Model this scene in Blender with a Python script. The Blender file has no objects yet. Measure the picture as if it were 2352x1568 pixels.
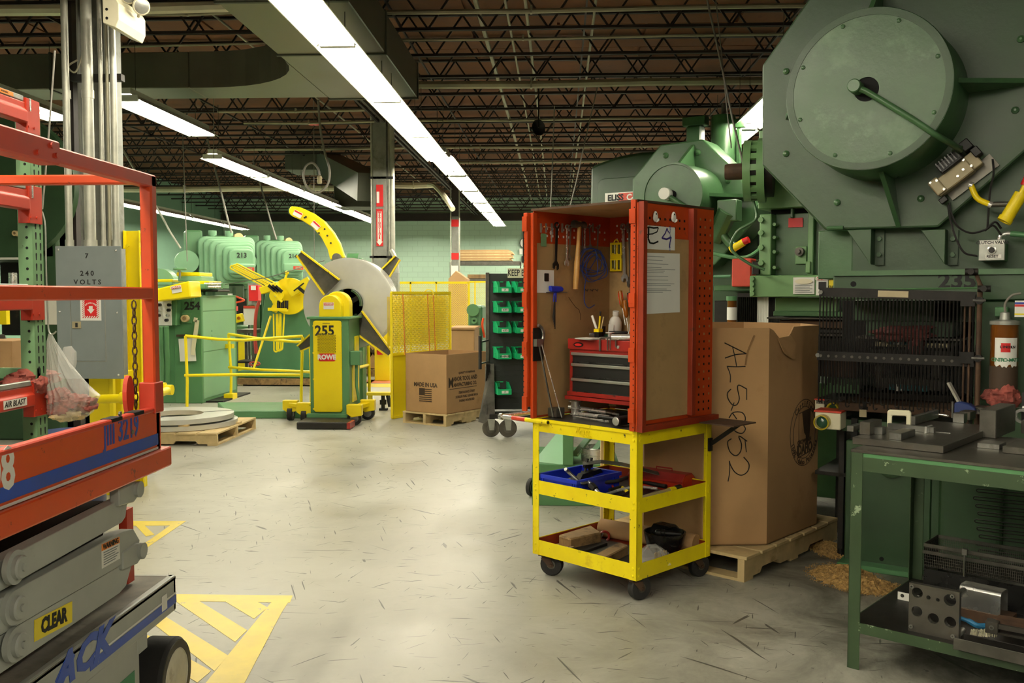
import bpy,math,random
from mathutils import Vector,Matrix
random.seed(7)
V=Vector
R=math.radians
SC=bpy.context.scene
COL=SC.collection
# ---------------------------------------------------------------- camera, world, exposure
F_PX,CAM_H,YAW,PITCH=2150.0,1.55,R(2.8),R(2.9)
cam=bpy.data.cameras.new('camera')
cam.sensor_width=36.0
cam.lens=F_PX /2352 *36
cam_o=bpy.data.objects.new('camera',cam)
COL.objects.link(cam_o)
cam_o.location=(0,0,CAM_H)
cam_o.rotation_euler=(R(90) -PITCH,0,YAW)
cam.clip_end=200
cam.dof.use_dof=False
SC.camera=cam_o
SC.view_settings.view_transform='Standard'
SC.view_settings.look='None'
SC.view_settings.gamma=1
SC.view_settings.use_curve_mapping=False
SC.view_settings.exposure=0.48
TUBE_POWER=62.0
w=bpy.data.worlds.new('world')
SC.world=w
w.use_nodes=True
w.node_tree.nodes['Background'].inputs[0].default_value=(0.5,0.5,0.42,1)
w.node_tree.nodes['Background'].inputs[1].default_value=0.05
SC.cycles.max_bounces=6
SC.cycles.diffuse_bounces=2
SC.cycles.glossy_bounces=3
SC.cycles.transparent_max_bounces=12
SC.cycles.sample_clamp_indirect=6.0
SC.cycles.use_adaptive_sampling=True
SC.cycles.adaptive_threshold=0.02

# ---------------------------------------------------------------- measuring helpers (metres from the photograph)
CAM=V((0,0,CAM_H))
FW=V((-math.sin(YAW) *math.cos(PITCH),math.cos(YAW) *math.cos(PITCH),-math.sin(PITCH)))
RT=V((math.cos(YAW),math.sin(YAW),0))
UP=RT.cross(FW)
def ray(px,py):
    return FW +RT *((px -1176) /F_PX) +UP *((784 -py) /F_PX)
def at(px,py,Y):
    d=ray(px,py);return CAM +d *(Y /d.y)
def fl(px,py,z=0.0):
    d=ray(px,py);return CAM +d *((z -CAM_H) /d.z)

WM={}                                     # world matrices of things and parts
def prop(o,label=None,cat=None,group=None,kind=None):
    if label:o['label']=label
    if cat:o['category']=cat
    if group:o['group']=group
    if kind:o['kind']=kind
    return o
class Fr:
    """a local frame standing on the floor, used to measure in a thing's own axes"""
    def __init__(s,loc,rz=0.0):
        s.loc=V(loc);s.rz=rz
        s.M=Matrix.Translation(s.loc) @ Matrix.Rotation(rz,4,'Z')
        s.I=s.M.inverted()
    def hit(s,px,py,ax,val):
        o=s.I @ CAM;d=s.I.to_3x3() @ ray(px,py)
        return o +d *((val -o[ax]) /d[ax])
def thing(name,label,cat,loc=(0,0,0),rz=0.0,group=None):
    o=bpy.data.objects.new(name,None)
    COL.objects.link(o)
    o.empty_display_size=0.1
    o.location=loc;o.rotation_euler=(0,0,rz)
    WM[o.name]=Matrix.Translation(V(loc)) @ Matrix.Rotation(rz,4,'Z')
    return prop(o,label,cat,group)
def fthing(name,label,cat,fr,group=None):
    return thing(name,label,cat,fr.loc,fr.rz,group)

class MB:
    def __init__(s):s.v=[];s.f=[];s.sm=[];s.M=None
    def _a(s,vs,fs,smooth=False):
        b=len(s.v)
        if s.M is not None:vs=[s.M @ V(q) for q in vs]
        s.v+=[tuple(q) for q in vs]
        for f in fs:
            s.f.append(tuple(b +i for i in f));s.sm.append(smooth)
        return s
    def box(s,x0,x1,y0,y1,z0,z1):
        if x0>x1:x0,x1=x1,x0
        if y0>y1:y0,y1=y1,y0
        if z0>z1:z0,z1=z1,z0
        return s._a([(x0,y0,z0),(x1,y0,z0),(x1,y1,z0),(x0,y1,z0),(x0,y0,z1),(x1,y0,z1),(x1,y1,z1),(x0,y1,z1)],
             [(0,3,2,1),(4,5,6,7),(0,1,5,4),(1,2,6,5),(2,3,7,6),(3,0,4,7)])
    def cbox(s,c,d):return s.box(c[0]-d[0]/2,c[0]+d[0]/2,c[1]-d[1]/2,c[1]+d[1]/2,c[2]-d[2]/2,c[2]+d[2]/2)
    def bar(s,p0,p1,w,h,up=(0,0,1)):
        p0=V(p0);p1=V(p1);d=(p1 -p0).normalized();u=V(up)
        if abs(d.dot(u))>.99:u=V((0,1,0))
        a=d.cross(u).normalized() *(w /2);b=a.cross(d).normalized() *(h /2)
        vs=[p0-a-b,p0+a-b,p0+a+b,p0-a+b,p1-a-b,p1+a-b,p1+a+b,p1-a+b]
        return s._a(vs,[(3,2,1,0),(4,5,6,7),(0,1,5,4),(1,2,6,5),(2,3,7,6),(3,0,4,7)])
    def cyl(s,p0,p1,r,r2=None,n=16,caps=True):
        p0=V(p0);p1=V(p1);r2=r if r2 is None else r2
        d=(p1 -p0).normalized();u=V((0,0,1)) if abs(d.z)<.9 else V((1,0,0))
        a=d.cross(u).normalized();b=d.cross(a)
        ring=[a *math.cos(2*math.pi*i/n) +b *math.sin(2*math.pi*i/n) for i in range(n)]
        A=[p0 +q *r for q in ring];B=[p1 +q *r2 for q in ring]
        s._a(A +B,[(i,(i+1) % n,n +(i+1) % n,n +i) for i in range(n)],True)
        if caps:
            if r>0:s._a(A,[tuple(range(n))[::-1]])
            if r2>0:s._a(B,[tuple(range(n))])
        return s
    def ring(s,p0,p1,ro,ri,n=32):
        """a tube with wall: outer ro, inner ri"""
        p0=V(p0);p1=V(p1)
        d=(p1 -p0).normalized();u=V((0,0,1)) if abs(d.z)<.9 else V((1,0,0))
        a=d.cross(u).normalized();b=d.cross(a)
        q=[a *math.cos(2*math.pi*i/n) +b *math.sin(2*math.pi*i/n) for i in range(n)]
        A=[p0+k*ro for k in q];B=[p1+k*ro for k in q];C=[p1+k*ri for k in q];D=[p0+k*ri for k in q]
        s._a(A+B,[(i,(i+1)%n,n+(i+1)%n,n+i) for i in range(n)],True)
        s._a(C+D,[(i,(i+1)%n,n+(i+1)%n,n+i) for i in range(n)],True)
        s._a(B+C,[(i,(i+1)%n,n+(i+1)%n,n+i) for i in range(n)])
        s._a(D+A,[(i,(i+1)%n,n+(i+1)%n,n+i) for i in range(n)])
        return s
    def tube(s,pts,r,n=8,closed=False,caps=True):
        pts=[V(p) for p in pts];m=len(pts);prev=None;rings=[]
        for i in range(m):
            if closed:t=pts[(i+1) % m] -pts[i-1]
            else:t=pts[min(i+1,m-1)] -pts[max(i-1,0)]
            t.normalize()
            if prev is None:
                u=V((0,0,1)) if abs(t.z)<.9 else V((1,0,0));a=t.cross(u).normalized()
            else:
                a=prev -t *prev.dot(t)
                if a.length<1e-6:a=t.cross(V((0.3,.5,.8)))
                a.normalize()
            prev=a;b=t.cross(a)
            rr=r[i] if isinstance(r,(list,tuple)) else r
            rings.append([pts[i] +(a*math.cos(2*math.pi*k/n) +b*math.sin(2*math.pi*k/n)) *rr for k in range(n)])
        vs=[q for g in rings for q in g];fs=[]
        for i in range(m if closed else m-1):
            j=(i+1) % m
            for k in range(n):fs.append((i*n+k,i*n+(k+1)%n,j*n+(k+1)%n,j*n+k))
        s._a(vs,fs,True)
        if caps and not closed:
            s._a(rings[0],[tuple(range(n))[::-1]]);s._a(rings[-1],[tuple(range(n))])
        return s
    def prism(s,pts,ax,a,b,hole=None):
        """polygon in the plane square to axis ax (0,1,2), extruded from a to b"""
        def P(p,t):
            q=[0,0,0];o=[i for i in range(3) if i != ax]
            q[o[0]],q[o[1]],q[ax]=p[0],p[1],t;return q
        n=len(pts)
        vs=[P(p,a) for p in pts] +[P(p,b) for p in pts]
        fs=[tuple(range(n))[::-1],tuple(range(n,2*n))] +[(i,(i+1)%n,n+(i+1)%n,n+i) for i in range(n)]
        return s._a(vs,fs)
    def lathe(s,prof,c=(0,0,0),n=24,ax=2,smooth=True):
        """profile [(radius, height)] turned about the axis through c"""
        c=V(c);rings=[]
        o=[(1,2),(2,0),(0,1)][ax]
        for r,h in prof:
            g=[]
            for k in range(n):
                q=V((0,0,0));q[ax]=h;q[o[0]]=r*math.cos(2*math.pi*k/n);q[o[1]]=r*math.sin(2*math.pi*k/n)
                g.append(c +q)
            rings.append(g)
        vs=[q for g in rings for q in g];fs=[]
        for i in range(len(prof)-1):
            for k in range(n):fs.append((i*n+k,i*n+(k+1)%n,(i+1)*n+(k+1)%n,(i+1)*n+k))
        s._a(vs,fs,smooth)
        if prof[0][0]>0:s._a(rings[0],[tuple(range(n))[::-1]])
        if prof[-1][0]>0:s._a(rings[-1],[tuple(range(n))])
        return s
    def quad(s,a,b,c,d):return s._a([a,b,c,d],[(0,1,2,3)])
    def ball(s,c,r,n=12):
        return s.lathe([(max(1e-4,r*math.sin(math.pi*i/8)) if 0<i<8 else 1e-4,-r*math.cos(math.pi*i/8)) for i in range(9)],c,n)
    def wedge(s,cx,cy,r,a0,a1,z0,z1):pass
def ob(name,mb,mat,parent=None,w=False,bev=0.0,seg=1,label=None,cat=None,group=None,kind=None):
    vs=mb.v
    M=WM.get(parent.name,Matrix.Identity(4)) if parent is not None else Matrix.Identity(4)
    org=V((0,0,0))
    if w and parent is not None:
        I=M.inverted();vs=[tuple(I @ V(q)) for q in vs]
    if parent is None and kind != 'structure' and vs:
        xs=[q[0] for q in vs];ys=[q[1] for q in vs];zs=[q[2] for q in vs]
        org=V(((min(xs)+max(xs))/2,(min(ys)+max(ys))/2,min(zs)))
        vs=[tuple(V(q) -org) for q in vs]
    me=bpy.data.meshes.new(name)
    me.from_pydata(vs,[],mb.f)
    me.polygons.foreach_set('use_smooth',mb.sm)
    mats=mat if isinstance(mat,list) else [mat]
    for m in mats:me.materials.append(MT[m] if isinstance(m,str) else m)
    me.update()
    if any(mb.sm):me.set_sharp_from_angle(angle=R(38))
    o=bpy.data.objects.new(name,me)
    COL.objects.link(o)
    if parent is not None:o.parent=parent
    else:o.location=org
    WM[o.name]=M if parent is not None else Matrix.Translation(org)
    if bev:
        b=o.modifiers.new('bevel','BEVEL');b.width=bev;b.segments=seg;b.limit_method='ANGLE';b.angle_limit=R(35)
    return prop(o,label,cat,group,kind)
def copy_tree(o,parent=None):
    c=o.copy();COL.objects.link(c)
    if parent is not None:c.parent=parent;WM[c.name]=WM.get(parent.name)
    for ch in list(o.children):copy_tree(ch,c)
    return c
def place(o,loc,rz=0.0,label=None,group=None):
    o.location=loc;o.rotation_euler=(0,0,rz)
    if label:o['label']=label
    if group:o['group']=group
    return o
def text(s,size,mat,parent,loc,face='-y',rz=0.0,bold=0.0,ext=0.0006,w=False,tilt=0.0,sx=1.0,name='lettering',shear=0.0,align='CENTER',M=None):
    """flat lettering; face: the direction the writing faces in its parent's axes, rz turns it further"""
    c=bpy.data.curves.new(name,'FONT')
    c.body=s;c.size=size;c.offset=bold;c.extrude=ext;c.align_x=align;c.align_y='CENTER'
    c.shear=shear;c.resolution_u=2;c.space_line=0.9
    t=bpy.data.objects.new('tmp',c)
    me=bpy.data.meshes.new_from_object(t)
    bpy.data.objects.remove(t)
    if M is None:
        base={'-y':Matrix.Rotation(R(90),4,'X'),'+x':Matrix.Rotation(R(90),4,'Z') @ Matrix.Rotation(R(90),4,'X'),
                '-x':Matrix.Rotation(R(-90),4,'Z') @ Matrix.Rotation(R(90),4,'X'),'+z':Matrix.Identity(4)}[face]
        M=Matrix.Translation(V(loc)) @ Matrix.Rotation(rz,4,'Z') @ base @ Matrix.Rotation(tilt,4,'Z') @ Matrix.Diagonal((sx,1,1,1))
    if w and parent is not None:M=WM[parent.name].inverted() @ M
    me.transform(M)
    me.materials.clear();me.materials.append(MT[mat])
    o=bpy.data.objects.new(name,me);COL.objects.link(o);o.parent=parent
    WM[o.name]=WM.get(parent.name)
    return o
def arc(c,r,a0,a1,n,ax=1):
    """points of an arc in the plane square to ax, degrees; ax 1 -> x,z plane"""
    out=[]
    for i in range(n+1):
        a=R(a0 +(a1-a0)*i/n);p=V(c);o=[i2 for i2 in range(3) if i2 != ax]
        p[o[0]]+=r*math.cos(a);p[o[1]]+=r*math.sin(a);out.append(p)
    return out
def rpoly(x0,x1,z0,z1,r,n=5):
    """rounded rectangle outline"""
    o=[]
    for cx,cz,a in ((x1-r,z1-r,0),(x0+r,z1-r,90),(x0+r,z0+r,180),(x1-r,z0+r,270)):
        for i in range(n+1):
            t=R(a +90*i/n);o.append((cx +r*math.cos(t),cz +r*math.sin(t)))
    return o
def smooth_path(pts,k=6):
    """Catmull-Rom through the points"""
    P=[V(p) for p in pts];P=[P[0]*2-P[1]] +P +[P[-1]*2-P[-2]];out=[]
    for i in range(1,len(P)-2):
        a,b,c,d=P[i-1],P[i],P[i+1],P[i+2]
        for j in range(k):
            t=j/k
            out.append(0.5*((2*b) +(c-a)*t +(2*a-5*b+4*c-d)*t*t +(3*b-a-3*c+d)*t**3))
    out.append(P[-2]);return out

# ---------------------------------------------------------------- materials
MT={}
def lin(h):
    h=h.lstrip('#');c=[int(h[i:i+2],16)/255 for i in (0,2,4)]
    return tuple(((x/12.92) if x <= .04045 else ((x+.055)/1.055)**2.4) for x in c) +(1,)
def mt(name,col,rough=.5,metal=0.0,var=.08,vs=4.0,bump=.0,bs=60.0,wear=None,emit=None,alpha=None,coat=0,stain=None):
    m=bpy.data.materials.new(name);m.use_nodes=True;MT[name]=m
    nt=m.node_tree;N=nt.nodes;L=nt.links;b=N['Principled BSDF']
    c=lin(col)
    b.inputs['Base Color'].default_value=c;b.inputs['Roughness'].default_value=rough;b.inputs['Metallic'].default_value=metal
    if coat:b.inputs['Coat Weight'].default_value=coat
    if emit:
        b.inputs['Emission Color'].default_value=lin(emit[0]);b.inputs['Emission Strength'].default_value=emit[1]
    if alpha is not None:b.inputs['Alpha'].default_value=alpha
    tc=None
    def noise(scale,det=4,rgh=.6):
        nonlocal tc
        if tc is None:tc=N.new('ShaderNodeTexCoord')
        n=N.new('ShaderNodeTexNoise');n.inputs['Scale'].default_value=scale;n.inputs['Detail'].default_value=det
        n.inputs['Roughness'].default_value=rgh;L.new(tc.outputs['Object'],n.inputs['Vector']);return n
    out=None
    if var:
        n=noise(vs);r=N.new('ShaderNodeValToRGB')
        r.color_ramp.elements[0].position=.3;r.color_ramp.elements[1].position=.7
        r.color_ramp.elements[0].color=tuple(x*(1-var*2) for x in c[:3]) +(1,)
        r.color_ramp.elements[1].color=tuple(min(1,x*(1+var*1.2)) for x in c[:3]) +(1,)
        L.new(n.outputs['Fac'],r.inputs['Fac']);out=r.outputs['Color']
        rr=N.new('ShaderNodeMapRange');rr.inputs['To Min'].default_value=max(.02,rough-.12);rr.inputs['To Max'].default_value=min(1,rough+.12)
        L.new(n.outputs['Fac'],rr.inputs['Value']);L.new(rr.outputs[0],b.inputs['Roughness'])
    for wr in (wear,stain):
        if wr:
            wc,amt,sc=wr
            n2=noise(sc,6,.7);r2=N.new('ShaderNodeValToRGB')
            p=.5 +(.5-amt)*.45
            r2.color_ramp.elements[0].position=p;r2.color_ramp.elements[1].position=min(1,p+.035 if wr is wear else p+.2)
            r2.color_ramp.elements[0].color=(0,0,0,1);r2.color_ramp.elements[1].color=(1,1,1,1)
            L.new(n2.outputs['Fac'],r2.inputs['Fac'])
            mx=N.new('ShaderNodeMix');mx.data_type='RGBA'
            L.new(r2.outputs['Color'],mx.inputs[0])
            if out is not None:L.new(out,mx.inputs[6])
            else:mx.inputs[6].default_value=c
            mx.inputs[7].default_value=lin(wc);out=mx.outputs[2]
    if out is not None:L.new(out,b.inputs['Base Color'])
    if bump:
        n3=noise(bs,3);bp=N.new('ShaderNodeBump');bp.inputs['Strength'].default_value=bump;bp.inputs['Distance'].default_value=.01
        L.new(n3.outputs['Fac'],bp.inputs['Height']);L.new(bp.outputs[0],b.inputs['Normal'])
    return m
mt('press_green','40643f',.33,var=.10,vs=3,bump=.12,bs=25,stain=('324a36',.32,2.2))
mt('press_dark','2c482b',.42,var=.10,vs=3,bump=.12,bs=25,stain=('2c4030',.35,2.5))
mt('press_disc','3c5c3a',.36,var=.10,vs=3,bump=.14,bs=25,stain=('5f7f5c',.42,3.2))
mt('press_lit','6d9662',.4,var=.07,vs=3,bump=.08,bs=25)  # lighter press green: the stronger light on it is put into the colour
mt('machine_green','4f8054',.42,var=.06,vs=2,bump=.05,bs=20)
mt('housing_green','7eae86',.4,var=.04,vs=1.5)
mt('reel_green','4a7a55',.5,var=.08,vs=2,stain=('3a5a42',.3,2))
mt('yellow','ffe010',.4,var=.04,vs=5,wear=('6e6018',.13,14))
mt('yellow_clean','ffe30c',.38,var=.03,vs=4)
mt('yellow_pale','f6e03a',.5,var=.05,vs=6)
mt('cart_yellow','ffe60a',.42,var=.05,vs=6,bump=.1,bs=18,wear=('4a4020',.2,22),stain=('c8a51c',.25,5))
mt('lift_orange','d44c20',.36,var=.06,vs=3,bump=.03,bs=15,wear=('7a3222',.19,14))
mt('lift_red','c8402a',.42,var=.08,vs=4,wear=('8a4a3c',.12,14))
mt('rack_red','b53018',.35,var=.07,vs=5,wear=('8a6a5a',.1,20))
mt('cabinet_red','b83f10',.42,var=.06,vs=5,wear=('5a2a18',.2,20))
mt('cabinet_red_dark','83280d',.5,var=.1,vs=5,wear=('5a3020',.2,16))
mt('chest_red','932018',.4,var=.1,vs=7,wear=('4a201a',.2,18))
mt('rack_green','6c9468',.5,var=.08,vs=6,wear=('45553e',.16,16))
mt('bench_green','2e4327',.5,var=.10,vs=6,wear=('8fa082',.27,13),stain=('2f3e2c',.35,5))
mt('lift_grey','a4a8a0',.42,var=.08,vs=3,bump=.03,bs=18,stain=('6e6c60',.28,3.5))
mt('lift_deck','7a766a',.75,var=.2,vs=6,stain=('4e483c',.5,5))
mt('panel_grey','7c8484',.45,var=.04,vs=4,bump=.03,bs=80)
mt('conduit','b8b8aa',.4,.35,var=.1,vs=9,stain=('8c866c',.3,5))
mt('steel_col','8a8c84',.5,.1,var=.12,vs=5,stain=('5e5c50',.4,4))
mt('galv','a8aaa2',.38,.6,var=.12,vs=14)
mt('duct','737060',.42,.35,var=.08,vs=1.5)
mt('duct_dark','55584c',.6,.1,var=.08,vs=1.5,bump=.1,bs=50)
mt('joist_steel','2c2420',.6,.1,var=.2,vs=3)
mt('pipe_pale','a09c84',.5,.2,var=.1,vs=2)
mt('pipe_dark','44443a',.5,.2,var=.15,vs=3)
mt('lamp_white','eef0e4',.4,var=.02)
mt('ivory','e6dfc0',.45,var=.04,vs=5)
mt('tube_light','ffffff',.4,var=0,emit=('fff6df',TUBE_POWER))
mt('alu','d4d5d0',.28,.9,var=.05,vs=3)
mt('coil_steel','dcdcd6',.34,.55,var=.05,vs=3)
mt('steel','8f8f8a',.32,.85,var=.15,vs=9,stain=('5a564c',.3,7))
mt('steel_bright','e4e4de',.26,.7,var=.08,vs=14)
mt('steel_plate','625f58',.36,.75,var=.14,vs=6,bump=.03,bs=60,stain=('59554b',.4,5))
mt('steel_worn','5c5a53',.45,.7,var=.2,vs=8,stain=('3c382f',.35,6))
mt('iron_dark','211f1c',.5,.5,var=.2,vs=9,stain=('4a3a28',.25,9))
mt('guard_bar','1d1b19',.45,.6,var=.25,vs=12,stain=('5a4630',.2,11))
mt('rust','4c3624',.75,.2,var=.25,vs=9,stain=('2e2620',.4,7))
mt('black','0d0d0c',.5,var=.1,vs=9)
mt('black_gloss','1a1a19',.28,var=.1,vs=9)
mt('rubber','1d1c1b',.75,var=.15,vs=12,bump=.1,bs=50)
mt('rubber_brown','4a463c',.8,var=.2,vs=9,stain=('7a724a',.2,6))
mt('void','050505',.9,var=0)  # near-black that paints the shade inside holes, slots and gaps
mt('white','ecebe2',.5,var=.02)
mt('paper','eeeee6',.6,var=.02)
mt('cream','e9e4c4',.5,var=.04)
mt('ink','141414',.7,var=0)
mt('ink_blue','2a3fa0',.5,var=.1,vs=20)
mt('ink_purple','3c2a7a',.6,var=0)
mt('ink_brown','3c2c1c',.7,var=0)
mt('sign_red','d01c1c',.45,var=.03)
mt('sign_orange','f08a28',.5,var=.03)
mt('sign_yellow','f3dd20',.45,var=.03)
mt('sign_blue','2a78a8',.5,var=.05)
mt('sign_teal','1f6a70',.5,var=.08,vs=12)
mt('decal_blue','1e48a8',.4,var=.08,vs=15,wear=('8a8c94',.16,12))
mt('decal_green','2a7a50',.5,var=.05)
mt('cardboard','b58f62',.8,var=.05,vs=3,stain=('a07a4c',.3,2.5))
mt('cardboard_dark','8e6c44',.8,var=.12,vs=6)
mt('board','a98a5c',.7,var=.07,vs=4,stain=('7e6440',.4,3.5))
mt('wood','d8bf8c',.75,var=.12,vs=6,stain=('a88a5c',.35,5))
mt('wood_old','8e7046',.8,var=.2,vs=8,stain=('33271a',.5,9))
mt('handle_wood','d2a057',.4,var=.12,vs=14)
mt('rag_red','93493f',.9,var=.22,vs=22,bump=.9,bs=24)
mt('rag_dark','5c2c28',.9,var=.15,vs=14,bump=.5,bs=30)
mt('bin_green','18b070',.35,var=.06,vs=6)
mt('bin_blue','1a30b0',.3,var=.06,vs=6)
mt('barrel_blue','1c2f66',.45,var=.08,vs=4)
mt('hose_red','b04038',.45,var=.05)
mt('hose_green','4a7a58',.5,var=.05)
mt('cable_blue','2a4a9a',.4,var=0)
mt('cable_grey','7a766c',.5,var=0)
mt('rope_orange','e0902a',.7,var=.1)
mt('valve_tan','a89c7c',.45,.2,var=.08,vs=9)
mt('oil','6a3c10',.12,var=.1,vs=6,coat=.5)
mt('sawdust','b8955a',.95,var=.25,vs=40,bump=.8,bs=60)
mt('floor_yellow','ecd45c',.35,var=.07,vs=4,wear=('a8a48c',.2,7))
mt('floor_red','c86a4c',.45,var=.07,vs=4)
mt('amber','9a5a18',.2,var=.1,vs=9)
mt('acrylic_green','234a38',.15,var=.1)
mt('wheel_hub','cfcab8',.5,var=.1,vs=8,stain=('8a7a5a',.35,6))
mt('black_board','1c2420',.5,var=.1,vs=6)
def clear(name,col,rough,tr):
    m=bpy.data.materials.new(name);m.use_nodes=True;MT[name]=m
    b=m.node_tree.nodes['Principled BSDF']
    b.inputs['Base Color'].default_value=lin(col);b.inputs['Roughness'].default_value=rough;b.inputs['Alpha'].default_value=tr
    return m
clear('film','e9e9df',.2,.28)
clear('film_thin','f0f0e8',.15,.28)
clear('clear_yellow','e8d020',.2,.45)
clear('clear_plastic','d8c890',.15,.5)
# ---------------------------------------------------------------- floor, walls, roof
def floor_mat():
    m=bpy.data.materials.new('floor_concrete');m.use_nodes=True;MT['floor_concrete']=m
    nt=m.node_tree;N=nt.nodes;L=nt.links;b=N['Principled BSDF']
    tc=N.new('ShaderNodeTexCoord')
    def ramp(fac,stops):
        r=N.new('ShaderNodeValToRGB');e=r.color_ramp.elements
        e[0].position,e[0].color=stops[0];e[1].position,e[1].color=stops[-1]
        for p,c in stops[1:-1]:
            q=e.new(p);q.color=c
        L.new(fac,r.inputs['Fac']);return r.outputs['Color']
    def noise(sc,det=6,rg=.6,vec=None,dist=0):
        n=N.new('ShaderNodeTexNoise');n.inputs['Scale'].default_value=sc;n.inputs['Detail'].default_value=det
        n.inputs['Roughness'].default_value=rg;n.inputs['Distortion'].default_value=dist
        L.new(vec or tc.outputs['Object'],n.inputs['Vector']);return n.outputs['Fac']
    g=lambda v:(v,v,v,1)
    base=ramp(noise(.55,8,.62),[(.3,lin('8f8d80')),(.52,lin('aaa99c')),(.72,lin('bfbfb3'))])
    def mixc(fac,a,col):
        mx=N.new('ShaderNodeMix');mx.data_type='RGBA';L.new(fac,mx.inputs[0]);L.new(a,mx.inputs[6]);mx.inputs[7].default_value=col;return mx.outputs[2]
    c=mixc(ramp(noise(.9,8,.7,dist=.5),[(.5,g(0)),(.8,g(.5))]),base,lin('77746a'))
    c=mixc(ramp(noise(.38,3,.5,dist=1.0),[(.62,g(0)),(.78,g(.4))]),c,lin('6c6c66'))
    # short dark scratches at several angles
    for k,(ang,sx,sy,sc,th) in enumerate([(20,14,1.0,1.3,.71),(75,16,1.1,1.1,.715),(140,12,.9,1.6,.72),(105,20,1.3,1.0,.715),(50,18,1,.9,.72),(165,18,1.2,1.2,.715),(88,22,1,1.1,.715)]):
        mp=N.new('ShaderNodeMapping');mp.vector_type='TEXTURE';mp.inputs['Rotation'].default_value=(0,0,R(ang));mp.inputs['Scale'].default_value=(1/(sx*(1.9,3.2)[k % 2]),1/(sy*(1.6,3.8)[k % 2]),1);mp.inputs['Location'].default_value=(k*3.7,k*1.3,0)
        L.new(tc.outputs['Object'],mp.inputs['Vector'])
        c=mixc(ramp(noise(sc,2,.4,mp.outputs[0],.4),[(th,g(0)),(th+.02,g(.85))]),c,lin('2e2e2a'))
    # fine specks
    c=mixc(ramp(noise(26,2,.5),[(.73,g(0)),(.76,g(.8))]),c,lin('3c3a34'))
    # oil blotches on the right, with the dimmer light there darkened into the colour
    sep=N.new('ShaderNodeSeparateXYZ');L.new(tc.outputs['Object'],sep.inputs[0])
    mr=N.new('ShaderNodeMapRange');mr.inputs['From Min'].default_value=-.5;mr.inputs['From Max'].default_value=1.5;L.new(sep.outputs['X'],mr.inputs['Value'])
    mu=N.new('ShaderNodeMath');mu.operation='MULTIPLY';L.new(mr.outputs[0],mu.inputs[0])
    nn=ramp(noise(1.6,8,.72,dist=.6),[(.36,g(0)),(.6,g(.9))]);L.new(nn,mu.inputs[1])
    c=mixc(mu.outputs[0],c,lin('3c3a32'))
    L.new(c,b.inputs['Base Color'])
    rr=ramp(noise(1.1,6,.6),[(.3,g(.3)),(.7,g(.5))]);L.new(rr,b.inputs['Roughness'])
    bp=N.new('ShaderNodeBump');bp.inputs['Strength'].default_value=.12;bp.inputs['Distance'].default_value=.02
    L.new(noise(3.5,6,.6),bp.inputs['Height']);L.new(bp.outputs[0],b.inputs['Normal'])
floor_mat()
def brick_mat(name,c1,c2,mortar,sc,bw,rh,ms=.012):
    m=bpy.data.materials.new(name);m.use_nodes=True;MT[name]=m
    nt=m.node_tree;N=nt.nodes;L=nt.links;b=N['Principled BSDF'];b.inputs['Roughness'].default_value=.6
    tc=N.new('ShaderNodeTexCoord');mp=N.new('ShaderNodeMapping');mp.inputs['Rotation'].default_value=(R(90),0,0)
    L.new(tc.outputs['Object'],mp.inputs['Vector'])
    br=N.new('ShaderNodeTexBrick');br.inputs['Color1'].default_value=lin(c1);br.inputs['Color2'].default_value=lin(c2);br.inputs['Mortar'].default_value=lin(mortar)
    br.inputs['Scale'].default_value=sc;br.inputs['Brick Width'].default_value=bw;br.inputs['Row Height'].default_value=rh;br.inputs['Mortar Size'].default_value=ms
    L.new(mp.outputs[0],br.inputs['Vector']);L.new(br.outputs['Color'],b.inputs['Base Color'])
brick_mat('wall_mint','cdeed6','caead3','bfe0c8',1,.4,.2)
mt('deck_board','6a3f1b',.8,var=.16,vs=1.2,bump=.2,bs=20,stain=('52301a',.35,2.5))
XL,XR,YB,YN,ZC=-13.0,9.0,36.0,-10.0,5.3
ob('floor',MB().box(XL,XR,YN,YB,-.2,0),'floor_concrete',kind='structure')
ceiling=ob('ceiling',MB().box(XL,XR,YN,YB,ZC+.02,ZC+.2),'deck_board',kind='structure')
ob('wall_back',MB().box(XL,XR,YB,YB+.2,0,ZC),'wall_mint',kind='structure')
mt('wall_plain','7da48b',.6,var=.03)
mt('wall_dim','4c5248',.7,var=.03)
ob('wall_left',MB().box(XL-.2,XL,YN,YB,0,ZC),'wall_plain',kind='structure')
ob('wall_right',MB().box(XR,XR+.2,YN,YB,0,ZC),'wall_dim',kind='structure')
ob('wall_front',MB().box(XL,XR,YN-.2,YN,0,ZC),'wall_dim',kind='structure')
# roof boards: long panels laid across the joists, each its own piece
bw=0.6
def deck_piece():return MB().box(-1.2,1.2,-.595/2,.595/2,0,.03)
dk=None
for j in range(0,26):
    y=5.0 +j*.61
    if y>15:break
    for i in range(-5,4):
        x=i*2.44 +(1.22 if j % 2 else 0)
        if dk is None:
            dk=ob('roof_board',deck_piece(),'deck_board',ceiling);o=dk
        else:
            o=dk.copy();COL.objects.link(o)
        o.location=(x,y,ZC-.012 -random.random()*.006)
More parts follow.
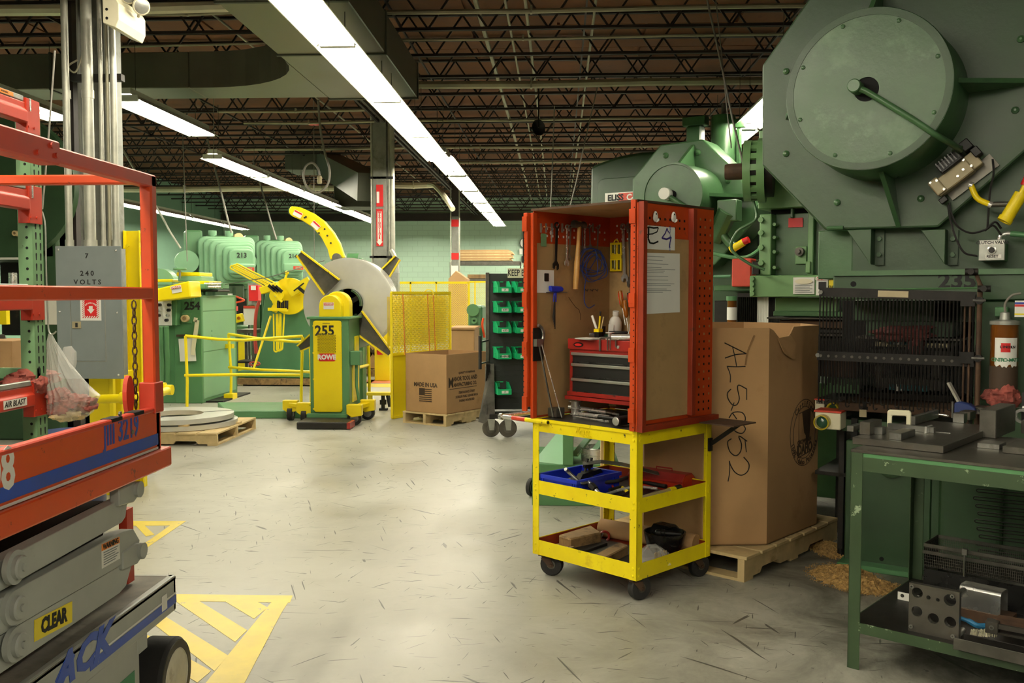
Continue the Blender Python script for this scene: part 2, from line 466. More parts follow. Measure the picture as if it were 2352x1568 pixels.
# open-web joists
JB,JT=4.70,5.26
jm=None
def joist_mb():
    mb=MB()
    for s in (-.02,.02):
        mb.box(XL,XR,s-.012,s+.012,JB,JB+.035);mb.box(XL,XR,s-.012,s+.012,JT-.035,JT)
    x=XL+.35;k=0
    while x<XR-.3:
        a,b2=(JB+.02,JT-.02) if k % 2==0 else (JT-.02,JB+.02)
        mb.bar((x,0,a),(x+.36,0,b2),.024,.024);x+=.36;k+=1
    return mb
for j in range(27):
    y=4.05 +j*1.215
    if jm is None:jm=ob('joist',joist_mb(),'joist_steel',ceiling);o=jm
    else:o=jm.copy();COL.objects.link(o)
    o.location=(random.uniform(-.3,.3),y,0)
gm=MB()
for s in (-.05,.05):
    gm.box(-3.1+s-.02,-3.1+s+.02,4,YB,4.55,4.6);gm.box(-3.1+s-.02,-3.1+s+.02,4,YB,5.2,5.25)
y=4.0;k=0
while y<YB-.7:
    a,b2=(4.58,5.22) if k % 2==0 else (5.22,4.58)
    gm.bar((-3.1,y,a),(-3.1,y+.6,b2),.04,.04);y+=.6;k+=1
ob('girder',gm,'joist_steel',ceiling)
# the beam where roof meets the back wall
ob('trim_1',MB().box(XL,XR,YB-.3,YB-.02,4.35,4.62),'joist_steel',kind='structure')
# bridging bars between the joists, running away from the camera
for x in (-8.2,-5.9,-1.9,.3,2.7,5.2):
    ob('bridging_bar',MB().bar((x,4,JB+.05),(x+.05,YB,JB+.05),.02,.03),'joist_steel',ceiling)
# conduits slung across below the joists
def cross_pipe(py,px0,px1,r,z,mat,nth,bend=False):
    d=ray(1176,py);Y=(z-CAM_H)/d.z*d.y
    a=at(px0,py,Y).x;b2=at(px1,py,Y).x
    n=max(2,int((b2-a)/1.5))
    pts=[(a+(b2-a)*i/n,Y,z-.012*math.sin(i*1.9)) for i in range(n+1)]
    if bend:pts=[pts[0]] +pts[1:] +[(b2+.05,Y,z+.05),(b2+.08,Y,z+.35)]
    mb=MB().tube(pts,r,8)
    for i in range(1,n,2):mb.box(pts[i][0]-.012,pts[i][0]+.012,Y-r-.006,Y+r+.006,z-r-.01,z+r+.02)
    ob('conduit_pipe',mb,mat,None,label=f'{nth} pipe slung crosswise below the roof joists',cat='pipe',group='pipes across the ceiling')
cross_pipe(24,840,2400,.028,4.66,'pipe_pale','nearest pale thin')
cross_pipe(6,-60,560,.06,4.6,'ivory','thick ivory painted nearest')
cross_pipe(20,300,560,.018,4.6,'pipe_pale','short pale thin left-hand')
cross_pipe(93,-60,620,.016,4.64,'pipe_pale','thin pale second left-hand')
cross_pipe(88,860,1900,.018,4.66,'pipe_pale','thin pale second')
cross_pipe(193,955,1760,.055,4.55,'pipe_pale','thick greyish main')
cross_pipe(250,500,860,.022,4.62,'pipe_pale','thin pale branch-side')
cross_pipe(277,560,860,.022,4.5,'pipe_pale','thin pale reel-side')
cross_pipe(275,950,1620,.022,4.62,'pipe_pale','thin pale third')
cross_pipe(338,560,1660,.03,4.6,'pipe_pale','far pale medium')
cross_pipe(372,1000,1400,.03,4.6,'pipe_pale','farthest pale medium')
cross_pipe(430,280,860,.08,4.4,'ivory','far ivory thick')
cross_pipe(424,900,1000,.08,4.4,'ivory','short ivory thick far')
ob('conduit_pipe',MB().tube(smooth_path([at(985,424,22),at(1000,428,21.5),at(1020,450,20.5),at(1040,480,20)]),.06,8),'ivory',label='bent end of the ivory pipe dropping beside the far dark column',cat='pipe')
# sprinkler pipes running away
for px,py,z,r,nth in ((1092,10,4.95,.03,'thick pale'),(1161,20,5.0,.016,'thin yellowish'),(1206,20,5.0,.02,'middle pale'),(1365,10,5.0,.018,'right-hand pale'),(520,60,5.0,.016,'left thin')):
    p=fl(px,py,z)
    ob('sprinkler_pipe',MB().tube([(p.x,5,z),(p.x+.03,20,z),(p.x,YB,z)],r,8),'pipe_pale',label=f'{nth} pipe running away above the joist bottoms towards the back wall',cat='pipe',group='pipes running away under the roof')

# ---------------------------------------------------------------- ducts
zb,zt=4.15,4.60
xl,xr=-3.05,-1.87
dt=thing('air_duct','large grey sheet metal duct running overhead beside the bright light row','duct',(-2.4,5,zb))
yend=fl(957,225,zb).y
segs=[-8,-3.9,1.5,3.9,6.2,8.35,10.2,yend]
for i in range(len(segs)-1):
    ob('duct_section',MB().box(xl,xr,segs[i]+.012,segs[i+1]-.012,zb,zt),'duct',dt,w=True,bev=.01)
for y in segs[1:]:
    ob('flange',MB().box(xl-.015,xr+.015,y-.02,y+.02,zb-.015,zt+.015),'duct_dark',dt,w=True)
y0=fl(300,203,zb).y;y1=fl(300,228,zb).y
y0,y1=min(y0,y1),max(y0,y1)
dt2=thing('branch_duct','dark grey branch duct crossing overhead to the left of the main duct','duct',(-6,y0,zb))
# curved take-off
pts=[(xl,y0-1.3)] +[(xl-1.3+1.3*math.cos(R(a)),y0-1.3+1.3*math.sin(R(a))) for a in range(0,91,10)] +[(xl-1.6,y0),(xl-1.6,y1),(xl,y1)]
ob('duct_elbow',MB().prism(pts,2,zb,zt),'duct',dt2,w=True)
xx=xl-1.6
while xx>XL+.2:
    x2=max(XL+.2,xx-1.8)
    ob('duct_section',MB().box(x2+.01,xx-.01,y0,y1,zb,zt),'duct',dt2,w=True,bev=.01);xx=x2
    ob('flange',MB().box(xx-.015,xx+.015,y0-.012,y1+.012,zb-.012,zt+.012),'duct_dark',dt2,w=True)
# far ducts
a=at(665,352,22);b2=at(750,395,22)
dt3=thing('far_duct','far grey duct hanging in the gloom left of the fire extinguisher column','duct',(a.x,22,b2.z))
ob('duct_section',MB().box(a.x,b2.x,21.6,22.6,b2.z,a.z),'duct_dark',dt3,w=True,bev=.02)
p=at(750,360,21.6);q=at(850,430,16.8)
ob('duct_elbow',MB().bar((p.x,p.y,p.z-.15),(q.x,q.y,q.z),.45,.5),'duct_dark',dt3,w=True)
a=at(775,430,24);b2=at(900,478,24)
ob('far_duct',MB().box(a.x,b2.x,23.6,24.6,b2.z,a.z),'pipe_dark',label='far dark duct end low behind the fire extinguisher column',cat='duct',bev=.02)

# ---------------------------------------------------------------- fluorescent rows
ORD=['nearest','second','third','fourth','fifth','sixth','seventh','eighth','ninth','tenth','eleventh']
lamp0=None
FL=2.42
def make_lamp(wd):
    t=thing('ceiling_light','x','light',(0,0,0))
    h=wd/2
    prof=[(-h,0),(-h+.01,0),(-.07,.085),(.07,.085),(h-.01,0),(h,0),(.075,.095),(.075,.15),(-.075,.15),(-.075,.095)]
    ob('reflector',MB().prism(prof,1,0,FL),'lamp_white',t)
    for x in (-h*.55,h*.55):
        ob('lamp_tube',MB().cyl((x,.05,.022),(x,FL-.05,.022),.02,n=8),'tube_light',t)
    for y in (.02,FL-.02):
        ob('tube_holder',MB().box(-h*.75,h*.75,y-.018,y+.018,.0,.07),'lamp_white',t)
    for y in (.3,FL-.3):ob('hanger',MB().cyl((0,y,.15),(0,y,.92),.004,n=5),'pipe_dark',t)
    return t
def row(x,ys,z,what,group,wd=.42):
    global lamp0
    for i,y in enumerate(ys):
        if lamp0 is None:lamp0=make_lamp(wd);o=lamp0
        else:o=copy_tree(lamp0)
        place(o,(x,y,z),0,f'{ORD[i]} fluorescent fixture of the {what}',group)
X1=-1.97
row(X1,[15.65-FL*(k+1) for k in range(10)][::-1],3.75,'bright row over the open aisle','light row over the aisle')
row(X1+.06,[15.3+2.65*k for k in range(6)],3.78,'far half of the aisle row beyond the step','far light row over the aisle')
row(-5.62,[15.1+2.5*k for k in range(6)],3.75,'row starting by the hanging cord above the coil machines','light row above the coil machines')
row(-4.95,[10.58],3.75,'short run just right of the conduit column','light beside the conduit column')
row(-6.3,[9.35],3.75,'short run seen left of the conduit column','light left of the conduit column')
row(-4.95,[-8+2.5*k for k in range(4)],3.75,'unseen row added behind the viewpoint on the rack side','added left light row behind the viewpoint')  # unseen row added for light on faces turned to the camera
row(-10.6,[9.0+2.5*k for k in range(9)],3.72,'leftmost row behind the conduit column','leftmost light row')
row(2.5,[10.4+2.5*k for k in range(6)],3.75,'right-hand row half hidden by the big press','light row above the presses')
row(2.5,[-6.5+2.5*k for k in range(3)],3.75,'row behind the viewpoint on the press side','light row behind the viewpoint')
row(4.6,[20+2.5*k for k in range(6)],3.75,'hidden row added beyond the second press','added light row beyond the presses')  # row added out of sight to brighten the back wall
row(.05,[28.3+2.45*k for k in range(3)],3.75,'hidden short row added near the back wall','added light row at the back wall')  # added where the cabinet hides it, to light the back wall
row(2.9,[28.3+2.45*k for k in range(3)],3.75,'second hidden short row added near the back wall','second added light row at the back wall')  # another hidden row added for the back wall's brightness
row(-6.2,[32.1],3.75,'hidden single run added behind the middle column','added light behind the middle column')  # single fixture added behind the column to brighten the wall
# ================================================================ tool cart with pegboard cabinet
CF=Fr((0.395,4.63,0),R(47.5))
CW,CL=0.655,0.72          # along the right-hand edge (x), along the left-hand edge (y)
def cp(x,y,z=0):return CF.M @ V((x,y,z))
SH=[(.118,.2),(.455,.53),(.80,.869)]
cart=fthing('utility_cart','yellow steel three-shelf cart on black casters carrying the red cabinet','cart',CF)
for i,(x,y) in enumerate(((0,0),(CW,0),(0,CL),(CW,CL))):
    sx=1 if x==0 else -1;sy=1 if y==0 else -1
    mb=MB().box(x,x+sx*.045,y,y+sy*.004,.118,.869).box(x,x+sx*.004,y,y+sy*.045,.118,.869)
    ob('post',mb,'cart_yellow',cart)
    for zb_,zt_ in SH:
        for zz in (zb_+.022,zt_-.022):
            ob('bolt',MB().lathe([(.008,0),(.006,.004),(.001,.005)],(0,0,0),8,1),'cart_yellow',cart).location=(x+sx*.022,y-sy*.005,zz)
            ob('bolt',MB().lathe([(.001,-.005),(.006,-.004),(.008,0)],(0,0,0),8,0),'cart_yellow',cart).location=(x-sx*.001,y+sy*.022,zz)
for k,(zb_,zt_) in enumerate(SH):
    e=.003
    ms='cart_yellow'
    for a in (((e,CW-e,e,e+.003),0),((e,CW-e,CL-e-.003,CL-e),0),((e,e+.003,e,CL-e),1),((CW-e-.003,CW-e,e,CL-e),1)):
        ob('shelf_lip',MB().box(*a[0],zb_,zt_),ms,cart)
        ob('lip_lining',MB().box(a[0][0]+(.004 if a[1] and a[0][0]<.3 else (-.004 if a[1] else 0)),a[0][1]+(.004 if a[1] and a[0][0]<.3 else (-.004 if a[1] else 0)),a[0][2]+(0 if a[1] else (.004 if a[0][2]<.3 else -.004)),a[0][3]+(0 if a[1] else (.004 if a[0][2]<.3 else -.004)),zb_+.002,zt_-.004),'cabinet_red_dark',cart)
    zs=zb_+.008 if k<2 else zt_-.006
    ob('shelf',MB().box(.006,CW-.006,.006,CL-.006,zs-.004,zs),('cabinet_red_dark','iron_dark','steel_worn')[k],cart)
SZ0,SZ1,SZ2=SH[0][0]+.008,SH[1][0]+.008,.869
ob('edge_trim',MB().box(-.003,.0,0,CL,.855,.872),'cart_yellow',cart)
text('Pratt',.05,'yellow_clean',cart,(-.004,.36,.835),'-x',ext=.0015,shear=.3,name='embossed_script')
text('CHICAGO',.016,'yellow_clean',cart,(-.004,.33,.812),'-x',ext=.001,name='embossed_script')
def caster(cx,cy,ang,r=.063):
    f=ob('caster_fork',MB(),'rust',cart) if False else None
    M=Matrix.Translation((cx,cy,0)) @ Matrix.Rotation(ang,4,'Z')
    mb=MB();mb.M=M
    mb.box(-.04,.04,-.035,.035,.112,.118)
    mb.cyl((0,0,.098),(0,0,.112),.03,n=14)
    for s in (-1,1):
        mb.prism([(-.028,.1),(.028,.1),(.045,.06),(.04,.05),(.02,.05)],1,s*.027,s*.031)
        mb.cyl((.03,s*.031,.063),(.03,s*.037,.063),.008,n=8)
    fk=ob('caster_fork',mb,'rust',cart)
    mb=MB();mb.M=M @ Matrix.Translation((.03,0,r))
    mb.lathe([(.03,-.02),(r-.006,-.021),(r,-.014),(r,.014),(r-.006,.021),(.03,.02)],(0,0,0),24,1)
    wh=ob('wheel',mb,'rubber',fk)
    mb=MB();mb.M=M @ Matrix.Translation((.03,0,r))
    mb.cyl((0,-.023,0),(0,.023,0),.024,n=14)
    ob('hub',mb,'steel_worn',fk)
caster(.05,.05,R(-15));caster(.05,CL-.06,R(-60));caster(CW-.06,.06,R(-15));caster(CW-.06,CL-.06,R(20))
# push handle: two arms past the left end and a crossbar
A=CF.hit(1258,961,0,-.012);Bp=CF.hit(1152,944,0,-.012)
mb=MB().tube([(A.x,A.y,.858),(Bp.x,Bp.y,.858)],.012,10)
ob('handle_arm',mb,'steel_bright',cart)
ob('handle_arm',MB().tube([(CW-.1,A.y+.02,.858),(CW-.1,Bp.y,.858)],.012,10),'steel_bright',cart)
ob('handle_bar',MB().tube([(-.03,Bp.y,.858),(CW-.08,Bp.y,.858)],.013,10),'steel_bright',cart)
ob('handle_clamp',MB().cyl((-.012,Bp.y-.01,.858),(-.012,Bp.y+.01,.858),.019,n=12),'steel',cart)
L2=Bp.y-A.y
ob('red_tape',MB().cyl((A.x,A.y+L2*.75,.858),(A.x,A.y+L2*.46,.858),.0128,n=12),'lift_red',cart)
ob('yellow_tape',MB().cyl((A.x,A.y+L2*.46,.858),(A.x,A.y-.002,.858),.0128,n=12),'cart_yellow',cart)
ob('tube_bore',MB().cyl((A.x,A.y-.004,.858),(A.x,A.y-.002,.858),.009,n=12),'void',cart)
# side tray and strut at the right-hand end
ob('side_tray',MB().box(.47,CW+.03,-.255,.0,.870,.877),'rust',cart,bev=.001)
ob('tray_strut',MB().bar((CW-.02,-.006,.735),(CW-.04,-.2,.868),.022,.01,(1,0,0)),'iron_dark',cart)
ob('strut_foot',MB().box(CW-.035,CW-.005,-.012,0,.70,.77),'iron_dark',cart)

# ---- red perforated cabinet
CZ0,CZ1=.872,2.0
cab=thing('pegboard_cabinet','tall red perforated steel tool cabinet standing on the yellow cart','cabinet',cp(0,0,CZ0),CF.rz)
h=CZ1-CZ0
def cb(x0,x1,y0,y1,z0,z1):return MB().box(x0,x1,y0,y1,z0-CZ0,z1-CZ0)
ob('side_wall',cb(0,CW,CL-.006,CL-.002,CZ0,CZ1),'cabinet_red',cab)
ob('back_wall',cb(CW-.006,CW-.002,0,CL,CZ0,CZ1),'cabinet_red',cab)
ob('side_wall',cb(0,CW,.001,.005,CZ0,CZ1),'cabinet_red',cab)
ob('roof_panel',cb(-.01,CW,-.0,CL,CZ1,CZ1+.006),'board',cab)
ob('roof_rim',MB().box(-.012,CW,-.002,.002,h,h+.012).box(-.014,-.01,0,CL,h,h+.012),'rust',cab)
ob('backing_board',cb(.02,CW-.012,CL-.010,CL-.007,CZ0+.01,1.828),'board',cab)
ob('backing_board',cb(CW-.012,CW-.008,.33,CL-.01,CZ0+.01,1.855),'board',cab)
# front posts with flanges
ob('corner_post',cb(-.028,.004,0,.03,CZ0,CZ1+.01),'cabinet_red',cab,bev=.002)
ob('corner_post',cb(-.02,.012,CL-.02,CL,CZ0-.002,CZ1-.01),'cabinet_red',cab,bev=.002)
# hinge knuckles
for z in (1.93,1.52,1.25,.95):
    ob('hinge',cb(-.034,-.026,-.002,.034,z-.035,z+.035),'cabinet_red',cab)
    ob('hinge',cb(-.045,-.036,CL+.005,CL+.04,z-.04,z+.04),'cabinet_red',cab)
# left door folded back, seen edge-on
ob('door',cb(-.04,.24,CL+.006,CL+.036,CZ0+.06,CZ1-.01),'cabinet_red',cab,bev=.003)
ob('door_seal',cb(-.042,-.04,CL+.03,CL+.037,1.72,1.89),'black',cab)
# right door folded back against the outer side: frame with a masonite sheet
dx1=CF.hit(1600,700,1,-.045).x
ob('door',cb(-.02,dx1,-.012,-.004,CZ0,CZ1-.005),'cabinet_red',cab)
ob('door_frame',cb(-.02,.012,-.045,-.012,CZ0,CZ1),'cabinet_red_dark',cab,bev=.002)
ob('door_frame',cb(dx1-.035,dx1,-.045,-.012,CZ0+.045,CZ1-.01),'cabinet_red_dark',cab,bev=.002)
ob('door_frame',cb(-.02,CW,-.045,-.012,CZ0-.001,CZ0+.03),'cabinet_red_dark',cab)
ob('door_board',cb(.013,dx1-.036,-.018,-.0125,CZ0+.05,1.83),'board',cab)
# holes
def holes(parent,cells,mat,name='peg_hole',s=.006):
    mb=MB()
    for c,ax in cells:
        if ax==1:mb.box(c[0]-s,c[0]+s,c[1]-.0008,c[1],c[2]-s-CZ0,c[2]+s-CZ0)
        else:mb.box(c[0],c[0]+.0008,c[1]-s,c[1]+s,c[2]-s-CZ0,c[2]+s-CZ0)
    ob(name,mb,mat,parent,kind='stuff')
xs=[CF.hit(px,700,1,0).x for px in (1607,1618,1630)]
cells=[((x,.0008,CZ1-.055-.0405*k),1) for x in xs for k in range(27)]
holes(cab,[c for i,c in enumerate(cells) if i % 7 not in (0,5)],'void')
holes(cab,[c for i,c in enumerate(cells) if i % 7 in (0,5)],'board')
holes(cab,[((x,-.0122,z),1) for x in [.03+.042*i for i in range(int(dx1/.042))] for z in (1.925,1.885)],'void')
holes(cab,[((x,CL-.0062,z),1) for x in [.06+.045*i for i in range(13)] for z in (1.95,1.91,1.87) if (int(x*1000)+int(z*100)) % 3],'paper')  # pale squares paint the bright room showing through the holes
holes(cab,[((CW-.0068,y,z),0) for y in [.3+.04*i for i in range(10)] for z in (1.95,1.91,1.87)],'paper')
holes(cab,[((CW-.0068,y,z),0) for y in [.22+.04*i for i in range(3)] for z in [1.87-.04*i for i in range(12)]],'paper')
holes(cab,[((-.0285,.006,CZ0+.02+.03*k),0) for k in range(37)],'void',s=.003)
holes(cab,[((-.0412,CL+.03,CZ0+.08+.03*k),0) for k in range(34)],'void',s=.003)
# stains drawn on the board
mb=MB()
p=[CF.hit(x,y,1,CL-.0105) for x,y in ((1306,682),(1311,690),(1322,705),(1330,711),(1333,722),(1333,735))]
mb.tube(p,.0018,4)
q=ob('crack',mb,'rust',cab);
q.data.transform(Matrix.Translation((0,0,-CZ0)))
# papers on the outer door
def sheet(name,px0,py0,px1,py1,mat,tilt,label,cat,yy=-.0195):
    a=CF.hit(px0,py0,1,yy);b=CF.hit(px1,py1,1,yy)
    w_,h_=abs(b.x-a.x),abs(a.z-b.z)
    t=thing(name,label,cat,CF.M @ V(((a.x+b.x)/2,yy,(a.z+b.z)/2)),CF.rz)
    mb=MB();mb.M=Matrix.Rotation(tilt,4,'Y');mb.box(-w_/2,w_/2,0,.0008,-h_/2,h_/2)
    ob('sheet',mb,mat,t);return t,w_,h_
t,w_,h_=sheet('paper_sign',1474,516,1550,575,'paper',0,'white sheet with ornate blue and black initials under the two eye magnets','sign')
# the two gothic initials, drawn as strokes
def strokes(t,lines,mat,y=-.001,name='lettering'):
    mb=MB()
    for wd,pts in lines:
        for a,b in zip(pts[:-1],pts[1:]):mb.bar((a[0],y,a[1]),(b[0],y,b[1]),wd,.0008,(0,1,0))
    ob(name,mb,mat,t)
def S(pts):return [((px-1512)/76*w_,(545-py)/59*h_) for px,py in pts]
strokes(t,[(.008,S([(1484,522),(1490,520),(1500,521),(1511,519)])),(.011,S([(1489,522),(1489,535),(1488,548),(1492,559)])),(.008,S([(1492,559),(1500,560),(1511,554)])),(.006,S([(1488,538),(1498,536),(1508,530),(1511,520)])),(.005,S([(1484,526),(1482,534),(1488,540)]))],'black')
strokes(t,[(.007,S([(1531,519),(1527,532),(1519,545)])),(.006,S([(1531,519),(1533,526),(1537,531)])),(.009,S([(1519,545),(1530,547),(1541,541)])),(.007,S([(1541,541),(1538,555),(1536,568)]))],'ink_purple')
text('AMERICAN HEALTHCARE',.01,'ink_blue',t,(.095,-.001,.0),'-y',tilt=R(90),sx=1.1)
text('ADVOCATE',.011,'ink_blue',t,(-.098,-.001,.0),'-y',tilt=R(90))
t,w_,h_=sheet('notice_page',1479,579,1561,718,'paper',R(-1),'long white page of small typed lines taped to the outside of the cabinet','paper',-.0205)
mb=MB();z=h_/2-.02
random.seed(3)
while z>-h_/2+.09:
    mb.box(-w_/2+.015,-w_/2+.015+random.uniform(.12,w_-.045),-.0008,0,z,z+.0022);z -= random.choice((.0085,.0085,.018))
ob('typed_lines',mb,'panel_grey',t,kind='stuff')
# eye magnets
for i,(px,py) in enumerate(((1505,497),(1547,498))):
    c=CF.hit(px,py,1,-.025)
    t=thing('hook_magnet',f'white rounded plastic hook with black dot, {"left" if i == 0 else "right"} of the pair above the initials','hook',CF.M @ V((c.x,-.02,c.z)),CF.rz,'hooks above the initials')
    ob('body',MB().prism([(.014*math.cos(R(a))*(1 if math.sin(R(a))>0 else 1.2),.026*math.sin(R(a))) for a in range(0,360,20)],1,-.012,0).prism([(.002,-.03),(.022,-.022),(.022,-.008),(.014,-.012)],1,-.016,-.004),'white',t,bev=.003)
    ob('dot',MB().cyl((-.002,-.0135,.012),(-.002,-.012,.012),.0045,n=10),'ink',t)

# ---- tool chest inside
cx0=.20;cy1=.64;cz0,cz1=.99,1.30
chest=thing('tool_chest','red and black metal tool chest with grey drawer edges inside the cabinet','chest',cp(cx0,.03,cz0),CF.rz)
H=cz1-cz0;Wd=cy1-.03
ob('body',MB().box(.01,.30,0,Wd,0,H),'chest_red',chest,bev=.004)
ob('lid',MB().box(-.004,.302,-.002,Wd+.002,H-.055,H+.004),'chest_red',chest,bev=.004)
zz=H-.075
for k,dh in enumerate((.06,.082,.082)):
    d=ob('drawer',MB().box(-.002,.012,.03,Wd-.035,zz-dh,zz-.008),'black',chest)
    ob('drawer_pull',MB().box(-.012,.0,.025,Wd-.03,zz-.012,zz+.004),'alu',d,bev=.002)
    ob('drawer_lip',MB().box(-.006,.0,.03,Wd-.035,zz-dh+.004,zz-dh+.014),'black_gloss',d,bev=.002)
    zz -= dh
ob('foot_rail',MB().box(-.008,.02,0,Wd,0,.022),'chest_red',chest)
ob('badge',MB().prism([(.035*math.cos(R(a))+Wd-.08,.014*math.sin(R(a))+H-.028) for a in range(0,360,15)],0,-.007,-.004),'iron_dark',chest)
ob('badge_script',MB().prism([(.026*math.cos(R(a))+Wd-.08,.007*math.sin(R(a))+H-.028) for a in range(0,360,20)],0,-.0085,-.007),'sign_red',chest)
ob('lock',MB().cyl((-.01,Wd*.41,H-.03),(-.003,Wd*.41,H-.03),.009,n=12),'steel_bright',chest)
ob('side_bolt',MB().cyl((.12,Wd,H-.09),(.12,Wd+.03,H-.09),.006,n=8),'steel',chest)
# ledge under the chest
ob('chest_ledge',MB().box(cx0-.005,CW-.01,.01,cy1+.02,.965-CZ0,.985-CZ0),'chest_red',cab)
for i,(yy,zl) in enumerate(((.02,0),)):
    pass
# ---- hanging tools
def wrench_mb(L,r=.016,t=.006):
    mb=MB()
    mb.ring((0,-t/2,-r),(0,t/2,-r),r,r*.62,16)
    mb.prism([(-r*.42,-r*1.8),(r*.42,-r*1.8),(r*.36,-L+r*2),(-r*.36,-L+r*2)],1,-t*.4,t*.4)
    c=-L;q=r*1.15
    mb.prism([(-r*.36,c+q*1.9),(r*.36,c+q*1.9),(q,c+q*1.1),(q,c+.1*q),(q*.55,c-.25*q),(q*.45,c+.75*q),(-q*.3,c+.75*q),(-q*.5,c-.1*q),(-q,c+.25*q),(-q,c+1.2*q)],1,-t/2,t/2)
    return mb
def hangL(px,py):return CF.hit(px,py,1,CL-.03)
def hangR(px,py):return CF.hit(px,py,0,CW-.035)
wl=[('L',1279,518,626,.02,'iron_dark','black oxide combination wrench hanging left of the hammer',2),
      ('L',1303,521,616,.015,'steel_bright','bright combination wrench hanging nearest the left of the hammer handle',1),
      ('L',1311,521,601,.012,'steel','shorter wrench half behind the bright one beside the hammer',4),
      ('L',1338,521,584,.009,'steel','small wrench just right of the hammer head',0),
      ('L',1344,521,580,.011,'steel_bright','brighter of the two small wrenches right of the hammer head',2),
      ('L',1354,521,572,.009,'steel','short wrench above the top of the blue cable coil',-4),
      ('L',1374,522,600,.012,'steel','wrench hanging over the right side of the blue cable coil',3),
      ('R',1431,521,655,.021,'steel_bright','large chrome combination wrench beside the yellow bit case',-3),
      ('R',1446,518,668,.022,'steel','large wrench with green tape nearest the cabinet post',-2),
      ('R',1452,530,680,.018,'steel_worn','long dull wrench at the far end behind the green taped one',-1)]
for side,px,p0,p1,r,m,lab,tl in wl:
    f=hangL if side=='L' else hangR
    a=f(px,p0);b=f(px,p1)
    t=ob('combination_wrench',wrench_mb(a.z-b.z,r),m,None,label=lab,cat='wrench',group='wrenches hanging in the cabinet')
    t.data.transform(Matrix.Translation((t.location.x,t.location.y,t.location.z)))
    t.data.transform(Matrix.Translation((0,0,r)))
    t.location=CF.M @ a;t.rotation_euler=(0,R(tl),CF.rz +(0 if side=='L' else R(-90)))
    hk=ob('wrench_hook',MB().tube([(a.x,CL-.008,a.z-.002),(a.x,CL-.035,a.z-.006),(a.x,CL-.045,a.z+.01)] if side=='L' else [(CW-.008,a.y,a.z-.002),(CW-.04,a.y,a.z-.006),(CW-.05,a.y,a.z+.01)],.003,6),'steel',cab)
    hk.data.transform(Matrix.Translation((0,0,-CZ0)))
# clips on the red band
for px in (1242,1254,1267,1291,1361,1441):
    c=CF.hit(px,522,1,CL-.012) if px<1440 else CF.hit(px,522,0,CW-.012)
    q=ob('peg_clip',MB().box(-.007,.007,-.003,0,-.028,.022) ,'galv',cab);q.location=(c.x,c.y,c.z-CZ0)
    if px>1440:q.rotation_euler=(0,0,R(90))
# hammer
c=hangL(1325,516);b=hangL(1319,665)
t=thing('ball_peen_hammer','ball-peen hammer with pale wooden handle hanging head up in the cabinet','hammer',CF.M @ V((c.x,CL-.05,c.z)),CF.rz)
Lh_=c.z-b.z
mb=MB();mb.M=Matrix.Rotation(R(5),4,'Y')
mb.tube([(0,0,.02),(0,0,-.03),(0,0,-.09),(0,0,-Lh_*.6),(0,0,-Lh_*.8),(0,0,-Lh_)],[.010,.012,.011,.017,.0165,.015],12)
ob('handle',mb,'handle_wood',t)
ob('head',MB().lathe([(.019,-.055),(.022,-.05),(.022,-.028),(.014,-.022),(.016,-.012),(.016,.012),(.013,.018),(.018,.026),(.02,.036),(.016,.047),(.004,.053)],(0,0,0),18,0),'steel_worn',t)
# blue cable coil
t=thing('air_hose_coil','thin blue cable hanging in a tangled coil on the cabinet wall','cable',CF.M @ hangL(1366,580),CF.rz)
I=t.matrix_basis.inverted() if False else (Matrix.Translation(CF.M @ hangL(1366,580)) @ Matrix.Rotation(CF.rz,4,'Z')).inverted()
def lc(px,py,dy=0):q=CF.hit(px,py,1,CL-.035-dy);return I @ (CF.M @ q)
for k,(cx_,cy_,rx,ry,ph) in enumerate(((1364,605,26,30,0),(1366,600,24,27,20),(1360,596,27,27,50),(1372,612,24,32,10),(1362,615,26,30,-20),(1356,602,20,34,30))):
    pts=[lc(cx_+rx*math.cos(R(a+ph))+4*math.sin(R(2*a)),cy_+ry*math.sin(R(a+ph))+3*math.cos(R(3*a)),.004*k) for a in range(0,360,18)]
    ob('coil_turn',MB().tube(pts,.0028,6,closed=True),'cable_blue',t)
ob('loose_end',MB().tube(smooth_path([lc(1372,590),(lc(1355,618)),lc(1346,640),lc(1342,672),lc(1343,695),lc(1352,707),lc(1366,700)]),.0028,6),'cable_blue',t)
# yellow bit case
c=hangR(1412,590)
t=thing('driver_bit_case','yellow plastic case of black driver bits hanging in the cabinet corner','bit case',CF.M @ V((CW-.03,c.y,c.z)),CF.rz)
hh=hangR(1412,560).z-hangR(1412,626).z
ob('case',MB().box(0,.015,-.042,.042,-hh*.5,-.008).box(0,.015,-.042,.042,.01,hh*.5).box(0,.01,-.04,.04,-.01,.012),'yellow',t,bev=.003)
ob('handle_loop',MB().tube(arc((.008,0,hh*.5),.016,0,180,8,0),.004,6),'yellow',t)
for zc in (-hh*.27,hh*.27):
    for i in range(5):
        y=-.03+.015*i
        ob('driver_bit',MB().cyl((-.004,y,zc-.028+.006*(i % 2)),(-.004,y,zc+.026),.0045,n=8),['iron_dark','yellow','steel'][i % 3],t)
# magnet and small paper
c=CF.hit(1254,645,1,CL-.014)
t=thing('small_note','small white note held on the cabinet wall by a black magnet','paper',CF.M @ V((c.x,CL-.013,c.z)),CF.rz)
ww=CF.hit(1272,645,1,CL).x-CF.hit(1235,645,1,CL).x
ob('sheet',MB().box(-ww*.55,ww*.5,-.001,0,-.065,.06),'paper',t)
ob('magnet',MB().prism([(q[0]*.8+.002,q[1]+.02) for q in rpoly(-.02,.02,-.022,.022,.005)],1,-.006,-.001),'black',t)
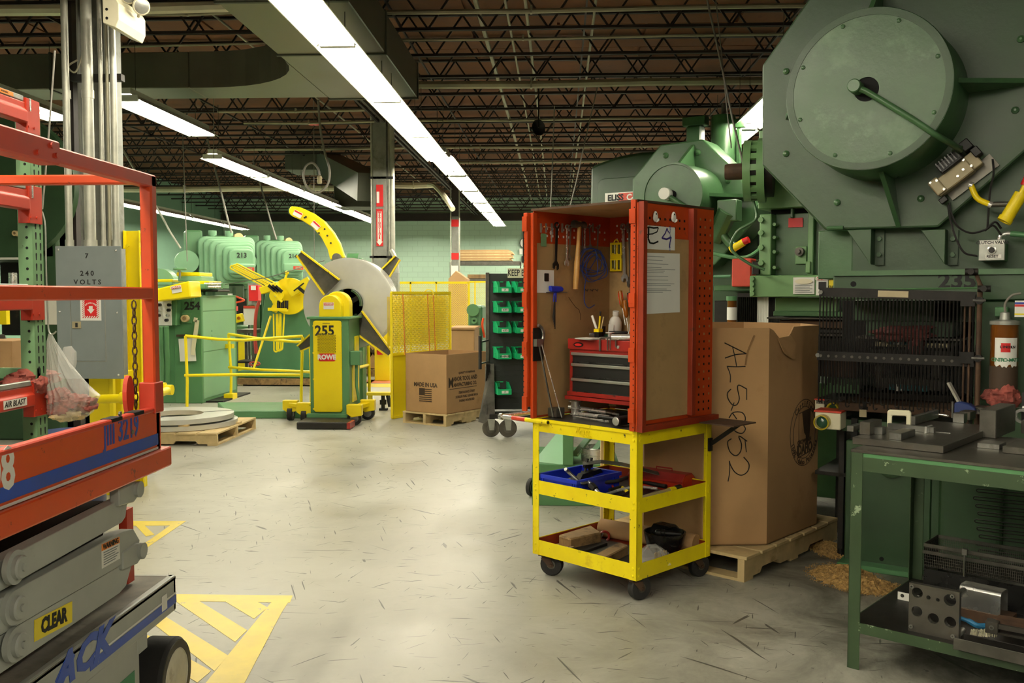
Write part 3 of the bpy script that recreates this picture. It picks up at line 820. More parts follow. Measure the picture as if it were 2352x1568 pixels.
# green tag
c=CF.hit(1249,551,1,CL-.014)
ob('green_card',MB().box(c.x-.022,c.x+.022,CL-.014,CL-.012,c.z-.035,c.z+.035),'rack_green',None,label='small dull green card stuck on the red band at the cabinet left',cat='card').data.transform(Matrix.Identity(4))
_o=bpy.data.objects['green_card'];_l=V(_o.location);_o.location=CF.M @ _l;_o.rotation_euler=(0,0,CF.rz)
# keys
c=hangL(1267,522)
t=thing('key_ring','silver key hanging on a pin beside a brass tag','key',CF.M @ c,CF.rz)
ob('key',MB().cyl((0,-.002,-.03),(0,.002,-.03),.013,n=14).box(-.004,.004,-.0015,.0015,-.08,-.04),'steel_bright',t)
ob('pin',MB().tube([(-.065,0,0),(0,0,0)],.002,6),'steel_bright',t)
ob('brass_bead',MB().ball((-.055,0,0),.006,8),'amber',t)
# blue T-handle and hex keys
c=hangL(1275,664)
t=thing('hex_key_set','blue-handled hex key set hung on the left cabinet wall','hex keys',CF.M @ c,CF.rz)
ob('grip',MB().prism([(-.055,.018),(-.05,-.012),(.0,-.018),(.05,-.012),(.055,.005),(.04,.016)],1,-.02,.005),'bin_blue',t,bev=.006)
ob('grip',MB().tube([(0,0,-.01),(-.002,0,-.07)],.01,8),'bin_blue',t)
for i in range(6):
    ob('hex_key',MB().tube([(-.005,-.004,-.03),(-.012-.008*i+.012,-.004*i,-.22+.012*i)],.003,6),'iron_dark',t)
ob('shelf_pin',MB().tube([(-.07,.0,-.018),(.1,0,-.018)],.0025,6),'steel',t)
# small hooks along the board
for px in (1343,1355,1366):
    c=CF.hit(px,668,1,CL-.011)
    q=ob('board_hook',MB().tube([(0,0,.01),(0,-.02,0),(0,-.025,.012)],.0035,6),'rust',cab);q.location=(c.x,c.y,c.z-CZ0)
# tall pry bar / micrometer leaning at the left
c0=CF.hit(1238,770,1,CL-.04);c1=CF.hit(1262,930,1,CL-.2)
t=thing('caliper_gauge','large steel outside caliper on a dark plate leaning in the cabinet left corner','caliper',CF.M @ V((c0.x,c0.y,CZ0)),CF.rz)
z0=c0.z-CZ0
ob('dark_plate',MB().box(-.03,.05,.012,.018,z0-.14,z0+.04),'iron_dark',t)
ob('bow',MB().tube([(-.01+.045*math.cos(R(a)),0,z0+.02+.055*math.sin(R(a))-.02) for a in range(-80,100,15)],.009,8),'steel',t)
ob('jaw_block',MB().box(-.03,.02,-.012,.012,z0-.06,z0-.02),'steel',t)
ob('beam',MB().bar((-.005,0,z0-.03),(.04,-.07,.01),.02,.006),'steel_worn',t)
ob('rod',MB().bar((.012,-.01,z0-.05),(.055,-.12,.01),.006,.004),'steel_bright',t)
# --- things on top of the chest
TZ=cz1+.004
def top(px,py,z=TZ):return fl(px,py,z)
def stand(name,label,cat,px,py,z=TZ,group=None,rz=None):
    p=fl(px,py,z);return thing(name,label,cat,p,CF.rz if rz is None else rz,group)
t=stand('paper_stack','loose white papers lying on the left of the chest lid','paper',1330,779)
for i in range(5):
    mb=MB();mb.M=Matrix.Rotation(R(random.uniform(-12,12)),4,'Z');mb.box(-.0,.1,-.09,.03,.0015*i,.0015*i+.001)
    ob('sheet',mb,'paper',t)
t=stand('pliers','pliers with green handles lying across the chest lid','pliers',1385,776)
ob('handle',MB().tube([(-.01,-.09,.012),(0,0,.016),(.0,.03,.016)],.009,8),'acrylic_green',t)
ob('handle',MB().tube([(.03,-.09,.012),(.01,0,.012)],.009,8),'acrylic_green',t)
ob('jaws',MB().bar((0,.03,.014),(0,.09,.012),.022,.014),'steel',t)
t=stand('small_tweezers','small bright snips lying on the papers beside the pliers','snips',1350,772)
ob('blades',MB().bar((0,.07,.012),(0,.0,.014),.016,.006).ring((0,-.02,.010),(0,-.02,.018),.014,.009,14),'steel_bright',t)
ob('grip',MB().tube([(.0,-.035,.012),(-.01,-.07,.012)],.006,6),'cable_blue',t)
p=CF.hit(1384,775,0,cx0-.01)
for i,(px,rr,dz,top_) in enumerate(((1378,.0055,.07,777),(1396,.004,.055,780),(1402,.0035,.05,780),(1415,.004,.035,784))):
    a=CF.hit(px,782,0,cx0-.012)
    if i==0:pts=[(cx0-.012,a.y,TZ-.06),(cx0-.012,a.y,TZ+.002),(cx0-.006,a.y-.012,TZ+.012),(cx0-.004,a.y-.11,TZ+.012)]
    else:pts=[(cx0-.014,a.y,TZ-dz),(cx0-.014,a.y,TZ),(cx0-.004,a.y,TZ+.01),(cx0+.06,a.y-.01,TZ+.008)]
    q=ob('hex_key',MB().tube(smooth_path(pts,4),rr,6),'steel',None,label='bent hex key hooked over the front of the chest lid, ' +('largest and leftmost','second from the left','third from the left','rightmost beside the steel tube')[i],cat='hex key',group='hex keys over the chest lid')
    l=V(q.location);q.location=CF.M @ l;q.rotation_euler=(0,0,CF.rz)
a=CF.hit(1413,784,0,cx0+.01)
q=ob('steel_tube',MB().ring((cx0-.02,a.y,TZ+.018),(cx0+.1,a.y-.2,TZ+.018),.017,.0135,20),'steel_bright',None,label='short bright steel tube lying open end forward on the chest',cat='tube')
l=V(q.location);q.location=CF.M @ l;q.rotation_euler=(0,0,CF.rz)
# bottle
t=stand('plastic_bottle','white plastic squeeze bottle with screw cap leaning in the cabinet','bottle',1412,772)
mb=MB();mb.M=Matrix.Rotation(R(8),4,'X') @ Matrix.Rotation(R(-6),4,'Y')
mb.lathe([(.034,0),(.037,.005),(.037,.085),(.03,.105),(.016,.12),(.016,.125)],(0,0,0),20);ob('body',mb,'white',t)
mb=MB();mb.M=Matrix.Rotation(R(8),4,'X') @ Matrix.Rotation(R(-6),4,'Y')
mb.lathe([(.019,.124),(.019,.148),(.017,.15)],(0,0,0),16);ob('cap',mb,'white',t)
mb=MB();mb.M=Matrix.Rotation(R(8),4,'X') @ Matrix.Rotation(R(-6),4,'Y')
mb.box(-.0378,-.036,-.02,.02,.015,.075);ob('paper_label',mb,'paper',t)
t=stand('spray_can','white can with orange stripes half hidden by the cabinet post','can',1455,772)
ob('body',MB().lathe([(.024,0),(.026,.004),(.026,.07),(.014,.09)],(0,0,0),18),'white',t)
ob('band',MB().cyl((0,0,.01),(0,0,.028),.0265,n=18),'sign_orange',t)
ob('cap',MB().cyl((0,0,.09),(0,0,.108),.013,n=12),'white',t)
t=stand('rubber_pulley','grey rubber grooved pulley wheel lying on the chest','pulley',1420,778)
ob('rim',MB().lathe([(.05,0),(.055,.006),(.04,.02),(.055,.034),(.05,.042),(.012,.042)],(0,0,0),28),'rubber',t)
t=stand('wire_spool','small silver spool of wire in front of the rubber pulley','spool',1401,779)
ob('core',MB().cyl((0,0,.002),(0,0,.035),.012,n=16),'steel_bright',t)
ob('flange',MB().cyl((0,0,0),(0,0,.003),.024,n=20),'paper',t);ob('flange',MB().cyl((0,0,.035),(0,0,.038),.024,n=20),'paper',t)
t=stand('socket','black impact socket standing beside the yellow taped pen holder','socket',1384,776)
ob('body',MB().lathe([(.016,0),(.018,.03),(.018,.032),(.016,.034),(.019,.06),(.019,.066),(.012,.066),(.012,.03)],(0,0,0),18),'black_gloss',t)
t=stand('pen_holder','dark pen holder wrapped in yellow tape with white chalk inside','holder',1374,777)
ob('cup',MB().box(-.016,.016,-.016,.016,0,.055),'iron_dark',t,bev=.002)
ob('tape',MB().box(-.0175,.0175,-.0175,.0175,.036,.054),'yellow',t)
ob('chalk_stick',MB().cyl((0,.002,.03),(.006,.05,.125),.0075,n=10),'white',t)
ob('marker',MB().cyl((0,-.004,.03),(.002,-.012,.125),.005,n=8),'yellow_clean',t)
ob('marker_cap',MB().cyl((.002,-.012,.125),(.0024,-.0136,.15),.005,n=8),'black',t)
ob('pencil',MB().cyl((.008,-.008,.03),(.01,-.03,.12),.0035,n=6),'wood',t)
# screwdrivers stuck in a rack at the back wall
sd=[(1424,668,700,'amber','sign_red','amber and red handled screwdriver',12),(1434,690,720,'amber','amber','short amber handled screwdriver',10),(1445,672,706,'black','sign_red','black and red handled screwdriver',14),(1458,680,710,'yellow_clean','black','black and yellow gripped screwdriver',22)]
for px,p0,p1,m1,m2,lab,tl in sd:
    c=CF.hit(px,p0,0,CW-.08)
    t=thing('screwdriver',lab +' stuck handle up by the cabinet corner','screwdriver',CF.M @ V((CW-.08,c.y,c.z)),CF.rz,'screwdrivers in the cabinet')
    mb=MB();mb.M=Matrix.Rotation(R(-tl),4,'X')
    mb.lathe([(.006,-.005),(.013,0.0),(.012,-.03),(.015,-.05),(.013,-.085),(.009,-.095),(.004,-.1)][::-1],(0,0,0),10);ob('handle',mb,m1,t)
    mb=MB();mb.M=Matrix.Rotation(R(-tl),4,'X')
    mb.cyl((0,0,-.09),(0,0,-.2),.0035,n=8);ob('shank',mb,'steel_bright',t)
    mb=MB();mb.M=Matrix.Rotation(R(-tl),4,'X')
    for a in (0,120,240):mb.bar((.0125*math.cos(R(a+30)),.0125*math.sin(R(a+30)),-.01),(.0125*math.cos(R(a+30)),.0125*math.sin(R(a+30)),-.08),.004,.004)
    ob('grip_stripe',mb,m2,t)
# --- on the cart top inside the cabinet
t=stand('steel_block','square steel block with a drilled hole at the front of the cart top','block',1264,957,SZ2)
ob('block',MB().box(-.0,.07,-.045,.02,0,.05),'steel_worn',t,bev=.002)
ob('drilled_hole',MB().cyl((-.001,-.02,.03),(.001,-.02,.03),.006,n=12),'void',t)
t=stand('wire_reel','silver wire reel standing behind the drilled steel block','reel',1317,952,SZ2)
ob('drum',MB().lathe([(.034,0),(.034,.006),(.028,.008),(.028,.03),(.034,.032),(.034,.038),(.028,.04),(.028,.07),(.04,.072),(.04,.078)],(.02,0,0),24),'steel_bright',t)
t=stand('masking_roll','upright roll of cream masking tape by the chest foot','tape',1302,930,SZ2+.0)
ob('roll',MB().lathe([(.02,0),(.022,.05),(.02,.1)],(.03,0,.0),18),'cream',t)
t=stand('plastic_funnel','crumpled clear plastic bag behind the drilled steel block','bag',1278,935,SZ2)
ob('film',MB().lathe([(.03,0),(.032,.02),(.02,.05),(.006,.09)],(.02,.01,0),9),'film',t)
def rod(name,label,cat,pts,r,mat,n=12):
    q=ob(name,MB().tube([V(p) for p in pts],r,n),mat,None,label=label,cat=cat);return q
a=fl(1306,934,SZ2+.04);b=fl(1392,946,SZ2+.022);c=fl(1420,952,SZ2+.02)
rod('torque_wrench','long chrome torque wrench handle lying on the cart top','wrench',[a,b],.013,'steel_bright')
rod('ratchet_bar','chrome ratchet bar under the long torque wrench','ratchet',[fl(1327,950,SZ2+.014),fl(1400,958,SZ2+.012)],.012,'steel_bright')
rod('small_ratchet','thin chrome ratchet with round head on the cart top edge','ratchet',[fl(1316,955,SZ2+.008),fl(1372,964,SZ2+.008),fl(1392,966,SZ2+.01),fl(1398,966,SZ2+.01)],[.004,.005,.012,.012],'steel_bright')
rod('extension_shaft','slim chrome extension shaft beside the dead-blow mallet','extension',[b,c],.007,'steel_bright')
a=fl(1415,966,SZ2+.03)
t=thing('mallet','dark mallet head with bright striking face on the cart top near the post','mallet',(a.x,a.y,SZ2),CF.rz)
ob('head',MB().lathe([(.022,0),(.026,.005),(.026,.09),(.02,.1)],(0,0,.027),20,0),'iron_dark',t)
ob('face',MB().lathe([(.018,-.006),(.022,-.004),(.022,.0)],(0,0,.027),20,0),'steel_bright',t)
ob('handle',MB().tube([(.05,0,.03),(.05,.16,.03)],.011,10),'black',t)
t=stand('chrome_socket','chrome socket standing on the mallet handle side of the cart','socket',1446,952,SZ2)
ob('body',MB().lathe([(.014,0),(.014,.03),(.016,.034),(.016,.05),(.01,.05),(.01,.035)],(0.01,0,.0),14),'steel_bright',t)
t=stand('small_pin','short grey pipe end at the foot of the cabinet post','pipe',1452,976,SZ2)
ob('pin',MB().cyl((.0,.03,.008),(.03,-.01,.008),.008,n=10),'steel_worn',t)
for i,(px,py,r) in enumerate(((1345,935,.045),(1372,933,.05),(1395,936,.03))):
    p=fl(px,py,SZ2)
    t=thing('grinding_disc',('dark abrasive disc stack left','dark abrasive disc stack middle','small rusty ring right')[i] +' in the shadow under the chest','disc',(p.x,p.y,SZ2),0)
    ob('disc',MB().lathe([(r*.3,0),(r,0),(r,.012),(r*.95,.014),(r*.95,.026),(r,.028),(r,.036),(r*.3,.036)],(0,0,0),24),'iron_dark' if i<2 else 'rust',t)

# ---------------------------------------------------------------- middle shelf
z=SZ1
c=CF.M @ V((.02,.415,0))
t=thing('blue_tote','blue plastic tote full of black clamps on the middle cart shelf','tote',(c.x,c.y,z),CF.rz)
W1,L1,Hh=.36,.28,.10
for nm,a in (('side',(0,W1,0,.008,0,Hh)),('side',(0,W1,L1-.008,L1,0,Hh)),('end',(0,.008,0,L1,0,Hh)),('end',(W1-.008,W1,0,L1,0,Hh)),('floor_panel',(0,W1,0,L1,0,.006))):
    ob(nm,MB().box(*a),'bin_blue',t,bev=.002)
ob('rim',MB().box(-.008,W1+.008,-.008,0,Hh-.02,Hh).box(-.008,W1+.008,L1,L1+.008,Hh-.02,Hh).box(-.008,0,0,L1,Hh-.02,Hh).box(W1,W1+.008,0,L1,Hh-.02,Hh),'bin_blue',t)
for x in (.02,.035,.3,.315):ob('rib',MB().box(x,x+.005,-.006,0,.005,Hh-.02),'bin_blue',t)
for y in (.015,.03,.24,.255):ob('rib',MB().box(-.006,0,y,y+.005,.005,Hh-.02),'bin_blue',t)
for i,x in enumerate((.2,.235)):
    k=thing('clamp_bolt',('left','right')[i] +' black threaded clamp with nut sticking up out of the blue tote','clamp',cp(0,0),CF.rz)
    p=CF.I @ V((c.x,c.y,0));k.location=CF.M @ V((p.x+x,p.y+.14,z));WM[k.name]=Matrix.Translation(k.location) @ Matrix.Rotation(CF.rz,4,'Z')
    ob('bolt',MB().cyl((0,0,.008),(.05,-.0,.17),.008,n=8),'iron_dark',k)
    ob('nut',MB().cyl((.033,0,.118),(.041,0,.144),.018,n=6),'iron_dark',k)
    ob('washer',MB().cyl((.025,0,.09),(.028,0,.098),.022,n=14),'iron_dark',k)
p=CF.I @ V((c.x,c.y,0))
q=ob('strap_clamp',MB().prism([(.0,.0),(.2,.0),(.18,.025),(.03,.03)],1,0,.035),'iron_dark',None,label='flat black step clamp lying in the blue tote',cat='clamp');q.location=CF.M @ V((p.x+.24,p.y+.12,z+.075));q.rotation_euler=(0,R(-6),CF.rz)
# contents of the tote
q=ob('clamp_plate',MB().box(0,.2,0,.1,0,.03),'iron_dark',None,label='dark plate lying at the bottom of the blue tote',cat='plate',bev=.004);q.location=CF.M @ V((p.x+.17,p.y+.14,z+.04));q.rotation_euler=(0,0,CF.rz+R(8))
# breaker bar with socket
rod('breaker_bar','chrome offset socket wrench leaning on the blue tote front corner','wrench',smooth_path([fl(1299,1077,.62),fl(1306,1084,.6),fl(1327,1103,.56),fl(1337,1110,.545),fl(1347,1108,.545)],3),[.0095]*6+[.007]*4+[.009]*3,'steel')
t=stand('impact_adapter','black hex adapter on a chrome socket bar at the front of the middle shelf','adapter',1362,1132,.50)
a=WM[t.name].inverted()
pp=[a @ fl(1350,1104,.545),a @ fl(1358,1115,.54),a @ fl(1368,1125,.525),a @ fl(1380,1138,.50)]
ob('socket',MB().cyl(pp[0],pp[1],.012,n=12),'steel',t)
ob('hex_body',MB().cyl(pp[1],pp[2],.021,n=6),'iron_dark',t)
ob('square_end',MB().cyl(pp[2],pp[3],.012,n=12),'steel_bright',t)
rod('long_extension','chrome extension bar lying along the front edge of the middle shelf','extension',[fl(1384,1139,.50),fl(1420,1126,.50),fl(1445,1120,.51)],.009,'steel_bright')
rod('rubber_hose','black rubber hose end beside the right side of the blue tote','hose',smooth_path([fl(1362,1108,.52),fl(1390,1107,.52),fl(1420,1103,.52),fl(1440,1096,.51)]),.010,'rubber')
# red tool box
c=fl(1580,1128,z)
t=thing('small_toolbox','red gable-topped metal toolbox lying on the middle cart shelf','toolbox',(c.x,c.y,z),CF.rz+R(6))
prof=[(-.07,0),(.07,0),(.075,.06),(.07,.065),(.035,.095),(-.035,.095),(-.07,.065),(-.075,.06)]
ob('body',MB().prism(prof[:3]+prof[-1:],1,0,.34),'rack_red',t,bev=.003)
ob('lid',MB().prism([(-.077,.052),(.077,.052),(.077,.065),(.037,.098),(-.037,.098),(-.077,.065)],1,-.004,.344),'chest_red',t,bev=.002)
ob('handle',MB().tube([(0,.1,.1),(0,.1,.115),(0,.2,.115),(0,.2,.1)],.004,6),'chest_red',t)
ob('end_plate',MB().prism([(-.07,.003),(.07,.003),(.072,.06),(.035,.09),(-.035,.09),(-.072,.06)],1,-.006,0),'rack_red',t)
# bent sheet
q=ob('sheet_strip',MB().prism([(0,0),(.1,.012),(.22,.0),(.42,-.05),(.42,-.052),(.22,-.003),(.1,.009),(0,-.003)],1,0,.1),'steel_worn',None,label='thin bent grey sheet metal strip lying across the middle shelf',cat='strip')
a=fl(1382,1062,.60);q.location=(a.x+.1,a.y-.1,.56);q.rotation_euler=(0,0,CF.rz-R(50))
t=stand('grease_tube','clear tube with yellow label and black cap on the middle shelf front edge','tube',1500,1152,.50)
a=WM[t.name].inverted();p0,p1,p2,p3=[a @ fl(x,y,zz) for x,y,zz in ((1468,1146,.50),(1537,1126,.505),(1549,1123,.505),(1561,1119,.505))]
ob('barrel',MB().cyl(p0,p1,.014,n=14),'clear_plastic',t)
ob('yellow_band',MB().cyl(p1,p2,.016,n=14),'yellow_clean',t)
ob('cap',MB().cyl(p2,p3,.018,n=14),'black_gloss',t)
for i,(px,py,px2,py2,r,m,lab) in enumerate(((1422,1143,1444,1130,.008,'black','black handled tool'),(1430,1120,1440,1128,.01,'yellow','yellow knob tool'),(1478,1118,1510,1122,.008,'steel_bright','bright ratchet'),(1405,1112,1409,1120,.006,'rack_red','short red pin'),(1470,1105,1530,1117,.012,'iron_dark','dark pry bar'),(1400,1125,1425,1118,.01,'iron_dark','dark box spanner'),(1480,1140,1515,1125,.007,'steel','yellow edged scraper'),(1560,1130,1575,1125,.012,'rubber','black knob'))):
    rod('loose_tool',lab +' lying in the clutter of the middle cart shelf','tool',[fl(px,py,SZ1+.03),fl(px2,py2,SZ1+.032)],r,m,8)
# ---------------------------------------------------------------- bottom shelf
z=SZ0
def sblock(name,label,cat,quad,hgt,mat,bev=.003,z=z):
    """a block whose top face corners are given as pixels"""
    P=[CF.I @ fl(x,y,z+hgt) for x,y in quad]
    dx=max(0,.012-min(p.x for p in P));dy=max(0,.012-min(p.y for p in P))-max(0,max(p.y for p in P)-CL+.012)
    P=[CF.M @ (p+V((dx,dy,0))) for p in P]
    mb=MB()
    vs=[(p.x,p.y,z+hgt) for p in P] +[(p.x,p.y,z) for p in P]
    n=len(P)
    mb._a(vs,[tuple(range(n)),tuple(range(n,2*n))[::-1]] +[(i,n+i,n+(i+1) % n,(i+1) % n) for i in range(n)])
    return ob(name,mb,mat,None,label=label,cat=cat,bev=bev)
sblock('wood_block','old greasy timber block at the back left of the bottom shelf','block',((1282,1228),(1357,1205),(1382,1222),(1309,1237)),.075,'wood_old',.008)
sblock('wood_block','dark timber block behind the clear bag at the front of the bottom shelf','block',((1352,1278),(1378,1285),(1440,1253),(1418,1245)),.055,'wood_old',.006)
sblock('black_case','flat black plastic case lying on the bottom cart shelf','case',((1288,1258),(1325,1271),(1396,1246),(1358,1236)),.02,'black',.003)
ob('steel_sheet',MB().box(.1,.45,.1,.6,0,.004),'steel_worn',None,label='flat grey steel sheet under the blocks on the bottom shelf',cat='sheet')
_o=bpy.data.objects['steel_sheet'];_o.location=CF.M @ V((.3,.36,z+.0005));_o.rotation_euler=(0,0,CF.rz)
rod('paper_roll','fat brown paper roll lying along the back of the bottom shelf','roll',[cp(.52,.66,z+.055),cp(.61,.06,z+.055)],.052,'cardboard',24)
a=cp(.26,.1,z)
t=thing('clear_bag','crumpled clear plastic bag of small wooden sticks beside the front post','bag',a,CF.rz)
random.seed(11)
mb=MB();pr=[(.07,0),(.095,.02),(.09,.05),(.06,.08),(.03,.1),(.001,.1)]
mb.lathe(pr,(0,0,0),14)
mb.v=[(x+random.uniform(-.016,.016),y+random.uniform(-.016,.016),max(.001,zz+random.uniform(-.012,.012))) for x,y,zz in mb.v]
mb.sm=[False]*len(mb.sm);ob('film',mb,'film_thin',t)
for i in range(14):ob('wood_stick',MB().cyl((.02+.007*i-.04,-.04,.008),(.02+.007*i-.04,-.035+random.uniform(-.01,.01),.075),.003,n=5),'wood',t)
a=cp(.47,.17,z)
t=thing('black_bowl','black rubber bowl holding a grip handle on the bottom shelf right','bowl',a,CF.rz)
ob('bowl',MB().lathe([(.05,0),(.07,.01),(.1,.06),(.112,.11),(.115,.13),(.108,.13),(.1,.1),(.06,.02),(.001,.015)],(0,0,0),28),'black_gloss',t)
ob('flap',MB().prism([(-.02,.11),(.03,.15),(.1,.15),(.14,.12),(.14,.115),(.1,.14),(.03,.14)],1,0,.1),'black_gloss',t)
t=thing('drill_grip','ribbed black tool grip resting in the black bowl','grip',cp(.41,.19,z+.1),CF.rz+R(-60))
ob('grip',MB().lathe([(.012,0),(.018,.005),(.02,.03),(.016,.035),(.019,.05),(.015,.055),(.018,.075),(.014,.1),(.01,.14)],(0,0,.03),14,0),'black',t)
t=thing('c_clamp','small red and chrome clamp lying behind the black case','clamp',fl(1388,1243,z),CF.rz+R(-40))
ob('bow',MB().tube(arc((0,0,.03),.028,-60,150,10),.007,8),'chest_red',t)
ob('screw',MB().cyl((-.03,0,.008),(-.01,0,.05),.008,n=8),'steel_bright',t)
for i in range(6):
    a=fl(1268+i*6,1252+i*2,z+.01+.003*i)
    rod('wood_stick',('lowest','second lowest','third lowest','third from top','second from top','topmost')[i]+' thin pale stick in the left corner of the bottom cart shelf','stick',[a,a+V((.06,.03+.01*i,.004))],.004,'wood',6)['group']='sticks in the bottom shelf corner'
# ================================================================ carton, pallet, sawdust, green stand
# pallet under the tall carton
def pallet(name,label,org,rz,L,W,mat='wood',top=7,h=.14,seed=1,gap=.02):
    """L along local x, W along local y; stringers run along x"""
    t=thing(name,label,'pallet',org,rz)
    rnd=random.Random(seed)
    for y in (0,W/2-.02,W-.04):
        prof=[(0,.016),(L*.15,.016),(L*.17,.045),(L*.33,.045),(L*.35,.016),(L*.65,.016),(L*.67,.045),(L*.83,.045),(L*.85,.016),(L,.016),(L,h-.018),(0,h-.018)]
        ob('stringer',MB().prism(prof,1,y,y+.04),mat,t)
    bw_=(L-gap*(top-1))/top
    for i in range(top):
        x=i*(bw_+gap);j=rnd.uniform(-.006,.006)
        ob('deck_plank',MB().box(x,x+bw_,-.01+j,W+.01+j,h-.018,h),mat,t,bev=.002)
    for x in (0,L/2-.05,L-.1):ob('bottom_plank',MB().box(x,x+.1,0,W,0,.016),mat,t)
    return t
PF=Fr((1.005,5.02,0),R(50.5))
def pp_(x,y,z=0):return PF.M @ V((x,y,z))
pallet('wooden_pallet','wooden pallet on the floor under the tall octagonal carton',PF.loc,PF.rz,1.2,1.0,'wood',7,seed=4)
# carton: octagon, chamfered corners
B0,B1=.145,1.362
cl_,cw_=1.2,.93
ch=.26
oct_=[(ch+.03,.02),(cl_-ch,.02),(cl_,ch),(cl_,cw_-ch),(cl_-ch,cw_),(ch,cw_),(.03,cw_-ch),(.03,ch+.02)]
tb=thing('octagonal_carton','tall brown octagonal cardboard carton with handwriting standing on a pallet','carton',pp_(0,0,B0),PF.rz)
hh=B1-B0
for i in range(8):
    a=V((*oct_[i],0));b=V((*oct_[(i+1) % 8],0));d=(b-a).normalized();nrm=V((-d.y,d.x,0))*.008
    if i==0:
        # torn panel: bite out of the rim near the front corner
        L_=(b-a).length
        mb=MB();q=[(0,0),(L_,0),(L_,hh),(.30,hh),(.26,hh-.04),(.19,hh-.075),(.12,hh-.06),(.05,hh-.015),(0,hh)]
        vs=[a+d*u+V((0,0,v)) for u,v in q];n=len(q)
        mb._a([tuple(p) for p in vs]+[tuple(p+nrm) for p in vs],[tuple(range(n)),tuple(range(n,2*n))[::-1]]+[(k,(k+1) % n,n+(k+1) % n,n+k) for k in range(n)][::1])
        ob('panel',mb,'cardboard',tb)
        mb=MB();q=[(.09,hh-.06),(.25,hh-.05),(.3,hh-.1),(.285,hh-.185),(.24,hh-.18),(.15,hh-.145)]
        off=-nrm*1.6
        vs=[a+d*u+V((0,0,v))+off*(1 if k not in (0,1) else .2) for k,(u,v) in enumerate(q)];n=len(q)
        mb._a([tuple(p) for p in vs]+[tuple(p+off*.4) for p in vs],[tuple(range(n)),tuple(range(n,2*n))[::-1]]+[(k,(k+1) % n,n+(k+1) % n,n+k) for k in range(n)])
        ob('torn_flap',mb,'cardboard',tb)
    else:
        mb=MB();vs=[a,b,b+V((0,0,hh)),a+V((0,0,hh))]
        mb._a([tuple(p) for p in vs]+[tuple(p+nrm) for p in vs],[(0,1,2,3),(7,6,5,4),(0,4,5,1),(1,5,6,2),(2,6,7,3),(3,7,4,0)])
        ob('panel',mb,'cardboard',tb)
ob('floor_panel',MB().prism(oct_,2,0,.006),'cardboard',tb)
# handwriting on the chamfer facing the aisle: AL 5052, reading downwards
a=V((*oct_[7],0));b=V((*oct_[0],0));d=(b-a).normalized()
nf=V((d.y,-d.x,0))
Wt=WM[tb.name]
def chit(px,py):
    """pixel on the plane of the written panel -> (u along panel, z) and local point"""
    I=Wt.inverted();o=I @ CAM;r_=I.to_3x3() @ ray(px,py);t_=(a-o).dot(nf)/r_.dot(nf)
    return o +r_*t_ +nf*.0012
def pen(pts,r=.003,mat='ink',k=4):
    ob('handwriting',MB().tube(smooth_path([chit(*p) for p in pts],k),r,4),mat,tb)
pen([(1664,787),(1690,800),(1714,812)],k=2);pen([(1714,812),(1690,814),(1665,822)],k=2);pen([(1682,795),(1688,820),(1692,843)],k=2)
pen([(1712,841),(1692,842),(1670,841)],k=2);pen([(1670,841),(1677,860),(1677,878)])
pen([(1715,918),(1715,893)],k=2);pen([(1715,893),(1697,884),(1694,893),(1698,915),(1692,929),(1682,929),(1672,915),(1671,902),(1679,893)])
pen([(1679,943),(1686,924)],k=2)
pen([(1674,960),(1684,947),(1704,947),(1712,960),(1708,975),(1712,985),(1704,995),(1690,991),(1684,983)]);pen([(1683,949),(1692,962)],k=2)
pen([(1716,1013),(1697,1001),(1703,1020),(1700,1038),(1689,1046),(1676,1036),(1671,1015),(1680,1007)]);pen([(1711,1010),(1714,1038)],k=2)
pen([(1708,1049),(1720,1065),(1717,1082),(1703,1091),(1688,1084),(1678,1068),(1675,1058)]);pen([(1675,1058),(1676,1080),(1672,1105)])
pen([(1733,770),(1724,790),(1716,812),(1712,838)],.006,'cardboard_dark')
# round printed emblem on the long side (y = .02 side)
def ehit(px,py):
    I=Wt.inverted();o=I @ CAM;r_=I.to_3x3() @ ray(px,py);t_=(.0185-o.y)/r_.y
    return o +r_*t_
c0=ehit(1838,995)
rz_=(ehit(1838,920).z-ehit(1838,1072).z)/2
rx_=rz_*.95
c0.x=cl_-ch-rx_-.005
for k,rr in enumerate((1.0,.93 if False else .78)):
    ob('printed_ring',MB().tube([(c0.x+rx_*rr*math.cos(R(q)),.0185,c0.z+rz_*rr*math.sin(R(q))) for q in range(0,360,10)],.0022,4,closed=True),'ink_brown',tb)
def ring_text(s,r,a0,step,sz,bot=False):
    for i,chh in enumerate(s):
        if chh==' ':continue
        q=R(a0 +step*i)
        text(chh,sz,'ink_brown',tb,(c0.x+rx_*r*math.cos(q),.0182,c0.z+rz_*r*math.sin(q)),'-y',tilt=(q-R(90)) if not bot else (q+R(90)),ext=.0004,bold=.001)
ring_text('Certified',.86,132,-10.5,.05)
ring_text('100% Idaho Potatoes',.9,200,7.6,.042,True)
ob('printed_shape',MB().prism([(c0.x+u*rx_,c0.z+v*rz_) for u,v in ((-.18,.62),(.42,.7),(.42,.3),(.36,-.15),(.22,-.42),(.12,-.38),(.1,-.1),(-.02,.0),(-.1,.35))],1,.0178,.0192),'ink_brown',tb)
ob('printed_frame',MB().bar((c0.x-.4*rx_,.0185,c0.z+.6*rz_),(c0.x-.4*rx_,.0185,c0.z-.72*rz_),.004,.001,(0,1,0)).bar((c0.x-.4*rx_,.0185,c0.z+.6*rz_),(c0.x+.42*rx_,.0185,c0.z+.7*rz_),.001,.004).bar((c0.x-.4*rx_,.0185,c0.z-.72*rz_),(c0.x+.4*rx_,.0185,c0.z-.62*rz_),.001,.006),'ink_brown',tb)
text('IDAHO',.085,'ink_brown',tb,(c0.x+.02*rx_,.018,c0.z-.5*rz_),'-y',bold=.003,tilt=R(3),sx=.75)
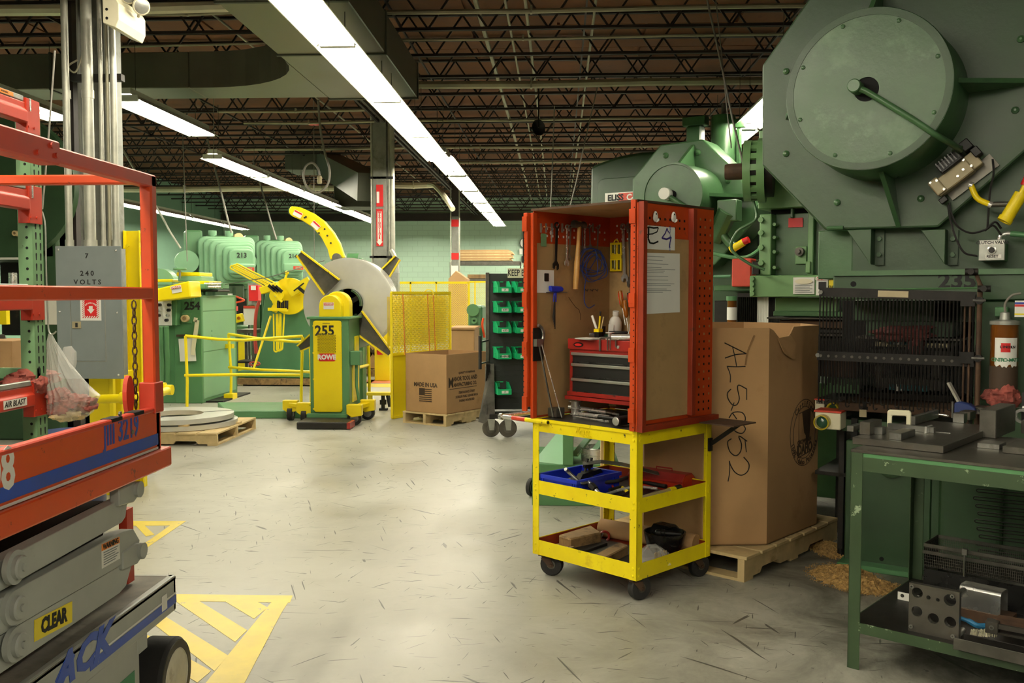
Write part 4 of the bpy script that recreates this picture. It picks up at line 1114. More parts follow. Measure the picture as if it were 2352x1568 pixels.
text('GROWN IN',.035,'ink_brown',tb,(c0.x,.018,c0.z-.26*rz_),'-y',bold=.001,tilt=R(3))
# sawdust heaps
def heap(px,py,rx,ry,h,label,seed):
    rnd=random.Random(seed);p=fl(px,py)
    n=2600
    mb=MB()
    m=22
    for i in range(m+1):
        for j in range(m+1):
            u=(i/m*2-1);v=(j/m*2-1);r=math.hypot(u,v)
            z=h*max(0,1-r**1.5)*(1+rnd.uniform(-.35,.35)) +.001
            if r>.98:z=.0005
            mb.v.append((p.x+u*rx*(1+.1*rnd.uniform(-1,1)),p.y+v*ry*(1+.1*rnd.uniform(-1,1)),z))
    for i in range(m):
        for j in range(m):
            if math.hypot((i+.5)/m*2-1,(j+.5)/m*2-1)<1.02:
                k=i*(m+1)+j;mb.f.append((k,k+m+1,k+m+2,k+1));mb.sm.append(False)
    for i in range(n):
        a_=rnd.uniform(0,6.28);r=rnd.uniform(0,1.25);x=p.x+rx*r*math.cos(a_);y=p.y+ry*r*math.sin(a_);z=h*max(0,1-r**1.5)
        s=rnd.uniform(.002,.007);t_=rnd.uniform(0,6.28)
        mb._a([(x,y,z+.001),(x+s*math.cos(t_),y+s*math.sin(t_),z+.003),(x+s*math.cos(t_+1.2),y+s*math.sin(t_+1.2),z+.008)],[(0,1,2)])
    ob('sawdust_heap',mb,'sawdust',None,label=label,cat='sawdust',kind='stuff')
heap(1940,1325,.17,.22,.05,'heap of tan sawdust spilled at the foot of the green press base',1)
heap(1905,1262,.10,.2,.035,'smaller sawdust spill between the pallet and the press base',2)
heap(2000,1350,.16,.12,.045,'sawdust pushed under the bottom flange of the press base',3)

# green welded stand behind the cart, with a sieve ring on it
GF=Fr(fl(1232,1100,0).xyz,0)
t=thing('welded_stand','light green welded steel stand seen through the yellow cart','stand',fl(1300,1100),R(0))
def gp(px,py,Y):q=WM[t.name].inverted() @ at(px,py,Y);return q
Yg=6.9
p0,p1,p2=gp(1225,1062,Yg),gp(1293,990,Yg),gp(1293,1064,Yg)
ob('sloping_plate',MB()._a([tuple(gp(1222,1064,Yg)),tuple(gp(1294,1066,Yg-.1)),tuple(gp(1294,975,Yg+.5)),tuple(gp(1286,990,Yg+.5)),tuple(gp(1222,1064,Yg)+V((0,.02,-.02))),tuple(gp(1294,1066,Yg-.1)+V((0,.02,-.02))),tuple(gp(1294,975,Yg+.5)+V((0,.02,-.02))),tuple(gp(1286,990,Yg+.5)+V((0,.02,-.02)))],[(0,1,2,3),(7,6,5,4),(0,4,5,1),(1,5,6,2),(2,6,7,3),(3,7,4,0)]),'housing_green',t)
a=gp(1222,1066,Yg-.1);b=gp(1424,1066,Yg-.1);z0=gp(1222,1100,Yg-.1).z
ob('base_box',MB().box(a.x,b.x,a.y,a.y+.8,0,a.z),'machine_green',t,bev=.005)
a=gp(1293,950,Yg-.13);b=gp(1317,1068,Yg-.13)
ob('upright',MB().box(a.x,b.x,a.y,a.y+.3,b.z,a.z+.35),'machine_green',t,bev=.004)
for dx in (0,.12):
    ob('brace',MB().bar(gp(1320,1045,Yg) +V((dx,0,0)),gp(1385,965,Yg+.4)+V((dx,0,0)),.05,.02),'housing_green',t)
c=gp(1373,1050,Yg)
t2=thing('sieve_ring','round stainless sieve pan standing on the light green stand','sieve',WM[t.name] @ V((c.x,c.y+.1,a.z if False else gp(1222,1066,Yg-.1).z)),0)
ob('pan',MB().ring((0,0,0),(0,0,.05),.125,.119,36),'steel_bright',t2)
ob('band',MB().ring((0,0,.052),(0,0,.1),.127,.12,36),'steel_bright',t2)
ob('rim',MB().tube([(.127*math.cos(R(q)),.127*math.sin(R(q)),.1) for q in range(0,360,12)],.004,6,closed=True),'alu',t2)
# dark red upright post beside a pale timber, behind the cart
a=at(1390,1215,5.9);b=at(1412,985,5.9)
ob('red_upright',MB().box(a.x,b.x,5.88,5.96,.0,1.25),'cabinet_red_dark',None,label='dark red steel upright behind the cart beside the carton',cat='post',bev=.003)
a=at(1383,1215,5.9)
ob('pale_board',MB().box(a.x-.01,a.x+.018,5.9,5.97,0,1.24),'wood',None,label='narrow pale timber standing beside the dark red upright',cat='timber')
# small caster wheel showing left of the cart
c=fl(1222,1139)
t=thing('hand_truck_wheel','grey wheel of a trolley showing behind the left leg of the cart','wheel',(c.x,c.y,0),R(60))
ob('tyre',MB().lathe([(.05,-.016),(.068,-.016),(.072,0),(.068,.016),(.05,.016)],(0,0,.072),28,1),'rubber',t)
ob('rim',MB().lathe([(.02,-.012),(.052,-.017),(.052,.017),(.02,.012)],(0,0,.072),24,1),'galv',t)
# ================================================================ workbench on the right
BF=Fr((1.205,3.885,0),R(-38.5))
bench=fthing('work_bench','green steel bench with chipped paint and a lower shelf in the right foreground','bench',BF)
BL,BD,BT=1.5,.78,.914
def bb(x0,x1,y0,y1,z0,z1):return MB().box(x0,x1,y0,y1,z0,z1)
for x,y in ((0,0),(0,BD),(BL,0),(BL,BD)):
    sx=1 if x==0 else -1;sy=1 if y==0 else -1
    ob('leg',bb(x,x+sx*.05,y,y+sy*.005,0,BT-.012).box(x,x+sx*.005,y,y+sy*.05,0,BT-.012),'bench_green',bench,bev=.0015)
ob('apron',bb(.05,BL-.05,0,.005,BT-.085,BT-.028),'bench_green',bench)
ob('apron',bb(0,.005,.05,BD-.05,BT-.075,BT-.012),'bench_green',bench)
ob('apron',bb(.05,BL-.05,BD-.005,BD,BT-.075,BT-.012),'bench_green',bench)
ob('top_edge',bb(.05,BL,.004,.012,BT-.03,BT-.012),'machine_green',bench)
ob('bench_top',bb(.0,BL,.0,BD,BT-.012,BT),'steel_plate',bench,bev=.001)
ob('shelf',bb(.006,BL-.006,.006,BD-.006,.192,.198),'iron_dark',bench)
ob('shelf_lip',bb(.05,BL-.05,.001,.005,.155,.198),'bench_green',bench)
ob('shelf_lip',bb(.001,.005,.05,BD-.05,.155,.198),'bench_green',bench)
def bt(px,py,z):return BF.I @ fl(px,py,z)
def bthing(name,label,cat,px,py,z,rz=0,group=None):
    return thing(name,label,cat,fl(px,py,z),BF.rz+rz,group)
def bput(name,mb,mat,label,cat,bev=.0015):
    """a single-mesh thing whose geometry is given in the bench's own axes"""
    o=ob(name,mb,mat,None,label=label,cat=cat,bev=bev)
    l=V(o.location);o.location=BF.M @ l;o.rotation_euler=(0,0,BF.rz);return o
def bblock(px,py,z,w_,d_,h_,mat,label,name='steel_block',cat='block',bev=.0015):
    """px,py: the front-left bottom corner of the block standing on height z"""
    p=bt(px,py,z);return bput(name,MB().box(p.x,p.x+w_,p.y,p.y+d_,z,z+h_),mat,label,cat,bev)
PZ=BT+.0305
p0=bt(1958,1003,PZ);p1=bt(2163,1026,PZ)
bput('base_plate',MB().box(p0.x,p1.x,p0.y,p0.y+.76,BT+.0005,PZ),'steel_plate','large flat steel die plate lying on the left half of the bench','plate',.002)
bblock(1974,997,PZ,.045,.14,.055,'steel_plate','steel block with red mark at the left rear edge of the die plate')
p=bt(1945,990,PZ);bput('square_bar',MB().box(p.x,p.x+.03,p.y,p.y+.11,PZ+.0,PZ+.025),'steel','square steel bar sticking out past the left edge of the die plate','bar')
bput('square_bar',MB().box(p.x+.01,p.x+.07,p.y+.11,p.y+.13,PZ,PZ+.022),'steel','short square bar behind the red-marked block','bar')
bblock(2004,996,PZ,.042,.045,.032,'steel','small steel cube in front of the cream handle')
bblock(2042,1009,PZ,.05,.17,.03,'steel','long low steel bar block at the middle of the die plate front')
p=bt(2034,986,PZ)
bput('parallel_bar',MB().box(p.x,p.x+.2,p.y+.02,p.y+.045,PZ,PZ+.026),'steel','flat steel parallel between the cube and the cream handle','bar')
bput('thin_rule',MB().box(p.x+.05,p.x+.26,p.y+.05,p.y+.06,PZ,PZ+.004).box(p.x+.17,p.x+.18,p.y-.01,p.y+.07,PZ,PZ+.03),'steel_bright','bright small square rule lying behind the parallel','rule')
p=bt(2032,983,PZ+.0)
t=thing('machinist_handle','cream coloured U-shaped handle standing on the die plate','handle',BF.M @ V((p.x,p.y+.03,PZ)),BF.rz+R(18))
ob('arch',MB().prism([(0,0),(.02,0),(.02,.055),(.08,.055),(.08,0),(.1,0),(.1,.07),(.094,.08),(.006,.08),(0,.07)],1,0,.03),'cream',t,bev=.004)
p=bt(2092,975,PZ)
bput('stop_rail',MB().box(p.x,p.x+.02,p.y,p.y+.34,PZ,PZ+.04),'steel','steel rail running back along the die plate behind the cream handle','rail')
for i,(px,py,w_,d_,h_,lab,m) in enumerate(((2188,970,.05,.055,.045,'drilled steel jaw block with a pin at the back of the die plate','steel'),(2203,963,.05,.09,.04,'plain steel block right of the drilled jaw block','steel_plate'),(2232,950,.09,.12,.035,'wide steel block behind the dark blue stapler tool','steel_plate'))):
    bblock(px,py,PZ,w_,d_,h_,m,lab)
p=bt(2173,960,PZ)
bput('locating_pin',MB().cyl((p.x+.02,p.y+.03,PZ),(p.x+.02,p.y+.03,PZ+.08),.006,n=10),'steel','upright steel pin behind the drilled jaw block','pin')
bput('small_wrench',MB().tube([(p.x-.05,p.y+.06,PZ+.008),(p.x,p.y+.03,PZ+.008)],.005,6),'steel_bright','small bright key on the die plate left of the jaw block','key')
t=thing('inspection_tool','dark blue handled tool with a raised grey lever on the bench','tool',fl(2215,950,PZ),BF.rz)
ob('base_body',MB().prism([(-.05,0),(.05,0),(.05,.03),(.02,.05),(-.03,.06),(-.05,.05)],1,0,.05),'barrel_blue',t,bev=.004)
ob('lever',MB().bar((-.03,.025,.05),(-.09,.04,.15),.022,.012),'steel_bright',t)
ob('black_rod',MB().tube([(.05,.02,.03),(.1,-.04,.005)],.004,6),'black',t)
bblock(2248,1004,BT,.07,.33,.125,'steel_worn','tall heavy steel riser block in the middle of the bench',bev=.003)
bblock(2244,1028,BT,.085,.10,.022,'steel','flat scratched steel bar in front of the tall riser block')
bblock(2302,1040,BT,.09,.22,.028,'steel_worn','polished steel bar at the right front of the bench',bev=.002)
bblock(2345,995,BT,.2,.1,.06,'steel_plate','steel block cut off at the right picture edge beside the die vise')
p=bt(2262,958,BT)
bput('scribe_rod',MB().tube([(p.x,p.y+.1,BT+.05),(p.x+.3,p.y+.14,BT+.055)],.004,6),'steel','thin steel rod lying behind the tall riser block','rod')
t=thing('vise_handle','black lever with chrome ring at the right edge of the bench top','lever',fl(2345,985,BT),BF.rz)
ob('lever',MB().bar((0,.05,0),(0,.05,.17),.02,.012),'black',t)
ob('ring',MB().ring((0,.01,.06),(0,.03,.06),.035,.022,20),'steel_bright',t)
ob('arm',MB().tube([(0,.02,.1),(.1,.02,.11)],.008,8),'steel_bright',t)
# on the lower shelf
SZ=.198
t=bthing('drilled_plate','upright steel die plate with five large round holes on the lower shelf','plate',2092,1446,SZ)
p=bt(2086,1447,SZ)
PW,PH=.19,.195
def plate_with_holes(w_,h_,th,hs):
    # union of strips around polygonal holes via grid cells: ngon with bridges
    import bmesh as B
    bm=B.new();outer=[bm.verts.new((x,0,z)) for x,z in ((0,0),(w_,0),(w_,h_),(0,h_))]
    es=[bm.edges.new((outer[i],outer[(i+1) % 4])) for i in range(4)]
    for cx,cz,r in hs:
        n=20;vs=[bm.verts.new((cx+r*math.cos(2*math.pi*k/n),0,cz+r*math.sin(2*math.pi*k/n))) for k in range(n)]
        es+=[bm.edges.new((vs[k],vs[(k+1) % n])) for k in range(n)]
    B.ops.triangle_fill(bm,use_beauty=True,edges=es)
    fs=bm.faces[:]
    # drop triangles whose centre lies inside a hole
    kill=[f for f in fs if any(math.hypot(f.calc_center_median().x-cx,f.calc_center_median().z-cz)<r*.9 for cx,cz,r in hs)]
    B.ops.delete(bm,geom=kill,context='FACES_ONLY')
    g=B.ops.extrude_face_region(bm,geom=bm.faces[:])
    B.ops.translate(bm,verts=[v for v in g['geom'] if isinstance(v,B.types.BMVert)],vec=(0,th,0))
    B.ops.recalc_face_normals(bm,faces=bm.faces[:])
    me=bpy.data.meshes.new('plate');bm.to_mesh(me);bm.free();return me
me=plate_with_holes(PW,PH,.026,[(.032,PH-.035,.021),(.155,PH-.038,.023),(.032,.085,.021),(.095,.07,.021),(.158,.07,.022),(.075,PH-.045,.008),(.11,PH-.047,.007)])
me.materials.append(MT['steel_plate'])
o=bpy.data.objects.new('plate',me);COL.objects.link(o);o.parent=t;WM[o.name]=WM[t.name]
t.location=BF.M @ V((p.x,p.y,SZ));WM[t.name]=Matrix.Translation(t.location) @ Matrix.Rotation(BF.rz,4,'Z')
for x,z in ((.012,PH-.012),(PW-.025,PH-.02),(.012,.02),(PW-.02,.018)):
    ob('cap_screw',MB().ring((x,-.008,z),(x,.0,z),.008,.004,12),'steel',t)
ob('post',MB().cyl((PW-.01,.026,.18),(PW-.01,.09,.18),.012,n=12).cyl((PW-.01,.026,.02),(PW-.01,.09,.02),.012,n=12),'steel',t)
# wire basket
p=bt(2098,1375,SZ)
t=thing('mesh_basket','long black wire mesh parts basket with steel rim on the lower shelf','basket',BF.M @ V((p.x+.01,p.y+.09,SZ)),BF.rz)
KW,KD,K0,K1=.46,.2,.13,.235
mb=MB()
for a in ((0,KW,0,.004),(0,KW,KD-.004,KD),(0,.004,0,KD),(KW-.004,KW,0,KD)):mb.box(*a,K1-.016,K1)
ob('rim',mb,'steel_worn',t,bev=.001)
ob('rim_rail',MB().box(-.002,KW,-.006,0,K1-.045,K1-.03),'steel_worn',t)
ob('inner_tray',MB().box(.006,KW-.006,.006,KD-.006,K0,K0+.004),'black',t)
for nm,a in (('end_wall',(.002,.004,.002,KD,0,K1-.012)),('end_wall',(KW-.006,KW-.004,.002,KD,0,K1-.012)),('side_skirt',(.004,KW,.003,.006,0,.12))):
    ob(nm,MB().box(*a),'black_gloss',t)
mb=MB()
for i in range(58):
    x=.006+i*.0079
    for y,z0,z1 in ((.004,K0,K1-.014),(KD-.006,K0,K1-.014)):mb.bar((x,y,z0),(x+.004,y,z1),.0016,.0016)
for k in range(7):
    for y in (.004,KD-.006):mb.bar((.004,y,K0+.008+k*.013),(KW-.004,y,K0+.008+k*.013),.0016,.0016)
ob('wire_mesh',mb,'steel_worn',t,kind='stuff')
ob('clamp',MB().box(.165,.185,-.014,.004,K1-.02,K1+.006).cyl((.175,-.008,.12),(.175,-.008,K1-.02),.004,n=6),'steel',t)
# polished hood, brush, rails, fixtures
p=bt(2202,1420,SZ)
t=thing('steel_hood','polished rounded sheet steel cover lying beside the drilled plate','cover',BF.M @ V((p.x+.0,p.y+.0,SZ+.05)),BF.rz+R(-4))
pr=[(0,0),(0,.075)]+[(.02-.02*math.cos(R(a)),.075+.02*math.sin(R(a))) for a in range(0,91,15)]+[(.07+.02*math.sin(R(a)),.075+.02*math.cos(R(a))) for a in range(0,91,15)]+[(.09,0),(.086,0),(.086,.075),(.07,.09),(.02,.09),(.004,.075),(.004,0)]
ob('cover',MB().prism(pr,0,0,.16),'alu',t)
bput('wood_strip',MB().box(p.x-.02,p.x+.2,p.y-.012,p.y+.08,SZ,SZ+.05),'rust','rusty blank under the polished steel cover','blank')
t=thing('scrub_brush','blue handled brush with pale bristles on the lower shelf','brush',fl(2260,1450,SZ),BF.rz)
p0=WM[t.name].inverted()
ob('handle',MB().tube(smooth_path([p0 @ fl(*q) for q in ((2198,1416,SZ+.075),(2225,1426,SZ+.06),(2250,1437,SZ+.045),(2300,1432,SZ+.05),(2325,1424,SZ+.055))]),[.008]*6+[.011]*12+[.008]*7,8),'sign_blue',t)
mb=MB();rnd=random.Random(2)
a=p0 @ fl(2230,1452,SZ+.02);b=p0 @ fl(2290,1452,SZ+.03)
for i in range(90):
    q=a.lerp(b,rnd.random());mb.bar((q.x,q.y+rnd.uniform(-.012,.012),q.z+.012),(q.x+rnd.uniform(-.004,.004),q.y+rnd.uniform(-.014,.014),q.z-.016),.0018,.0018)
ob('bristles',mb,'cream',t,kind='stuff')
p=bt(2198,1482,SZ)
bput('angle_rail',MB().box(p.x,p.x+.5,p.y-.05,p.y-.045,SZ,SZ+.045).box(p.x,p.x+.5,p.y-.05,p.y,SZ,SZ+.004),'steel_worn','dark steel angle rail lying along the front of the lower shelf','rail')
bput('angle_rail',MB().box(p.x+.02,p.x+.5,p.y+.01,p.y+.015,SZ,SZ+.05),'iron_dark','second dark rail behind the front angle rail','rail')
p=bt(2268,1475,SZ)
t=thing('slotted_fixture','slotted rusty steel fixture bar at the right end of the lower shelf','fixture',BF.M @ V((p.x,p.y-.04,SZ+.05)),BF.rz+R(4))
ob('end_block',MB().box(0,.045,0,.05,0,.045),'steel_plate',t,bev=.002)
ob('screw_hole',MB().ring((.022,-.002,.024),(.022,.0,.024),.009,.005,14),'steel',t)
ob('bar',MB().box(.045,.3,.006,.02,.022,.04).box(.045,.3,.006,.02,0,.008).box(.17,.3,.006,.02,.006,.03),'steel_plate',t)
ob('back_plate',MB().box(.03,.3,.04,.1,.02,.05),'rust',t)
p=bt(2058,1378,SZ)
t=thing('white_bracket','small scuffed white metal bracket at the rear left of the shelf','bracket',BF.M @ V((p.x,p.y+.02,SZ)),BF.rz)
ob('plate',MB().box(0,.09,0,.006,.0,.035),'white',t);ob('top_flange',MB().box(0,.09,0,.05,.035,.04),'iron_dark',t)
ob('hole',MB().cyl((.02,-.001,.02),(.02,.0,.02),.008,n=12),'steel_worn',t)

# ================================================================ big press 235
PR=Fr(at(2030,205,5.35).xy.to_3d(),R(-30))
def ph(px,py,y=0.0):return PR.hit(px,py,1,y)
def pbx(px0,py0,px1,py1,y0,y1):
    a=ph(px0,py0,y0);b=ph(px1,py1,y0);return MB().box(a.x,b.x,y0,y1,b.z,a.z)
press=fthing('stamping_press','huge dark green stamping press with round flywheel guard, number 235','press',PR)
oct1=[(1750,150),(1750,380),(1895,528),(2155,522),(2352,350),(2440,270),(2440,40),(2250,-130),(1960,-150)]
pts=[(q.x,q.z) for q in (ph(*p) for p in oct1)]
pts=[(x,min(z,4.6)) for x,z in pts]
ob('guard_plate',MB().prism(pts,1,0,.9 if False else .07),'press_dark',press,bev=.012,seg=2)
c1=ph(1990,205,-.40);Rr=(ph(2193,205,-.40).x -ph(1805,205,-.40).x)/2
cx,cz=c1.x,c1.z
cx=(ph(2193,205,-.40).x +ph(1805,205,-.40).x)/2
c=(cx,0,cz)
ob('flywheel_drum',MB().lathe([(Rr*1.035,0),(Rr*1.03,-.02),(Rr,-.39),(Rr*.99,-.40),(Rr*.93,-.40),(Rr*.925,-.39),(Rr*.905,-.385)],c,72,1),'press_green',press)
ob('face_ring',MB().ring((cx,-.405,cz),(cx,-.385,cz),Rr*.985,Rr*.90,72),'press_dark',press)
def disc_with_hole(R0,hx,hz,hr,y0,y1,n=64):
    """round plate with an off-centre round opening"""
    mb=MB();A=[];B_=[]
    for k in range(n):
        a=2*math.pi*k/n;A.append((R0*math.cos(a),R0*math.sin(a)));B_.append((hx+hr*math.cos(a),hz+hr*math.sin(a)))
    vs=[(cx+x,y0,cz+z) for x,z in A]+[(cx+x,y0,cz+z) for x,z in B_]+[(cx+x,y1,cz+z) for x,z in B_]+[(cx+x,y1,cz+z) for x,z in A]
    fs=[]
    for k in range(n):
        j=(k+1) % n;fs+=[(k,j,n+j,n+k),(n+k,n+j,2*n+j,2*n+k),(3*n+k,2*n+k,2*n+j,3*n+j),(k,3*n+k,3*n+j,j)]
    return mb._a(vs,fs)
ob('face_disc',disc_with_hole(Rr*.905,0,.0,Rr*.15,-.402,-.37),'press_disc',press)
ob('shaft_pit',MB().cyl((cx,-.395,cz),(cx,-.385,cz),Rr*.16,n=32),'void',press)
ob('shaft_cap',MB().lathe([(.035,-.38),(.035,-.48),(.030,-.486)],(cx-.045,0,cz+.01),24,1),'press_green',press)
for k in range(8):
    a=R(20+45*k);ob('bolt',MB().lathe([(.012,0),(.011,-.006),(.004,-.010)][::1],(cx+Rr*.86*math.cos(a),-.402,cz+Rr*.86*math.sin(a)),8,1),'press_green',press)
# stiffening gussets around the drum
def gusset(ang,L,wd):
    a=R(ang);mb=MB();ca,sa=math.cos(a),math.sin(a)
    p=[(Rr*1.0,-.30),(Rr*1.0+L,-.001),(Rr*1.0,-.001)]
    vs=[]
    for s in (-wd,wd):
        for r_,y_ in p:vs.append((cx+r_*ca-s*sa,y_,cz+r_*sa+s*ca))
    mb._a(vs,[(0,1,2),(5,4,3),(0,3,4,1),(1,4,5,2),(2,5,3,0)]);return mb
for ang,L in ((2,.35),(183,.12),(-82,.28),(92,.25)):ob('gusset',gusset(ang,L,.012),'press_green',press)
for px,py in ((1806,164),(1806,353),(1923,465),(2115,456),(2332,253),(2345,90)):
    q=ph(px,py);ob('bolt',MB().lathe([(.02,0),(.018,-.01),(.006,-.018)],(q.x,0,q.z),10,1),'press_green',press)
# air pipe across the face
a=V((cx-.03,-.455,cz));b=ph(2205,345,-.14);m1=ph(2090,270,-.44)
ob('air_pipe',MB().tube([a]+smooth_path([V((cx+.01,-.455,cz-.02)),m1,ph(2150,310,-.40),ph(2190,333,-.25),b],5),.016,12),'press_green',press)
for k in range(3):ob('pipe_wrap',MB().cyl(b+V((-.03+.014*k,.0,.016-.006*k)),b+V((-.023+.014*k,0,.013-.006*k)),.022,n=12),'press_green',press)
# solenoid valve
q=ph(2190,405,-.02)
Tv=thing('solenoid_valve','tan and black solenoid valve block tilted on the big press guard','valve',PR.M @ V((q.x,-.005,q.z)),PR.rz)
Mv=Matrix.Rotation(R(-38),4,'Y')
def vb(x0,x1,y0,y1,z0,z1):m=MB();m.M=Mv;return m.box(x0,x1,y0,y1,z0,z1)
ob('mount_plate',vb(-.08,.20,-.012,0,-.10,-.02),'steel_plate',Tv,bev=.001)
ob('valve_body',vb(-.11,.10,-.10,-.012,-.055,.03),'valve_tan',Tv,bev=.006)
ob('end_block',vb(-.115,-.06,-.115,-.02,-.05,.04),'valve_tan',Tv,bev=.008,seg=2)
ob('port_block',vb(.08,.15,-.09,-.012,-.05,.035),'valve_tan',Tv,bev=.004)
m=vb(-.03,.10,-.135,-.02,.025,.085)
ob('silencer',m,'black',Tv,bev=.006)
for k in range(7):ob('fin',vb(-.025+.018*k,-.018+.018*k,-.142,-.1,.04,.09),'black_gloss',Tv)
ob('coil_cap',vb(.12,.17,-.13,-.03,.045,.1),'black',Tv,bev=.004);ob('coil_cap',vb(.14,.18,-.12,-.04,-.01,.04),'black',Tv,bev=.004)
ob('connector',vb(-.13,-.09,-.07,-.03,-.09,-.06),'black',Tv,bev=.003)
for x,z in ((-.07,.02),(-.07,-.04),(.02,-.03),(.06,-.02),(.09,.02),(.1,-.03),(-.1,.03)):
    m=MB();m.M=Mv;m.cyl((x,-.12,z),(x,-.10,z),.007,n=8);ob('screw',m,'steel_bright',Tv)
# yellow hose and shut-off valve
H0,H1,H2,H3=ph(2230,425,-.07),ph(2245,455,-.08),ph(2275,470,-.08),ph(2330,468,-.10)
Ty=thing('shutoff_valve','yellow air shut-off valve with red handle at the right picture edge','valve',PR.M @ V((H3.x,-.10,H3.z)),PR.rz)
def lo(p):return p-V((H3.x,-.10,H3.z))
ob('yellow_hose',MB().tube(smooth_path([lo(H0),lo(H1),lo(H2)],6),.015,12),'yellow',Ty)
for q in (lo(H0),lo(H2)):ob('hose_clamp',MB().cyl(q+V((-.008,0,.004)),q+V((.008,0,-.004)),.018,n=12),'steel_bright',Ty)
ob('pipe_elbow',MB().tube([lo(H2),lo(H2)+V((.03,0,0)),V((-.02,0,0)),V((0,.0,.005))],.014,12),'steel_worn',Ty)
m=MB().cyl((-.035,-.01,-.075),(.03,0,.05),.032,n=16);ob('valve_body',m,'yellow',Ty)
ob('outlet',MB().ring((-.045,-.014,-.09),(-.033,-.01,-.07),.036,.022,18),'yellow',Ty)
ob('stem',MB().cyl((.03,0,.05),(.045,0,.09),.014,n=12),'yellow',Ty)
ob('red_handle',MB().cyl((.045,0,.09),(.06,0,.13),.022,n=12),'sign_red',Ty)
# black cables from the valve
t=thing('valve_cable','black cables looping from the valve block down to the clutch box','cable',PR.M @ ph(2190,480,-.03),PR.rz)
o0=ph(2190,480,-.03)
for pts_ in (((2180,465),(2185,490),(2200,520),(2230,535),(2262,528),(2282,518),(2300,540)),((2178,470),(2182,500),(2195,545),(2215,580),(2246,588)),((2280,365),(2282,400),(2274,440),(2268,525)),((2262,530),(2285,510),(2300,525))):
    ob('wire',MB().tube(smooth_path([ph(x,y,-.05)-o0 for x,y in pts_],6),.006,6),'black',t)
# clutch valve box
q0,q1=ph(2249,551,-.05),ph(2308,598,-.05)
t=thing('clutch_box','grey push button box reading CLUTCH VALVE RESET on the big press','switch box',PR.M @ V(((q0.x+q1.x)/2,.0,(q0.z+q1.z)/2)),PR.rz)
hw,hh2=(q1.x-q0.x)/2,(q0.z-q1.z)/2
ob('box',MB().box(-hw,hw,-.05,.18,-hh2,hh2),'machine_green',t,bev=.004)
ob('cover',MB().box(-hw,hw,-.058,-.05,-hh2,hh2),'galv',t,bev=.003)
ob('button_ring',MB().lathe([(.022,-.058),(.022,-.066),(.016,-.068)],(0,0,0),20,1),'steel_bright',t)
ob('button',MB().lathe([(.015,-.06),(.015,-.07),(.012,-.073)],(0,0,0),18,1),'black',t)
text('CLUTCH VALVE',.021,'ink',t,(0,-.0595,hh2-.016),'-y',bold=.0006,ext=.0004)
text('RESET',.021,'ink',t,(.004,-.0595,-hh2+.022),'-y',bold=.0006,ext=.0004)
ob('label_strip',MB().box(-hw+.006,hw-.006,-.0588,-.058,hh2-.027,hh2-.005).box(-.028,.045,-.0588,-.058,-hh2+.012,-hh2+.032),'white',t)
ob('conduit_elbow',MB().tube(smooth_path([V((hw-.03,-.02,hh2)),V((hw-.025,-.02,hh2+.02)),V((hw,-.02,hh2+.03)),V((hw+.02,-.02,hh2+.03))]),.012,10),'steel_bright',t)
ob('green_conduit',MB().tube([V((hw+.02,-.02,hh2+.03)),V((hw+.25,-.02,hh2+.0))],.015,10),'machine_green',t)
# frame beam with 235, uprights, brackets
ob('cross_beam',pbx(1914,622,2560,690,.0,.9),'press_dark',press,bev=.006)
ob('beam_flange',pbx(1914,622,2560,627,-.02,.0),'press_green',press)
q=ph(2198,646,-.002)
text('235',.12,'ink',press,(q.x,-.003,q.z),'-y',bold=.004,sx=1.05)
q=ph(1960,652,-.001);ob('round_opening',MB().cyl((q.x,-.002,q.z),(q.x,.01,q.z),.016,n=20),'void',press)
ob('upper_body',pbx(1960,300,2560,622,.12,1.3),'press_dark',press,bev=.01)
ob('upper_panel',pbx(1880,530,1962,640,.14,.5),'press_green',press,bev=.005)
for px in (1945,2115):
    a=ph(px,528,.0);b=ph(px+55,608,.0)
    m=MB()
    m._a([(a.x,0,a.z),(b.x,0,a.z),(b.x,0,b.z),(a.x,.12,a.z),(b.x,.12,a.z),(b.x,.12,b.z)],[(0,1,2),(5,4,3),(0,3,4,1),(1,4,5,2),(2,5,3,0)])
    ob('bracket',m,'press_dark',press,bev=.003)
    ob('bracket_foot',MB().box(b.x-.0,b.x+.05,.1,.118,b.z,a.z),'press_dark',press)
    for zz in (.3,.75):ob('bolt',MB().cyl((b.x+.025,.08,b.z+(a.z-b.z)*zz),(b.x+.025,.1,b.z+(a.z-b.z)*zz),.014,n=6),'press_green',press)
q=ph(1913,520);ob('hinge_knuckle',MB().tube([(q.x-.03,-.01,q.z-.01),(q.x+.06,-.01,q.z-.01)],.012,8),'press_green',press)
# right upright with the reservoir
ob('right_upright',pbx(2240,690,2560,1300,.02,.9),'press_dark',press,bev=.008)
ob('top_box',pbx(2285,705,2315,727,-.06,.02),'machine_green',press,bev=.004)
# base below the bolster
ob('base_panel',pbx(1943,1010,2134,1335,-.02,.5),'press_dark',press,bev=.006)
ob('base_gap_shade',pbx(2134,1010,2142,1300,.0,.4),'void',press)  # black strip stands in for the shaded gap between base panels
ob('base_side',pbx(2143,1010,2155,1300,-.03,.4),'press_dark',press)
ob('base_panel',pbx(2156,1080,2520,1330,-.01,.5),'press_dark',press,bev=.01)
ob('rounded_cover',pbx(2156,1085,2300,1330,-.06,.0),'press_dark',press,bev=.03,seg=3)
ob('lifting_eye',MB().lathe([(.001,-.025),(.07,-.023),(.075,-.02),(.075,0)],(ph(2050,1065).x,-.02,ph(2050,1065).z+.0),20,1),'press_dark',press)
q=ph(2025,1283,-.02);ob('round_opening',MB().cyl((q.x,-.024,q.z),(q.x,.0,q.z),.012,n=16),'void',press)
a=ph(1943,1335,-.02);b=ph(2134,1335,-.02)
